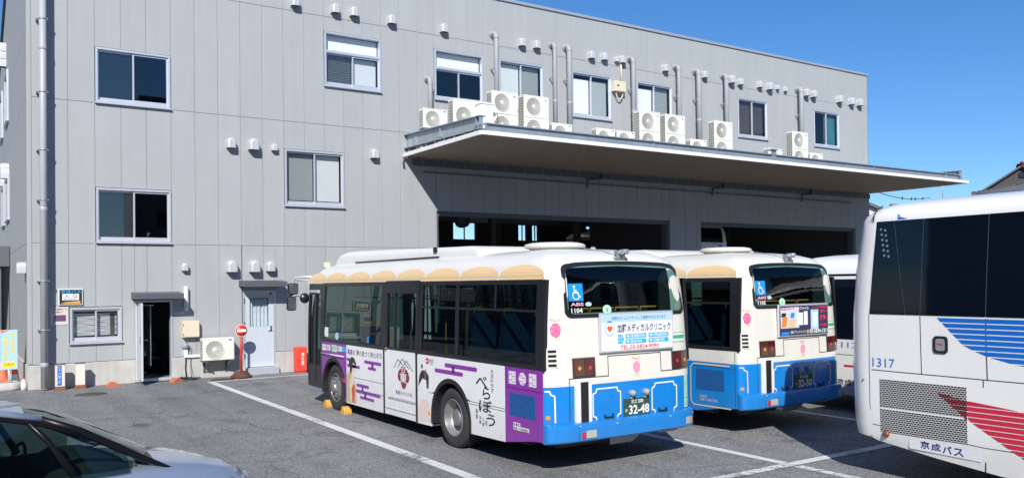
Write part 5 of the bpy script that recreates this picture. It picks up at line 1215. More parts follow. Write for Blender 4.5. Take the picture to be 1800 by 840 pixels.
    if variant == 'wrap' or variant == 'lift':
        mb = MB(); shape(mb, AD, [(0.825, 1.875), (2.055, 1.875), (2.055, 1.97), (0.825, 1.97)], 0.006); mb.build('advert_header', m_lblue, bus)
        mb = MB(); put_text(mb, '地域のホームドクターとして皆様のお力になります', AD, 0.99, 1.93, 1.898, 1.945, 0, 0.0, 0.008); put_text(mb, '加藤メディカルクリニック', AD, 1.08, 2.02, 1.735, 1.845, 0, 0.02, 0.008); mb.build('lettering', m_inkb, bus)
        mb = MB(); shape(mb, AD, ell(0.955, 1.79, 0.085, 0.10), 0.006); mb.build('logo_ring', m_lblue, bus); mb = MB(); shape(mb, AD, ell(0.955, 1.79, 0.062, 0.073), 0.008); mb.build('logo_disc', m_white, bus)
        mb = MB(); shape(mb, AD, [(0.955+0.045*math.sin(t)**3*1.0, 1.79+0.0032*(13*math.cos(t)-5*math.cos(2*t)-2*math.cos(3*t)-math.cos(4*t))) for t in lin(0, 2*math.pi, 25)[:-1]], 0.010); mb.build('heart_logo', mat('heart_red', (0.75, 0.12, 0.06), 0.5), bus)
        mb = MB()
        for (u0, v0, t_) in ((1.22, 1.655, '循環器内科'), (1.62, 1.655, '呼吸器内科'), (1.22, 1.585, '総合内科'), (1.62, 1.585, '肝臓内科')): shape(mb, AD, [(u0, v0), (u0+0.36, v0), (u0+0.36, v0+0.058), (u0, v0+0.058)], 0.006)
        shape(mb, AD, [(1.09, 1.59), (1.16, 1.59), (1.195, 1.645), (1.16, 1.71), (1.09, 1.71)], 0.006); mb.build('advert_pills', m_cyan, bus)
        mb = MB()
        for (u0, v0, t_) in ((1.22, 1.655, '循環器内科'), (1.62, 1.655, '呼吸器内科'), (1.22, 1.585, '総合内科'), (1.62, 1.585, '肝臓内科')): put_text(mb, '♥', AD, u0+0.02, u0+0.065, v0+0.010, v0+0.045, 0, 0, 0.008); put_text(mb, t_, AD, u0+0.085, u0+0.085+0.05*len(t_), v0+0.008, v0+0.05, 0, 0.01, 0.008)
        put_text(mb, '診療', AD, 1.10, 1.16, 1.655, 1.69, 0, 0, 0.008); put_text(mb, '科目', AD, 1.10, 1.16, 1.61, 1.645, 0, 0, 0.008); mb.build('lettering', m_white, bus)
        mb = MB(); put_text(mb, 'TEL.03-5824-9090', AD, 1.13, 1.80, 1.515, 1.57, 0, 0.015, 0.008); mb.build('lettering', mat('tel_red', (0.70, 0.05, 0.04), 0.5), bus)
    else:
        def q(u0, u1, v0, v1, m, nm, off=0.006, sk=0.0): mb = MB(); shape(mb, AD, [(u0, v0), (u1, v0), (u1+sk, v1), (u0+sk, v1)], off); mb.build(nm, m, bus)
        q(0.84, 1.30, 1.62, 1.95, mat('ad_white', (0.62, 0.64, 0.70), 0.5), 'advert_photo'); q(0.86, 0.98, 1.64, 1.80, mat('ad_orange', (0.75, 0.25, 0.03), 0.5), 'advert_photo', 0.008, 0.03); q(1.02, 1.18, 1.63, 1.76, m_orange, 'advert_photo', 0.008, 0.04); q(1.08, 1.17, 1.78, 1.86, m_sblue, 'advert_photo', 0.008, 0.02); q(1.24, 1.40, 1.66, 1.86, m_white, 'advert_photo', 0.009); q(1.42, 1.52, 1.66, 1.88, m_white, 'advert_photo', 0.009)
        q(0.85, 0.96, 1.80, 1.86, m_ink, 'advert_photo', 0.009, 0.02); q(1.60, 1.80, 1.58, 1.90, m_lblue, 'advert_photo', 0.007); q(1.64, 1.77, 1.62, 1.86, mat('ad_pale', (0.70, 0.80, 0.92), 0.4), 'advert_photo', 0.009)
        mb = MB(); put_text(mb, '白いファイル', AD, 1.20, 1.55, 1.90, 1.955, 0, 0.03, 0.010); put_text(mb, '(株)プリンテックス', AD, 1.08, 1.47, 1.525, 1.575, 0, 0.02, 0.010); put_text(mb, '03-5834-1211', AD, 1.56, 2.04, 1.520, 1.585, 0, 0.03, 0.010); mb.build('lettering', m_white, bus)
        mb = MB(); put_text(mb, '加工紙ラミネータ', AD, 0.85, 1.17, 1.905, 1.955, 0, 0.02, 0.010); put_text(mb, '安い', AD, 1.84, 2.03, 1.84, 1.90, 0, 0.03, 0.010); put_text(mb, '19', AD, 1.85, 1.99, 1.72, 1.81, 0, 0.04, 0.010); put_text(mb, '円', AD, 2.0, 2.04, 1.72, 1.76, 0, 0.02, 0.010); put_text(mb, '年中無休', AD, 1.84, 2.03, 1.62, 1.67, 0, 0.02, 0.010); put_text(mb, 'ファイル印刷製本', AD, 1.62, 2.04, 1.915, 1.955, 0, 0.02, 0.010); mb.build('lettering', mat('ad_pink', (0.72, 0.05, 0.10), 0.5), bus)
        q(0.86, 1.04, 1.515, 1.56, m_sblue, 'advert_tag', 0.008); mb = MB(); shape(mb, AD, ell(1.515, 1.55, 0.03, 0.033), 0.010); mb.build('advert_mark', m_yel, bus)
    # louvre on the corner, lamps, hatch lines
    mb = MB(); block(mb, RR, 0.035, 0.175, 1.33, 1.585, 0.0, 0.012, 0, 5, 2, 0.006); mb.build('corner_louvre', m_cream, bus)
    mb = MB()
    for k in range(4): block(mb, RR, 0.055, 0.155, 1.352+k*0.057, 1.352+k*0.057+0.034, 0.010, 0.014, 0, 4, 2)
    mb.build('louvre_slot', m_bframe, bus)
    for (xa, xb, fl) in ((0.385, 0.735, 0), (2.075, 2.405, 1)):
        mb = MB(); block(mb, RR, xa, xb, 1.20, 1.445, 0.0, 0.022, 0, 4, 2, 0.006); lh = mb.build('lamp_housing', mat('lamp_smoke', (0.035, 0.012, 0.010), 0.12, coat=0.6), bus)
        xm = (xa+xb)/2
        for k, (ua, ub) in enumerate(((xa+0.015, xm-0.006), (xm+0.006, xb-0.015))):
            amber = (k == 0) != bool(fl)
            mb = MB(); block(mb, RR, ua, ub, 1.215, 1.43, 0.020, 0.026, 0, 3, 2, 0.004); mb.build('tail_lamp', m_damb if amber else m_dred, bus)
            mb = MB(); shape(mb, RR, ell((ua+ub)/2, 1.315, 0.026, 0.026, 12), 0.029); mb.build('lamp_bulb', m_amber if amber else m_redl, bus)
    mb = MB(); stroke(mb, RR, [(0.33, 0.66), (0.33, 0.9), (0.33, 1.19), (0.6, 1.19), (0.95, 1.19), (0.95, 1.44), (1.4, 1.44), (1.87, 1.44), (1.87, 1.19), (2.1, 1.19), (2.25, 1.19)], 0.012, 0.003); mb.build('hatch_gap', m_seam, bus)
    # blue apron frames
    mb = MB(); stroke(mb, RR, ticket_frame(0.69, 1.14, 0.635, 1.035, 0.06), 0.017, 0.005, 0, True); stroke(mb, RR, ticket_frame(1.69, 2.15, 0.635, 1.035, 0.06), 0.017, 0.005, 0, True); mb.build('frame_line', m_cline, bus)
    mb = MB(); stroke(mb, RR, [(0.012, 1.05), (0.06, 1.05), (0.075, 1.01), (0.12, 0.99), (0.125, 0.8), (0.125, 0.66)], 0.017, 0.005); mb.build('frame_line', m_gline if variant != 'wrap' else m_cline, bus)
    mb = MB(); block(mb, RR, 0.405, 0.66, 0.60, 1.175, 0.0, 0.034, 0, 5, 3, 0.010); mb.build('exhaust_cover', m_bwhite, bus); mb = MB(); block(mb, RR, 0.475, 0.60, 0.64, 1.145, 0.02, 0.037, 0, 3, 3, 0.003); mb.build('cover_insert', m_bframe, bus)
    mb = MB(); block(mb, RR, 1.19, 1.64, 0.65, 0.87, 0.0, 0.014); pl2 = mb.build('number_plate', m_plate, bus)
    mb = MB(); put_text(mb, '足立', RR, 1.31, 1.41, 0.805, 0.855, 0, 0.01, 0.017); put_text(mb, '200', RR, 1.425, 1.52, 0.806, 0.853, 0, 0.02, 0.017); put_text(mb, 'か', RR, 1.205, 1.25, 0.70, 0.745, 0, 0.01, 0.017); put_text(mb, plate_no, RR, 1.27, 1.625, 0.665, 0.785, 0, 0.025, 0.017); mb.build('lettering', m_white, bus)
    for x in (1.325, 1.565): MB().lathe([(0.001, -0.09), (0.035, -0.08), (0.045, -0.04), (0.042, 0.0), (0.03, 0.05)], (x, 0.03, 0.94), 'y', 14).box((x-0.02, -0.0, 0.87), (x+0.02, 0.05, 0.93)).build('plate_lamp', m_grey, bus)
    for x in (0.945, 1.88): MB().box((x-0.075, 0.0, 0.645), (x+0.075, 0.05, 0.672), 0, 0.008).box((x-0.075, 0.01, 0.66), (x-0.055, 0.06, 0.70)).box((x+0.055, 0.01, 0.66), (x+0.075, 0.06, 0.70)).build('hatch_handle', m_bframe, bus)
    rose(bus, RR, 1.43, 1.275, 0.72); rose(bus, RR, 0.165, 1.80, 0.80)
    mb = MB(); block(mb, RR, 2.315, 2.40, 0.66, 1.10, 0.003, 0.006, 0, 3, 2); mb.build('strip_sticker', m_mint, bus); mb = MB(); put_column(mb, 'アイドリング停止中', RR, 2.357, 0.05, 1.09, 0.42, 0, 0.01, 0.008); mb.build('lettering', m_green, bus)
    mb = MB(); block(mb, RR, 2.11, 2.365, 1.56, 1.69, 0.002, 0.004, 0, 6, 2); mb.build('bus_sticker', m_green, bus); mb = MB(); block(mb, RR, 2.12, 2.355, 1.57, 1.605, 0.004, 0.006, 0, 6, 2); block(mb, RR, 2.12, 2.355, 1.655, 1.68, 0.004, 0.006, 0, 6, 2); mb.build('sticker_field', m_white, bus)
    # bumper
    T2 = [(z, -0.006 if z < 0.62 else 0.0, -0.035 if z < 0.62 else -0.012, 0.26, 8.7, 0.3) for z in (0.40, 0.43, 0.58, 0.64)]
    mb = MB(); zz = [0.405, 0.425, 0.575, 0.632, 0.648]; offs = [0.06, 0.085, 0.090, 0.080, 0.01]
    us = lin(0, 1, 31)
    def bmp(u, k):
        t = -0.32+u*(BW+0.64)       # runs round both corners
        z = zz[k]; o = offs[k]*0.9
        if t < 0.0: return (-0.012, 0.135+(t+0.32)*0.0, z) if u < 0.05 else (-0.012, rear_y(0, z)-o*0.6, z)
        if t > BW: return (BW+0.012, 0.135, z) if u > 0.95 else (BW+0.012, rear_y(BW, z)-o*0.6, z)
        y = rear_y(min(max(t, 0.0), BW), z); return (t-(0.012 if t < 0.3 else 0)*(1-t/0.3 if t < 0.3 else 0)+(0.012*(1-(BW-t)/0.3) if BW-t < 0.3 else 0), y-o, z)
    us = sorted(set([0, 0.1]+[0.1026+k*0.002 for k in range(12)]+lin(0.13, 0.87, 20)+[0.8974-k*0.002 for k in range(12)]+[0.9, 1]))
    mb.grid(lambda u, k: bmp(u, k), us, range(5)); bo = mb.build('rear_bumper', m_blue, bus); bo.data.set_sharp_from_angle(angle=R(28))
    BP = lambda u, v, o: (u, rear_y(u, v)-0.078-o, v)
    for (xa, xb, rx0, rx1) in ((0.52, 0.68, 0.455, 0.512), (2.26, 2.41, 2.415, 2.46)):
        mb = MB(); block(mb, BP, xa, xb, 0.445, 0.545, -0.01, 0.012, 0, 3, 2, 0.005); mb.build('reversing_lamp', m_clear, bus); mb = MB(); block(mb, BP, rx0, rx1, 0.445, 0.53, -0.01, 0.012, 0, 2, 2, 0.004); mb.build('reflector', m_redl, bus)
    mb = MB(); stroke(mb, BP, [(0.41, 0.41), (0.41, 0.61)], 0.008, 0.002); mb.build('bumper_gap', m_seam, bus)
    for x in (0.43, 1.02, 1.95, 2.43): MB().lathe([(0.016, -0.006), (0.012, -0.012), (0.001, -0.012)], (x, rear_y(x, 0.55)-0.078, 0.585 if x > 0.5 else 0.60), 'y', 10).build('bolt', m_galv, bus)
    mb = MB(); block(mb, RR, 0.02, 0.062, 0.70, 0.75, -0.01, 0.015, 0, 2, 2, 0.004); mb.build('side_marker', m_amber, bus)
    # ================= side livery
    if variant == 'wrap':
        def panel(nm, m, *polys):
            mb = MB()
            for p in polys: plate(mb, SL, p, -0.002, 0.007)
            return mb.build(nm, m, bus)
        mb = MB(); plate(mb, SL, arch_poly(1.01, 3.515, lambda y: bus_bottomL(y)+0.02, 1.295, WR), -0.001, 0.003); plate(mb, SL, arch_poly(4.785, 6.39, lambda y: bus_bottomL(y)+0.02, 1.28), -0.001, 0.003); plate(mb, SL, arch_poly(0.15, 0.99, 0.95, 1.10), -0.001, 0.003); mb.build('panel_gap', m_seam, bus)
        panel('side_panel', m_purple, arch_poly(6.40, 7.655, bus_bottomL, 1.284, WF))
        panel('side_panel', m_wrap, arch_poly(4.78, 6.397, 0.716, 1.284)); panel('side_panel', m_wrap, arch_poly(4.78, 6.397, 0.512, 0.706)); panel('side_panel', m_wrap, arch_poly(4.78, 6.397, bus_bottomL, 0.503))
        panel('side_panel', m_wrap, arch_poly(1.003, 3.52, 0.742, 1.30, WR)); panel('side_panel', m_wrap, arch_poly(WR+0.495, 3.52, bus_bottomL, 0.733, WR)); panel('side_panel', m_wrap, arch_poly(1.003, WR-0.495, 0.708, 0.733)); panel('side_panel', m_wrap, arch_poly(1.003, WR-0.52, bus_bottomL, 0.699, WR))
        panel('side_panel', m_purple, arch_poly(0.14, 0.997, 1.038, 1.30)); panel('engine_door', m_purple, arch_poly(0.14, 0.997, lambda y: max(0.30, bus_bottomL(y)), 1.028))
        mb = MB(); block(mb, SL, 0.30, 0.89, 0.675, 0.97, 0.006, 0.010); mb.build('engine_grille', m_grille_p, bus)
        o1 = 0.010
        # scallops above the windows
        for k in range(8):
            yc = 8.10-k*1.0575; hw = 0.515; pts = []
            mb = MB()
            def top(y): e = abs((y-yc)/hw); return 2.492+0.135*(max(0.0, 1-e**2.0))**0.5
            us_ = [yc-hw*math.cos(math.pi*i/20) for i in range(21)]
            for i in range(20):
                a, b = us_[i], us_[i+1]
                lo = [2.434, 2.467]; 
                mb.add([SL(a, 2.434, 0.004), SL(b, 2.434, 0.004), SL(b, 2.469, 0.004), SL(a, 2.469, 0.004)], [(0, 1, 2, 3)])
                za, zb = top(a), top(b); pa = [2.483, 2.483+(za-2.483)*0.35, 2.483+(za-2.483)*0.7, za]; pb = [2.483, 2.483+(zb-2.483)*0.35, 2.483+(zb-2.483)*0.7, zb]
                for q in range(3): mb.add([SL(a, pa[q], 0.004), SL(b, pb[q], 0.004), SL(b, pb[q+1], 0.004), SL(a, pa[q+1], 0.004)], [(0, 1, 2, 3)])
            mb.build('scallop', m_orange, bus)
        # purple cloud bands
        def cloud(*bars):
            mb = MB()
            for b_ in bars: rbar(mb, SL, *b_, o1)
            mb.build('cloud_band', m_purple, bus)
        cloud((4.86, 5.58, 1.005, 1.06), (5.08, 5.42, 0.905, 0.955)); cloud((5.18, 5.28, 0.94, 1.02))
        cloud((5.99, 6.38, 1.0, 1.05), (5.78, 6.36, 0.885, 0.94)); cloud((6.2, 6.28, 0.92, 1.02))
        cloud((5.38, 5.93, 0.565, 0.62)); cloud((4.90, 5.96, 0.455, 0.505), (5.16, 5.78, 0.36, 0.41)); cloud((5.5, 5.59, 0.38, 0.48)); cloud((5.62, 5.7, 0.49, 0.58))
        cloud((1.70, 2.63, 1.165, 1.225), (2.09, 2.94, 1.065, 1.125)); cloud((2.33, 2.42, 1.10, 1.19))
        # writing (the y axis runs backwards along this side)
        mb = MB(); put_text(mb, '蔦重の', SL, 6.34, 5.98, 1.115, 1.215, 0, 0.005, o1); put_text(mb, 'まち', SL, 5.05, 4.83, 1.13, 1.225, 0, 0.005, o1); mb.build('lettering', m_inkp, bus)
        mb = MB(); put_text(mb, '夢の息づく粋な', SL, 5.92, 5.08, 1.115, 1.22, 0, 0.0, o1); mb.build('lettering', m_ink, bus)
        # emblem on the door
        d1 = 0.015
        mb = MB()
        for (ya, yb_, yc, za, zt, zc) in ((4.35, 4.20, 4.05, 1.02, 1.17, 1.10), (4.22, 4.04, 3.80, 1.03, 1.185, 1.04), (3.98, 3.90, 3.66, 1.09, 1.165, 1.015)): stroke(mb, SL, [(ya, za), (yb_, zt), (yc, zc)], 0.014, d1)
        mb.build('mountain_lines', m_ink, bus)
        mb = MB(); shape(mb, SL, [(4.00+0.0, 0.70), (4.06, 0.73), (4.10, 0.80), (4.19, 0.84), (4.215, 0.90), (4.18, 0.98), (4.12, 1.02), (4.00, 1.035), (3.88, 1.02), (3.82, 0.97), (3.79, 0.90), (3.81, 0.84), (3.89, 0.80), (3.93, 0.73)][::-1], d1); mb.build('gourd_emblem', m_wine, bus)
        mb = MB(); put_text(mb, '東', SL, 4.13, 3.87, 0.80, 0.965, 0, 0.02, d1+0.004); put_text(mb, '口', SL, 4.06, 3.94, 0.965, 1.02, 0, 0.03, d1+0.004); mb.build('lettering', m_white, bus)
        mb = MB(); put_text(mb, '厶', SL, 4.08, 3.92, 1.04, 1.11, 0, 0.0, d1+0.002); mb.build('lettering', m_ink, bus)
        mb = MB(); put_text(mb, '蔦重ゆかりの地', SL, 4.30, 3.70, 0.60, 0.665, 0, 0.0, d1); mb.build('lettering', m_inkp, bus)
        # exit mark
        mb = MB(); shape(mb, SL, ell(3.18, 1.215, 0.055, 0.05), o1); mb.build('exit_disc', mat('mark_red', (0.7, 0.03, 0.05), 0.5), bus); mb = MB(); shape(mb, SL, [(3.145, 1.205), (3.215, 1.205), (3.215, 1.222), (3.145, 1.222)], o1+0.003); mb.build('exit_bar', m_white, bus)
        mb = MB(); put_text(mb, '出口', SL, 3.11, 2.98, 1.20, 1.255, 0, 0.01, o1); put_text(mb, 'EXIT', SL, 3.09, 2.99, 1.165, 1.185, 0, 0, o1); shape(mb, SL, ell(3.36, 1.12, 0.028, 0.036), o1); mb.build('lettering', m_ink, bus)
        # brush lettering at the back
        mb = MB()
        for (ch, y0, y1, z0, z1) in (('べ', 1.74, 1.44, 0.96, 1.12), ('ら', 1.56, 1.36, 0.81, 0.98), ('ぼ', 1.66, 1.32, 0.63, 0.80), ('う', 1.46, 1.24, 0.46, 0.625)): put_text(mb, ch, SL, y0, y1, z0, z1, 0, 0.012, o1)
        put_column(mb, '大河ドラマ', SL, 1.31, 0.075, 1.235, 0.33, 0, 0.005, o1, -1); mb.build('brush_lettering', m_ink, bus)
        mb = MB(); put_column(mb, '蔦重', SL, 1.72, 0.055, 0.655, 0.14, 0, 0, o1, -1); put_column(mb, '栄華', SL, 1.63, 0.05, 0.57, 0.12, 0, 0, o1, -1); put_column(mb, '乃夢', SL, 1.55, 0.05, 0.545, 0.12, 0, 0, o1, -1); put_column(mb, '噺', SL, 1.47, 0.05, 0.53, 0.09, 0, 0, o1, -1); mb.build('lettering', m_ink, bus)
        # white crests on the purple panel
        for k, yc in enumerate((0.815, 0.58, 0.35)):
            mb = MB()
            pts = [(yc+0.082, 1.085), (yc-0.082, 1.085), (yc-0.082, 1.25), (yc+0.082, 1.25)] if k != 1 else ell(yc, 1.168, 0.085, 0.082)
            shape(mb, SL, pts, o1); mb.build('white_crest', m_white, bus)
            mb = MB(); stroke(mb, SL, [(yc, 1.09), (yc, 1.245)], 0.006, o1+0.003)
            for q in range(4):
                zq = 1.10+q*0.037
                stroke(mb, SL, [(yc+0.07, zq), (yc+0.005, zq)] if q % 2 else [(yc-0.005, zq+0.012), (yc-0.07, zq+0.012)], 0.006, o1+0.003); stroke(mb, SL, [(yc+0.055-0.11*(q % 2), zq), (yc+0.055-0.11*(q % 2), zq+0.036)], 0.006, o1+0.003)
            mb.build('crest_lines', m_purple, bus)
        mb = MB(); shape(mb, SL, [(0.80, 0.50), (0.44, 0.50), (0.44, 0.55), (0.64, 0.55), (0.64, 0.595), (0.80, 0.595)], o1); mb.build('owner_label', m_white, bus)
        mb = MB(); put_text(mb, '台東区', SL, 0.79, 0.65, 0.553, 0.588, 0, 0.01, o1+0.003); put_text(mb, '京成バス株式会社', SL, 0.79, 0.45, 0.505, 0.543, 0, 0.01, o1+0.003); mb.build('lettering', m_ink, bus)
        # stickers and guide rail at the front
        for (y0, y1, z0, z1, m) in ((7.62, 7.42, 1.12, 1.235, m_white), (7.37, 7.20, 1.13, 1.235, m_white), (7.12, 6.86, 1.12, 1.25, m_mint), (6.81, 6.62, 1.145, 1.235, m_white), (6.61, 6.43, 1.15, 1.235, m_cyan)):
            mb = MB(); block(mb, SL, y0, y1, z0, z1, 0.006, 0.010); mb.build('door_sticker', m, bus)
        mb = MB(); put_text(mb, '入口', SL, 7.60, 7.44, 1.165, 1.22, 0, 0.01, 0.013); put_text(mb, '先払い', SL, 6.79, 6.64, 1.175, 1.215, 0, 0.0, 0.013); put_text(mb, 'のりくち', SL, 7.10, 6.88, 1.17, 1.21, 0, 0.0, 0.013); mb.build('lettering', m_inkb, bus)
        mb = MB(); put_text(mb, 'IC', SL, 7.34, 7.23, 1.15, 1.215, 0, 0.03, 0.013); mb.build('lettering', m_redl, bus)
        MB().tube([(-0.035, 7.62, 1.06), (-0.035, 6.50, 1.06)], 0.012, 8).tube([(-0.035, 7.60, 1.06), (0, 7.60, 1.06)], 0.01, 6).tube([(-0.035, 6.52, 1.06), (0, 6.52, 1.06)], 0.01, 6).tube([(-0.035, 7.05, 1.06), (0, 7.05, 1.06)], 0.01, 6).build('guide_rail', m_bwhite, bus)
        mb = MB(); stroke(mb, SL, [(6.40, 0.708), (6.50, 0.708)], 0.010, o1); mb.build('panel_gap', m_seam, bus)
        mb = MB(); block(mb, SL, 6.46, 6.60, 0.575, 0.645, 0.006, 0.018, 0, 2, 2, 0.01); mb.build('side_marker', m_redl, bus)
        mb = MB(); block(mb, SL, 3.10, 3.16, 0.40, 0.455, 0.006, 0.018, 0, 2, 2, 0.006); mb.build('side_marker', m_amber, bus)
        # two robed figures: plain stand-ins for the printed figures
        def fig(nm, pts, m, off=o1): mb = MB(); shape(mb, SL, pts, off); mb.build(nm, m, bus)
        fig('figure_robe', [(6.37, 0.25), (6.38, 0.72), (6.30, 0.80), (6.16, 0.80), (6.05, 0.74), (5.98, 0.62), (5.95, 0.25)], m_tan); fig('figure_robe', [(6.20, 0.26), (6.24, 0.60), (6.12, 0.78), (6.02, 0.72), (6.0, 0.26)], m_skin, o1+0.002)
        fig('figure_sash', [(6.12, 0.26), (6.15, 0.5), (6.06, 0.60), (6.0, 0.56), (6.02, 0.26)], m_obi, o1+0.004); fig('figure_face', ell(6.04, 0.905, 0.085, 0.10), m_skin); fig('figure_hair', [(6.23, 0.80), (6.21, 1.02), (6.14, 1.085), (6.04, 1.07), (5.93, 0.97), (5.97, 0.94), (6.08, 0.985), (6.12, 0.86), (6.16, 0.78)], m_hair, o1+0.003)
        fig('figure_robe', [(3.50, 0.26), (3.50, 0.52), (3.42, 0.60), (3.20, 0.62), (3.12, 0.54), (3.11, 0.30)], m_rosek); fig('figure_robe', [(3.50, 0.80), (3.44, 0.90), (3.30, 0.92), (3.14, 0.86), (3.13, 0.78), (3.2, 0.62), (3.44, 0.60)], m_wrap, o1); fig('figure_hair', [(3.49, 0.80), (3.44, 0.98), (3.36, 1.06), (3.22, 1.06), (3.13, 0.98), (3.14, 0.80), (3.20, 0.79), (3.22, 0.92), (3.34, 0.94), (3.42, 0.86)], m_hair, o1+0.003); fig('figure_comb', [(3.26, 0.94), (3.24, 1.09), (3.21, 1.09), (3.23, 0.93)], m_obi, o1+0.005)
        # marks inside the front panes
        mb = MB(); block(mb, SL, 7.36, 7.54, 1.39, 1.57, -0.011, -0.008); mb.build('window_sticker', m_white, bus); mb = MB(); shape(mb, SL, ell(6.90, 1.42, 0.09, 0.07), -0.008); mb.build('window_sticker', m_lblue, bus); mb = MB(); block(mb, SL, 5.38, 5.46, 1.37, 1.47, 0.004, 0.007); mb.build('window_sticker', m_sblue, bus)
    else:
        # blue skirt bus: gold frame, engine grille, owner text
        mb = MB(); stroke(mb, SL, [(1.06, 0.40), (0.28, 0.40)], 0.017, 0.004); stroke(mb, SL, [(1.12, 0.46), (1.12, 1.0)], 0.017, 0.004); stroke(mb, SL, [(1.06, 1.06), (0.30, 1.06)], 0.022, 0.004); stroke(mb, SL, [(1.12, 0.46), (1.06, 0.40)], 0.017, 0.004); stroke(mb, SL, [(1.12, 1.0), (1.06, 1.06)], 0.017, 0.004); mb.build('frame_line', m_gline, bus)
        mb = MB(); block(mb, SL, 0.42, 1.00, 0.66, 0.98, 0.0, 0.005); mb.build('engine_grille', m_grille_p, bus)
        mb = MB(); put_text(mb, '台東区', SL, 0.93, 0.77, 0.53, 0.57, 0, 0.0, 0.004); put_text(mb, '京成バス株式会社', SL, 0.93, 0.55, 0.475, 0.52, 0, 0.0, 0.004); mb.build('lettering', m_gline, bus)
        mb = MB(); stroke(mb, SL, [(0.20, 0.43), (0.20, 1.29)], 0.010, 0.003); stroke(mb, SL, [(0.2, 1.028), (1.1, 1.028)], 0.008, 0.003); mb.build('panel_gap', m_seam, bus)
        mb = MB()
        yc, hw = 0.71, 0.515
        for k in range(2):
            yc = 0.71+k*1.0575
            def top(y): e = abs((y-yc)/hw); return 2.492+0.135*(max(0.0, 1-e**2.0))**0.5
            us_ = [yc-hw*math.cos(math.pi*i/20) for i in range(21)]; mb = MB()
            for i in range(20):
                a, b = us_[i], us_[i+1]; mb.add([SL(a, 2.434, 0.004), SL(b, 2.434, 0.004), SL(b, 2.469, 0.004), SL(a, 2.469, 0.004)], [(0, 1, 2, 3)])
                za, zb = top(a), top(b); pa = [2.483+(za-2.483)*t for t in (0, 0.35, 0.7, 1)]; pb = [2.483+(zb-2.483)*t for t in (0, 0.35, 0.7, 1)]
                for q_ in range(3): mb.add([SL(a, pa[q_], 0.004), SL(b, pb[q_], 0.004), SL(b, pb[q_+1], 0.004), SL(a, pa[q_+1], 0.004)], [(0, 1, 2, 3)])
            mb.build('scallop', m_orange, bus)
    return bus
bus_bottomL = lambda y: bus_bottom(0, y)-0.004
city_bus((6.04, 8.36, 0), 0.0, 'city bus wrapped in purple and white print with clinic advert on its back', 'wrap', '32-48', '1104')
city_bus((10.0, 8.77, 0), 0.02, 'cream and blue city bus half shaded at the back, with stationery advert', 'blue', '32-50', '1105')

# ================================================================== PLAIN WHITE BUS (beside, and the one raised in the garage)
def plain_bus(loc, rz, label, number, lifted=False):
    bus = empty('white_bus', loc, rz, label=label, cat='bus')
    body = inst('body', city_body(), bus)
    for k, m in enumerate((m_cbody, m_cbody, m_cbody, m_under)): body.material_slots[k].link = 'OBJECT'; body.material_slots[k].material = m
    for f in (SL, SR):
        mb = MB(); block(mb, f, 0.16, 8.36, 1.30, 2.48, -0.08, 0.006, 0, 2, 6); mb.build('window_band', m_cglass, bus)
        mb = MB(); stroke(mb, f, [(0.2, 1.02), (8.4, 1.02)], 0.010, 0.003); mb.build('panel_gap', m_seam, bus)
        mb = MB(); block(mb, f, 1.45, 1.75, 0.80, 0.84, 0.0, 0.003); mb.build('red_stripe', m_cred, bus)
    mb = MB(); block(mb, RR, 0.36, 2.12, 2.0, 2.60, -0.08, 0.006, 0, 10, 4); mb.build('rear_window', m_cglass, bus)
    mb = MB(); block(mb, FR, 0.2, 2.28, 1.04, 2.38, -0.1, 0.006, 0, 12, 4); mb.build('windscreen', m_cglass, bus)
    mb = MB(); block(mb, RR, 1.85, 2.05, 1.70, 1.90, 0.0, 0.005, 0, 3, 2); mb.build('wheelchair_sign', m_sblue, bus)
    mb = MB(); block(mb, RR, 0.1, 2.38, 1.42, 1.50, 0.0, 0.004, 0, 12, 2); mb.build('blue_stripe', m_cblue, bus)
    mb = MB(); put_text(mb, number, SR, 1.28, 1.72, 1.15, 1.25, 0, 0.0, 0.005); mb.build('lettering', m_cblue, bus)
    mb = MB(); put_text(mb, '京成バス', SR, 1.30, 1.90, 0.46, 0.58, 0, 0.01, 0.005); mb.build('lettering', m_ink, bus)
    add_wheels(bus, BW, WF, WR)
    for yw in (WF, WR): arch_lip(bus, SL, yw); arch_lip(bus, SR, yw)
    MB().box((0.33, 1.9, 2.80), (0.5, 2.1, 2.92), 0, 0.04).box((1.9, 1.9, 2.80), (2.1, 2.1, 2.92), 0, 0.04).build('marker_lamp', m_cbody, bus)
    mb = MB(); block(mb, RR, 0.05, 2.43, 0.42, 0.62, -0.02, 0.05, 0, 14, 2, 0.02); mb.build('rear_bumper', m_cbody, bus)
    return bus
plain_bus((13.45+BW, 10.95, 0), math.pi, 'plain white bus squeezed between the shaded city bus and the striped coach', '1112')
plain_bus((24.65, 24.5, 1.95), 0.0, 'white bus raised on a lift deep inside the second garage bay', '1120', True)
lft = empty('vehicle_lift', (25.9, 28.5, 0), label='steel post lift holding up the white bus inside the garage', cat='lift')
for sx in (-1, 1):
    for yy in (-1.6, 2.8): MB().box((sx*0.55-0.12, yy-0.12, 0), (sx*0.55+0.12, yy+0.12, 2.0)).build('lift_post', m_dgrey, lft)
    MB().box((sx*0.55-0.15, -2.2, 2.001), (sx*0.55+0.15, 3.4, 2.15)).build('lift_beam', m_dgrey, lft)

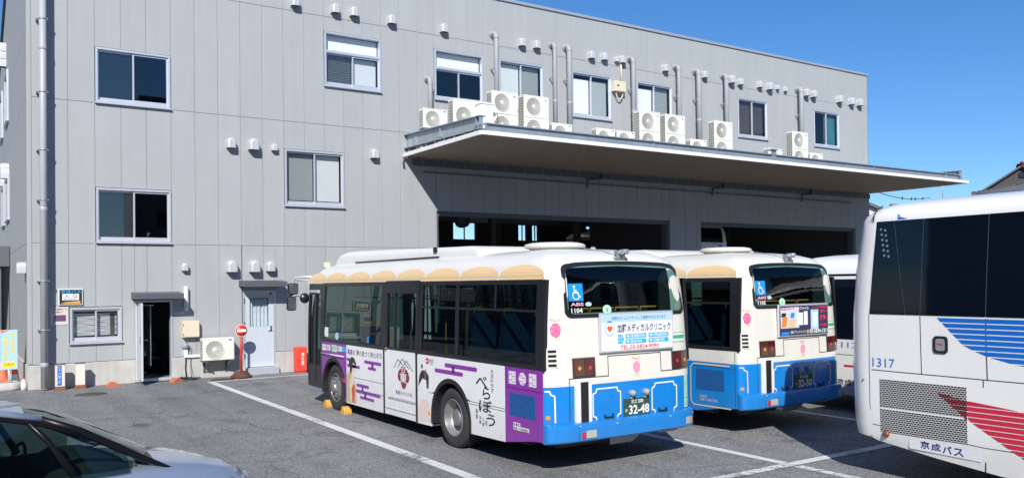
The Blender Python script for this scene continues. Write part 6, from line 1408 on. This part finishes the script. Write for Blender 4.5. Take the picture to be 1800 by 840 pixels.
# ================================================================== STRIPED COACH
CW = 2.49
CLEV = [(0.20, 0.03, -0.02, 0.40, 11.8, 0.35), (0.50, 0.008, -0.10, 0.40, 11.9, 0.35), (0.66, 0.0, -0.13, 0.40, 11.92, 0.35), (1.30, 0.0, -0.15, 0.40, 11.93, 0.35), (1.97, 0.0, -0.135, 0.40, 11.85, 0.35),
        (2.50, 0.010, -0.09, 0.40, 11.7, 0.35), (3.075, 0.035, 0.0, 0.40, 11.5, 0.36), (3.15, 0.055, 0.04, 0.40, 11.45, 0.38), (3.22, 0.11, 0.12, 0.41, 11.38, 0.40), (3.28, 0.22, 0.25, 0.42, 11.25, 0.42), (3.325, 0.48, 0.55, 0.44, 11.0, 0.44), (3.345, 0.90, 1.05, 0.30, 10.5, 0.3)]
def coach_bottom(x, y):
    pts = [(0, 0.56), (0.12, 0.54), (0.30, 0.465), (1.0, 0.37), (1.65, 0.285), (14, 0.28)]
    for a, b in zip(pts, pts[1:]):
        if y <= b[0]: return a[1]+(b[1]-a[1])*(y-a[0])/(b[0]-a[0])
    return 0.28
coach = empty('striped_coach', (9.2+CW, 6.42, 0), math.pi, label='white highway coach with dark glass and blue and red stripe bands', cat='coach')
_k = RYK; RYK = 0.85
cmb = loft([0.2, 0.5, 0.66, 1.0, 1.30, 1.62, 1.97, 2.25, 2.50, 2.8, 3.075, 3.15, 3.185, 3.22, 3.25, 3.28, 3.325, 3.345], CLEV, CW, [0.6, 1.0, 1.7, 2.4, 3.0, 4.0, 5, 6, 7, 8, 9, 10, 11.2], coach_bottom, lambda x, y, z: 1 if z <= 0 else 0)
CRR = lambda u, v, o: (u, rear_y(u, v, CLEV, CW)-o, v)
cme = tri_ngons(cmb.mesh('body', [m_cbody, m_under])); cuts = []
for xa, xb in ((-0.2, 0.5), (CW-0.5, CW+0.2)):
    for yw in (3.35, 9.3):
        c = MB(); c.prism([(yw+0.62, -0.2)]+[(yw+0.62*math.cos(t), 0.48+0.62*math.sin(t)) for t in lin(0, math.pi, 29)]+[(yw-0.62, -0.2)], 'x', xa, xb, 1); cuts.append(c)
cme = boolcut(cme, cuts, [m_cbody, m_under])
cme.polygons.foreach_set('use_smooth', [True]*len(cme.polygons))
try: cme.set_sharp_from_angle(angle=R(35))
except Exception: pass
inst('body', cme, coach)
CS = lambda u, v, o: (CW-lev(v, CLEV)[0]+o, u, v)
CL = lambda u, v, o: (lev(v, CLEV)[0]-o, u, v)
edge0 = lambda z: 0.285+(z-1.965)*0.09
diag = lambda z: 0.742-(z-1.965)*0.125
v2 = lambda z: 0.922+(z-1.965)*0.045; v3 = lambda z: 1.657+(z-1.945)*0.04
def cpane(f, e0, e1, nm='side_window'):
    mb = MB(); zs = lin(1.968, 3.07, 7); us = (0, 0.25, 0.5, 0.75, 1)
    for j in range(6):
        for i in range(4):
            za, zb = zs[j], zs[j+1]
            P = lambda t, z: f(e0(z)+(e1(z)-e0(z))*t, z, 0.006)
            mb.add([P(us[i], za), P(us[i+1], za), P(us[i+1], zb), P(us[i], zb)], [(0, 1, 2, 3)], 0, True)
    # rim so that the pane reads as a slab
    P0 = [(e0(z), z) for z in zs]+[(e1(z), z) for z in zs[::-1]]; n = len(P0); b = len(mb.v)
    mb.v += [tuple(f(u, v, 0.006)) for u, v in P0]+[tuple(f(u, v, -0.01)) for u, v in P0]
    for i in range(n): j = (i+1) % n; mb.f.append((b+i, b+j, b+n+j, b+n+i)); mb.mi.append(0); mb.sm.append(False)
    mb.build(nm, m_cglass, coach)
gpp = 0.004
cpane(CS, edge0, lambda z: diag(z)-gpp); cpane(CS, lambda z: diag(z)+gpp, lambda z: v2(z)-gpp); cpane(CS, lambda z: v2(z)+gpp, lambda z: v3(z)-gpp)
for k in range(5): cpane(CS, (lambda z: v3(z)+gpp) if k == 0 else (lambda z, k=k: 1.68+k*1.95+gpp), lambda z, k=k: 1.68+(k+1)*1.95-gpp)
for k in range(5): cpane(CL, lambda z, k=k: 0.4+k*2.2+gpp, lambda z, k=k: 0.4+(k+1)*2.2-gpp)
mb = MB(); block(mb, CRR, 0.4, CW-0.4, 2.0, 3.0, -0.02, 0.006, 0, 8, 5); mb.build('rear_window', m_cglass, coach)
# round vent holes in the dark corner pane
for i in range(2):
    for j in range(6):
        z = 2.975-j*0.062; y = 0.44+i*0.055+j*0.009
        mb = MB(); shape(mb, CS, ell(y, z-0.012*i, 0.016, 0.016, 10), 0.008); mb.build('vent_hole', m_chrome, coach)
def cline(pts, w=0.010, m=m_seam, nm='panel_gap'): mb = MB(); stroke(mb, CS, pts, w, 0.002); mb.build(nm, m, coach)
cline([(0.30, 1.30), (0.9, 1.297), (1.62, 1.295), (11.5, 1.29)]); cline([(0.93, 1.30), (0.925, 1.6), (0.922, 1.96)]); cline([(1.665, 1.295), (1.66, 1.6), (1.657, 1.95)], 0.012); cline([(1.62, 0.29), (1.62, 1.295)], 0.012); cline([(0.285, 0.47), (0.27, 0.9), (0.27, 1.3), (0.275, 1.96)], 0.008); cline([(0.30, 0.65), (1.62, 0.565), (4, 0.56)], 0.008)
# stripe bands
def band_curve(pts):
    def f(z):
        for (ya, za), (yb, zb) in zip(pts, pts[1:]):
            if min(za, zb) <= z <= max(za, zb): return ya+(yb-ya)*(z-za)/(zb-za)
        return None
    return f
lowc = band_curve([(1.11, 1.955), (1.42, 1.645), (1.55, 1.59), (1.68, 1.54), (2.04, 1.46), (2.6, 1.41), (3.4, 1.38), (5, 1.36)])
z = 1.945
while z > 1.37:
    za, zb = z, z-0.045
    ya, yb = lowc(za) or 1.11, lowc(zb) or 5
    if (ya, yb): mb = MB(); shape(mb, CS, [(ya, za), (yb, zb), (11.0, zb), (11.0, za)], 0.003); mb.build('blue_band', m_cblue, coach)
    z -= 0.0585
m_cgr = brickmat('coach_grille', (0.006, 0.006, 0.006), (0.52, 0.52, 0.50), 0.040, 0.0235, 0.0036)
m_cgr2 = brickmat('coach_grille_red', (0.006, 0.005, 0.005), (0.34, 0.02, 0.04), 0.040, 0.0235, 0.0036)
topc = band_curve([(1.09, 1.115), (1.405, 1.055), (2.03, 0.995), (3.0, 0.95)]); botc = band_curve([(1.09, 1.115), (1.42, 0.86), (2.02, 0.505), (2.25, 0.37)])
z = 1.105
while z > 0.40:
    za, zb = z, z-0.047
    yta, ytb = topc(za), topc(zb); yba, ybb = botc(za) or 2.2, botc(zb) or 2.25
    ra, rb_ = (yta if yta else 2.68), (ytb if ytb else 2.68)
    ra, rb_ = max(ra, yba+0.02), max(rb_, ybb+0.02); G = 1.442
    if yba < G: mb = MB(); shape(mb, CS, [(yba, za), (min(ybb, G), zb), (min(rb_, G), zb), (min(ra, G), za)], 0.0065); mb.build('red_grille_band', m_cgr2, coach)
    if max(ra, rb_) > G: mb = MB(); shape(mb, CS, [(max(yba, G), za), (max(ybb, G), zb), (max(rb_, G+0.01), zb), (max(ra, G+0.01), za)], 0.0035); mb.build('red_band', m_cred, coach)
    z -= 0.058
# grilles, number, filler flap, lettering
for (za, zb) in ((0.868, 1.198), (0.575, 0.848)):
    mb = MB(); block(mb, CS, 0.405, 1.44, za, zb, 0.0, 0.0045); mb.build('side_grille', m_cgr, coach)
mb = MB(); put_text(mb, number := '1317', CS, 0.315, 0.60, 1.34, 1.445, 0, 0.0, 0.004); mb.build('lettering', m_cblue, coach)
mb = MB(); pts = [(1.16+0.083*math.copysign(abs(math.cos(t))**0.4, math.cos(t)), 1.645+0.097*math.copysign(abs(math.sin(t))**0.4, math.sin(t))) for t in lin(0, 2*math.pi, 33)[:-1]]
plate(mb, CS, pts, 0, 0.014); mb.build('filler_frame', m_bframe, coach)
mb = MB(); shape(mb, CS, [(1.16+(u-1.16)*0.66, 1.645+(v-1.645)*0.7) for u, v in pts], 0.016); mb.build('filler_window', mat('filler_grey', (0.25, 0.26, 0.28), 0.2), coach)
mb = MB(); shape(mb, CS, [(1.12, 1.645), (1.19, 1.64), (1.19, 1.655), (1.12, 1.66)], 0.018); mb.build('filler_mark', m_redl, coach)
mb = MB(); shape(mb, CS, [(0.76, 0.43), (1.58, 0.405), (1.58, 0.52), (0.76, 0.555)], 0.003); mb.build('name_ground', mat('name_pale', (0.70, 0.70, 0.73), 0.4), coach)
mb = MB()
for i, ch in enumerate('京成バス'): put_text(mb, ch, CS, 0.895+i*0.128, 0.895+i*0.128+0.112, 0.452-i*0.008, 0.54-i*0.008, 0, 0.024, 0.005)
mb.build('lettering', m_inkb, coach)
MB().lathe([(0.001, 0.035), (0.03, 0.03), (0.042, 0.012), (0.042, 0.0)], (CW-0.005, 0.475, 0.555), 'x', 16).build('side_marker', mat('marker_brown', (0.22, 0.06, 0.02), 0.2, coat=0.5), coach)
MB().tube([(CW-0.02, 0.20, 1.19), (CW+0.015, 0.19, 1.17)], 0.012, 8).build('hook', m_grey, coach)
mb = MB(); shape(mb, CS, [(0.645, 3.082), (0.77, 3.082), (0.69, 3.108), (0.645, 3.112)], 0.004); shape(mb, CS, [(0.645, 3.12), (0.68, 3.117), (0.645, 3.15)], 0.004); mb.build('roof_emblem', m_cblue, coach)
for yw, rear in ((3.35, 1), (9.3, 0)):
    for side in (0, 1):
        ty, rm = wheel_mesh(rear); w = inst('wheel', ty, coach, (0.04 if side == 0 else CW-0.04, yw, 0.5), 0 if side == 0 else math.pi); w.scale = (1.15, 1.12, 1.12); inst('rim', rm, w)
MB().box((0.3, 0.5, 0.35), (2.2, 11.2, 0.5)).tube([(0.4, 3.35, 0.5), (2.1, 3.35, 0.5)], 0.1, 10).tube([(0.4, 9.3, 0.5), (2.1, 9.3, 0.5)], 0.08, 10).build('underbody', m_under, coach)
# top seam where the roof shell meets the rear moulding
cline([(0.30, 3.08), (0.33, 3.15)], 0.012)
mb = MB(); mb.tube([CS(0.335, z, 0.002) if z < 3.2 else (CW-lev(z, CLEV)[0]+0.002, 0.335+(z-3.2)*0.3, z) for z in lin(3.07, 3.27, 9)], 0.007, 6); mb.build('roof_seam', m_seam, coach)
RYK = _k

# ================================================================== PARKED CAR (near corner)
car = empty('parked_car', (-1.52, 7.55, 0), R(13), label='silver blue parked car with dark pillars, only roof and bonnet in view', cat='car')
car.scale = (0.88, 0.92, 0.97)
def car_side(x):   # half width, shoulder height along the length
    P = [(0.0, 0.62, 0.80), (0.15, 0.76, 0.92), (0.6, 0.83, 0.97), (1.5, 0.86, 0.95), (2.5, 0.86, 0.93), (3.2, 0.84, 0.92), (3.7, 0.81, 0.86), (4.05, 0.74, 0.78), (4.25, 0.62, 0.70), (4.33, 0.50, 0.62)]
    for a, b in zip(P, P[1:]):
        if x <= b[0]: t = (x-a[0])/(b[0]-a[0]); t = max(0, t); return a[1]+(b[1]-a[1])*t, a[2]+(b[2]-a[2])*t
    return P[-1][1:]
def deck(x):       # centre height of bonnet / boot
    P = [(0.0, 0.86), (0.2, 0.98), (0.6, 1.0), (3.0, 1.02), (3.2, 1.0), (3.7, 0.93), (4.05, 0.84), (4.25, 0.73), (4.33, 0.62)]
    for a, b in zip(P, P[1:]):
        if x <= b[0]: t = (x-a[0])/(b[0]-a[0]); t = max(0, t); return a[1]+(b[1]-a[1])*t
    return P[-1][1]
xs = [0.0, 0.08, 0.2, 0.4, 0.6, 1.0, 1.5, 2.0, 2.5, 3.0, 3.15, 3.4, 3.7, 3.9, 4.05, 4.15, 4.25, 4.33]
def section(x):
    hw, sh = car_side(x); dk = deck(x)
    half = [(0.0, 0.22), (hw*0.86, 0.22), (hw*0.97, 0.35), (hw, 0.55), (hw*0.985, sh-0.12), (hw*0.95, sh-0.03), (hw*0.86, sh+0.02), (hw*0.45, dk-0.012), (0.0, dk)]
    return [(x, -y, z) for y, z in half]+[(x, y, z) for y, z in half[::-1][1:-1]]
mb = MB(); secs = [section(x) for x in xs]; n = len(secs[0]); mb.v = [p for q in secs for p in q]
for i in range(len(secs)-1):
    for k in range(n): j = (k+1) % n; mb.f.append((i*n+k, i*n+j, (i+1)*n+j, (i+1)*n+k)); mb.mi.append(0); mb.sm.append(True)
mb.f.append(tuple(range(n))[::-1]); mb.mi.append(0); mb.sm.append(True); mb.f.append(tuple((len(secs)-1)*n+k for k in range(n))); mb.mi.append(0); mb.sm.append(True)
cme = tri_ngons(mb.mesh('body', [m_carp, m_ink])); cuts = []
for xw in (0.85, 3.45):
    for ya, yb in ((-1.1, -0.55), (0.55, 1.1)):
        c = MB(); c.prism([(xw+0.34*math.cos(t), 0.31+0.34*math.sin(t)) for t in lin(0, 2*math.pi, 29)[:-1]], 'y', ya, yb, 1); cuts.append(c)
c = MB(); c.prism([(0.45, 0.4), (3.0, 0.4), (3.02, 1.2), (0.45, 1.2)], 'y', -0.70, 0.70, 1); cuts.append(c)
cme = boolcut(cme, cuts, [m_carp, m_ink]); cme.polygons.foreach_set('use_smooth', [True]*len(cme.polygons))
try: cme.set_sharp_from_angle(angle=R(40))
except Exception: pass
inst('body', cme, car)
# glasshouse: rails from bonnet to boot on both sides
RAIL = [(3.40, 0.72, 0.88), (3.10, 0.715, 1.02), (2.85, 0.70, 1.155), (2.55, 0.675, 1.315), (2.25, 0.645, 1.435), (1.95, 0.615, 1.505), (1.5, 0.60, 1.545), (1.0, 0.595, 1.545), (0.55, 0.60, 1.47), (0.15, 0.64, 1.15), (0.05, 0.66, 1.0)]
def rail(x):
    for a, b in zip(RAIL, RAIL[1:]):
        if x >= b[0]: t = (a[0]-x)/(a[0]-b[0]); t = max(0, t); return a[1]+(b[1]-a[1])*t, a[2]+(b[2]-a[2])*t
    return RAIL[-1][1:]
crown = lambda y, h=0.06: h*(1-(y/0.62)**2)
def roofpt(x, t, h=0.055): w, z = rail(x); return (x+(0.10*(1-t*t) if x > 2.0 else 0), t*w, z+h*(1-t*t))
MB().grid(lambda t, x: roofpt(x, t), lin(-1, 1, 11), [0.55, 0.8, 1.0, 1.25, 1.5, 1.75, 1.95, 2.12]).build('roof', m_carp, car)
def wspt(x, t): w, z = rail(x); return (x+(0.10+0.16*max(0, (x-2.12))/0.98)*(1-t*t), t*w*0.94, z+0.05*(1-t*t)*(1 if x < 2.3 else max(0.25, 1-(x-2.3))))
MB().grid(lambda t, x: wspt(x, t), lin(-1, 1, 13), [2.12, 2.3, 2.5, 2.7, 2.9, 3.10]).build('windscreen', g_car, car)
MB().grid(lambda t, x: (lambda w, z: (x-0.06*(1-t*t), t*w*0.93, z+0.03*(1-t*t)))(*rail(x)), lin(-1, 1, 11), [0.05, 0.15, 0.35, 0.55]).build('rear_window', g_car, car)
for sg in (-1, 1):
    pm = MB(); pm.tube([(x, sg*w, z) for x, w, z in RAIL[:5]], [0.012, 0.030, 0.034, 0.034, 0.030], 14); pm.tube([(x, sg*w, z) for x, w, z in RAIL[8:]], 0.05, 14)
    pm.tube([(x, sg*(w+0.02), z-0.035) for x, w, z in RAIL[3:9]], 0.02, 10); pm.tube([(2.12, sg*0.645, 1.45), (2.3, sg*0.70, 1.25), (2.48, sg*0.765, 0.97)], [0.02, 0.026, 0.035], 10)
    pm.tube([(1.25, sg*0.60, 1.52), (1.15, sg*0.80, 0.93)], 0.035, 10); pm.build('pillar', mat('car_trim', (0.006, 0.006, 0.007), 0.35, spec=0.3), car)
    MB().tube([(x, sg*w, z+0.002) for x, w, z in RAIL[4:9]], 0.03, 12).build('roof_rail', m_carp, car)
    MB().grid(lambda x, t: (lambda w, z: (x, sg*(w+(0.79-w)*t), z+(0.93-z)*t))(*rail(x)), lin(1.53, 2.95, 10), lin(0, 1, 5)).build('side_window', g_car, car)
    MB().grid(lambda x, t: (lambda w, z: (x, sg*(w+(0.79-w)*t), z+(0.95-z)*t))(*rail(x)), lin(0.25, 1.47, 8), lin(0, 1, 5)).build('side_window', g_car, car)
    MB().box((2.38, sg*0.96-0.10, 0.80), (2.52, sg*0.96+0.10, 0.93), 0, 0.035).tube([(2.46, sg*0.80, 0.84), (2.46, sg*0.90, 0.86)], 0.025, 6).build('door_mirror', m_carp, car)
    mb = MB(); mb.add([(4.0, sg*0.60, 0.80), (4.27, sg*0.42, 0.70), (4.31, sg*0.45, 0.60), (4.2, sg*0.66, 0.62), (3.95, sg*0.74, 0.72)], [(0, 1, 2, 3, 4)]); o = mb.build('headlight', m_clear, car); o.location = (0.012, sg*0.012, 0.012)
    for xw in (0.85, 3.45):
        w = MB().lathe([(0.20, 0.0), (0.29, 0.0), (0.31, 0.03), (0.31, 0.17), (0.29, 0.2), (0.2, 0.2)], (0, 0, 0), 'y', 32).build('wheel', m_tyre, car, loc=(xw, 0.64 if sg > 0 else -0.84, 0.31)); MB().lathe([(0.2, 0.02), (0.19, 0.06), (0.06, 0.03), (0.001, 0.03)] if sg < 0 else [(0.2, 0.18), (0.19, 0.14), (0.06, 0.17), (0.001, 0.17)], (0, 0, 0), 'y', 24).build('rim', m_rim, w)
cw_ = MB(); cw_.grid(lambda t, x: (x+0.13*(1-t*t), t*0.70, 1.0+0.005*(1-t*t)), lin(-1, 1, 9), [3.06, 3.20]); cw_.build('cowl', m_bframe, car)
for k in (-0.35, 0.15): MB().tube([(3.2, k, 1.02), (3.17, k+0.45, 1.035)], 0.01, 5).build('wiper', m_bframe, car)
MB().prism([(2.4, 0.6), (3.0, 0.6), (3.05, 0.98), (2.75, 1.0), (2.5, 0.9)], 'y', -0.68, 0.68).build('dashboard', m_dark, car)
MB().tube([(2.35+0.05*math.sin(t), 0.33+0.18*math.cos(t), 0.95+0.17*math.sin(t)) for t in lin(0, 2*math.pi, 21)], 0.015, 6).build('steering_wheel', m_ink, car)
for y in (-0.35, 0.35):
    for x in (1.55, 0.75): MB().box((x, y-0.24, 0.42), (x+0.5, y+0.24, 0.58), 0, 0.05).prism([(x-0.12, 0.5), (x+0.08, 0.5), (x-0.06, 1.05), (x-0.18, 1.05)], 'y', y-0.23, y+0.23).box((x-0.18, y-0.12, 1.07), (x-0.08, y+0.12, 1.24), 0, 0.03).build('seat', mat('seat_beige', (0.35, 0.33, 0.30), 0.8), car)

# ================================================================== HOUSES BEYOND THE COACHES
def frame_obj(name, loc, rz, label, cat): return empty(name, loc, rz, label=label, cat=cat)
h1 = frame_obj('tiled_house', (48.4, 25.5, 0), R(-62.3), 'house with grey tiled hip roof and red tiled gable top', 'house')
MB().box((0.5, 0.7, 0), (8.0, 8.0, 7.05)).build('wall', m_hwall, h1)
MB().prism([(0.35, 7.25), (4.5, 7.25), (2.35, 8.62)], 'y', 1.35, 1.5).build('gable_wall', mat('gable_shade_plaster', (0.075, 0.07, 0.07), 0.9), h1)  # the gable's shade is put into this dark plaster colour
MB().box((2.2, 1.30, 7.98), (2.62, 1.349, 8.28)).build('gable_vent', m_bframe, h1)
for sg, xa, xb in ((1, -0.15, 2.35), (-1, 4.85, 2.35)):
    MB().add([(xa, 1.1, 7.08), (xb, 1.1, 8.72), (xb, 1.1, 8.60), (xa, 1.1, 6.96)], [(0, 1, 2, 3)]).add([(xa, 1.1, 7.08), (xb, 1.1, 8.72), (xb, 6.5, 8.72), (xa, 6.5, 7.08)], [(0, 1, 2, 3)]).build('roof_slope', m_dgrey if sg > 0 else m_rtile, h1)
MB().add([(-0.2, -0.1, 7.08), (6.5, -0.1, 7.08), (6.5, 1.34, 7.62+0.6), (0.1, 1.34, 7.3)], [(0, 1, 2, 3)]).add([(-0.2, -0.1, 7.07), (6.5, -0.1, 7.07), (6.5, -0.1, 6.95), (-0.2, -0.1, 6.95)], [(0, 1, 2, 3)]).add([(-0.2, -0.1, 6.95), (6.5, -0.1, 6.95), (6.5, 0.69, 6.9), (-0.2, 0.69, 6.9)], [(0, 1, 2, 3)]).build('eave_roof', m_dgrey, h1)
tm = MB()
tm.grid(lambda u, v: (u, v, 0.035*math.sin(u/0.26*math.pi)+0.03*(1-v/0.3)), lin(0, 0.27, 5), [0, 0.15, 0.3]); tm.add([(0, 0, 0.0), (0.27, 0, 0.0), (0.27, 0, 0.03), (0.135, 0, 0.065), (0, 0, 0.03)], [(0, 1, 2, 3, 4)])
tmesh = tm.mesh('roof_tile', m_tile)
for j in range(5):
    for i in range(22):
        x = -0.2+i*0.28; t = j/5; zt = 7.09+(t)*(0.22+(x+0.2)/6.7*0.90); sl_ = (0.22+(x+0.2)/6.7*0.90)/1.44
        o = inst('roof_tile', tmesh, h1, (x, -0.12+1.44*t, zt)); o.rotation_euler = (math.atan(sl_), -math.atan(0.134*t), 0)
rt_ = MB(); rt_.grid(lambda u, v: (u, v, 0.03*math.sin(u/0.25*math.pi)), lin(0, 0.25, 5), [0, 0.3]); rtm = rt_.mesh('roof_tile', m_rtile)
for j in range(4):
    for i in range(6): o = inst('roof_tile', rtm, h1, (2.40+j*0.3, 1.1+i*0.26, 8.74-j*0.3*0.656+0.02)); o.rotation_euler = (0, math.atan(0.656), math.pi/2)
for i in range(9): MB().lathe([(0.10, 0), (0.13, 0.02), (0.12, 0.25)], (2.35, 1.05+i*0.26, 8.76), 'y', 12).build('ridge_tile', m_rtile, h1)
h2 = frame_obj('red_roof_house', (57.9, 33.6, 0), R(-33), 'low red tiled ridge of a house showing just above the coach roof', 'house')
MB().box((-1.0, 0.5, 0), (8, 6.5, 5.9)).build('wall', m_hwall, h2)
MB().prism([(-0.2, 5.9), (3.4, 7.72), (7.0, 5.9)], 'x', -1.4, 8.4).build('roof', m_rtile, h2)
for i in range(28): MB().lathe([(0.13, 0), (0.17, 0.03), (0.15, 0.34)], (-1.4+i*0.35, 3.4, 7.76), 'x', 12).build('ridge_tile', m_rtile, h2)
for i in range(34): MB().tube([(-1.35+i*0.29, 3.3, 7.72), (-1.35+i*0.29, 0.1, 6.1)], 0.07, 6).build('tile_row', m_rtile, h2)
h3 = frame_obj('white_house', (49.0, 34.2, 0), R(-57), 'white gabled house wall peeking between the depot corner and the coach', 'house')
MB().prism([(-3.5, 0), (3.5, 0), (3.5, 6.0), (0, 7.75), (-3.5, 6.0)], 'y', 0, 6).build('wall', mat('white_plaster', (0.72, 0.72, 0.70), 0.8), h3)
MB().prism([(-3.9, 5.85), (0, 7.8), (3.9, 5.85), (3.9, 6.05), (0, 8.0), (-3.9, 6.05)], 'y', -0.3, 6.3).build('roof', m_dgrey, h3)
MB().box((0.6, -0.06, 5.0), (1.6, -0.001, 6.0)).build('window', m_cglass, h3)
an = empty('tv_antenna', (57.6, 32.6, 7.0), label='thin television antenna mast on the red tiled roof', cat='antenna')
MB().tube([(0, 0, 0), (0, 0, 2.6)], 0.03, 6).build('mast', m_galv, an); MB().tube([(-0.8, 0.5, 2.55), (0.7, -0.5, 2.62)], 0.02, 5).build('boom', m_galv, an)
for k in range(6): t = k/5; MB().tube([(-0.75+1.4*t-0.1, 0.46-0.92*t-0.2, 2.57), (-0.75+1.4*t+0.1, 0.46-0.92*t+0.2, 2.57)], 0.012, 4).build('element', m_galv, an)
MB().tube([(0.62, -0.42, 2.3), (0.55, -0.4, 2.6), (0.75, -0.5, 2.95)], 0.02, 5).build('reflector', m_galv, an)
pc = empty('overhead_cable', (45, 29, 7.4), label='black overhead cable sagging from the depot corner towards the red roof', cat='cable')
pts = [Vector((34.4, 23.6, 6.75)).lerp(Vector((57.0, 33.2, 7.95)), t)+Vector((0, 0, -0.35*math.sin(math.pi*t))) for t in lin(0, 1, 16)]
o = MB().tube([p-pc.location for p in pts], 0.022, 5).build('cable', m_ink, pc)
for t in (8, 10, 11, 13): o = MB().tube([pts[t]-pc.location+Vector((0, 0, -0.06)), pts[t]-pc.location+Vector((0.02, 0, 0.10))], 0.04, 6).build('cable_clip', m_ink, pc)
# tall blocks added out of view to cut low sky light
# ================================================================== ADDED UNSEEN BLOCKS (dark reflections in the glass, less sky light)
def added_block(loc, rz, w, d, h, m, label, nx, nz):  # added block, unseen: darkens reflections and holds back sky light
    o = empty('unseen_block', loc, rz, label=label, cat='building')
    MB().box((-w/2, 0, 0), (w/2, d, h)).build('wall', m, o); MB().box((-w/2-0.2, -0.2, h+0.001), (w/2+0.2, d+0.2, h+0.35)).build('roof', m_dgrey, o)
    wm = MB().box((-0.7, -0.05, 0), (0.7, -0.001, 1.3)).mesh('window', m_cglass)
    for i in range(nx):
        for j in range(nz): inst('window', wm, o, (-w/2+(i+0.5)*w/nx, 0, 1.2+j*3.1))
m_nb1 = mat('added_block_brown', (0.16, 0.13, 0.11), 0.85, noise=0.1); m_nb2 = mat('added_block_grey', (0.20, 0.20, 0.20), 0.85, noise=0.1)
added_block((-24, 14, 0), R(90), 22, 9, 17, m_nb1, 'added brown block out of view, darkening the coach window reflections', 6, 3)
added_block((-20, 48, 0), R(70), 34, 9, 20, m_nb2, 'added grey block out of view, darkening the wrapped bus window reflections', 6, 3)
added_block((-30, -14, 0), R(120), 22, 9, 15, m_nb2, 'added grey block out of view across the yard, cutting low sky light', 6, 2)
added_block((-4, -32, 0), R(180), 24, 9, 17, m_nb1, 'added brown block out of view opposite the depot front, cutting low sky light', 6, 3)
added_block((26, -30, 0), R(180), 26, 9, 18, m_nb2, 'added grey block out of view opposite the garage bays, cutting low sky light', 7, 3)
added_block((52, -10, 0), R(-110), 24, 9, 14, m_nb1, 'added brown block out of view behind the coach front, cutting low sky light', 6, 2)
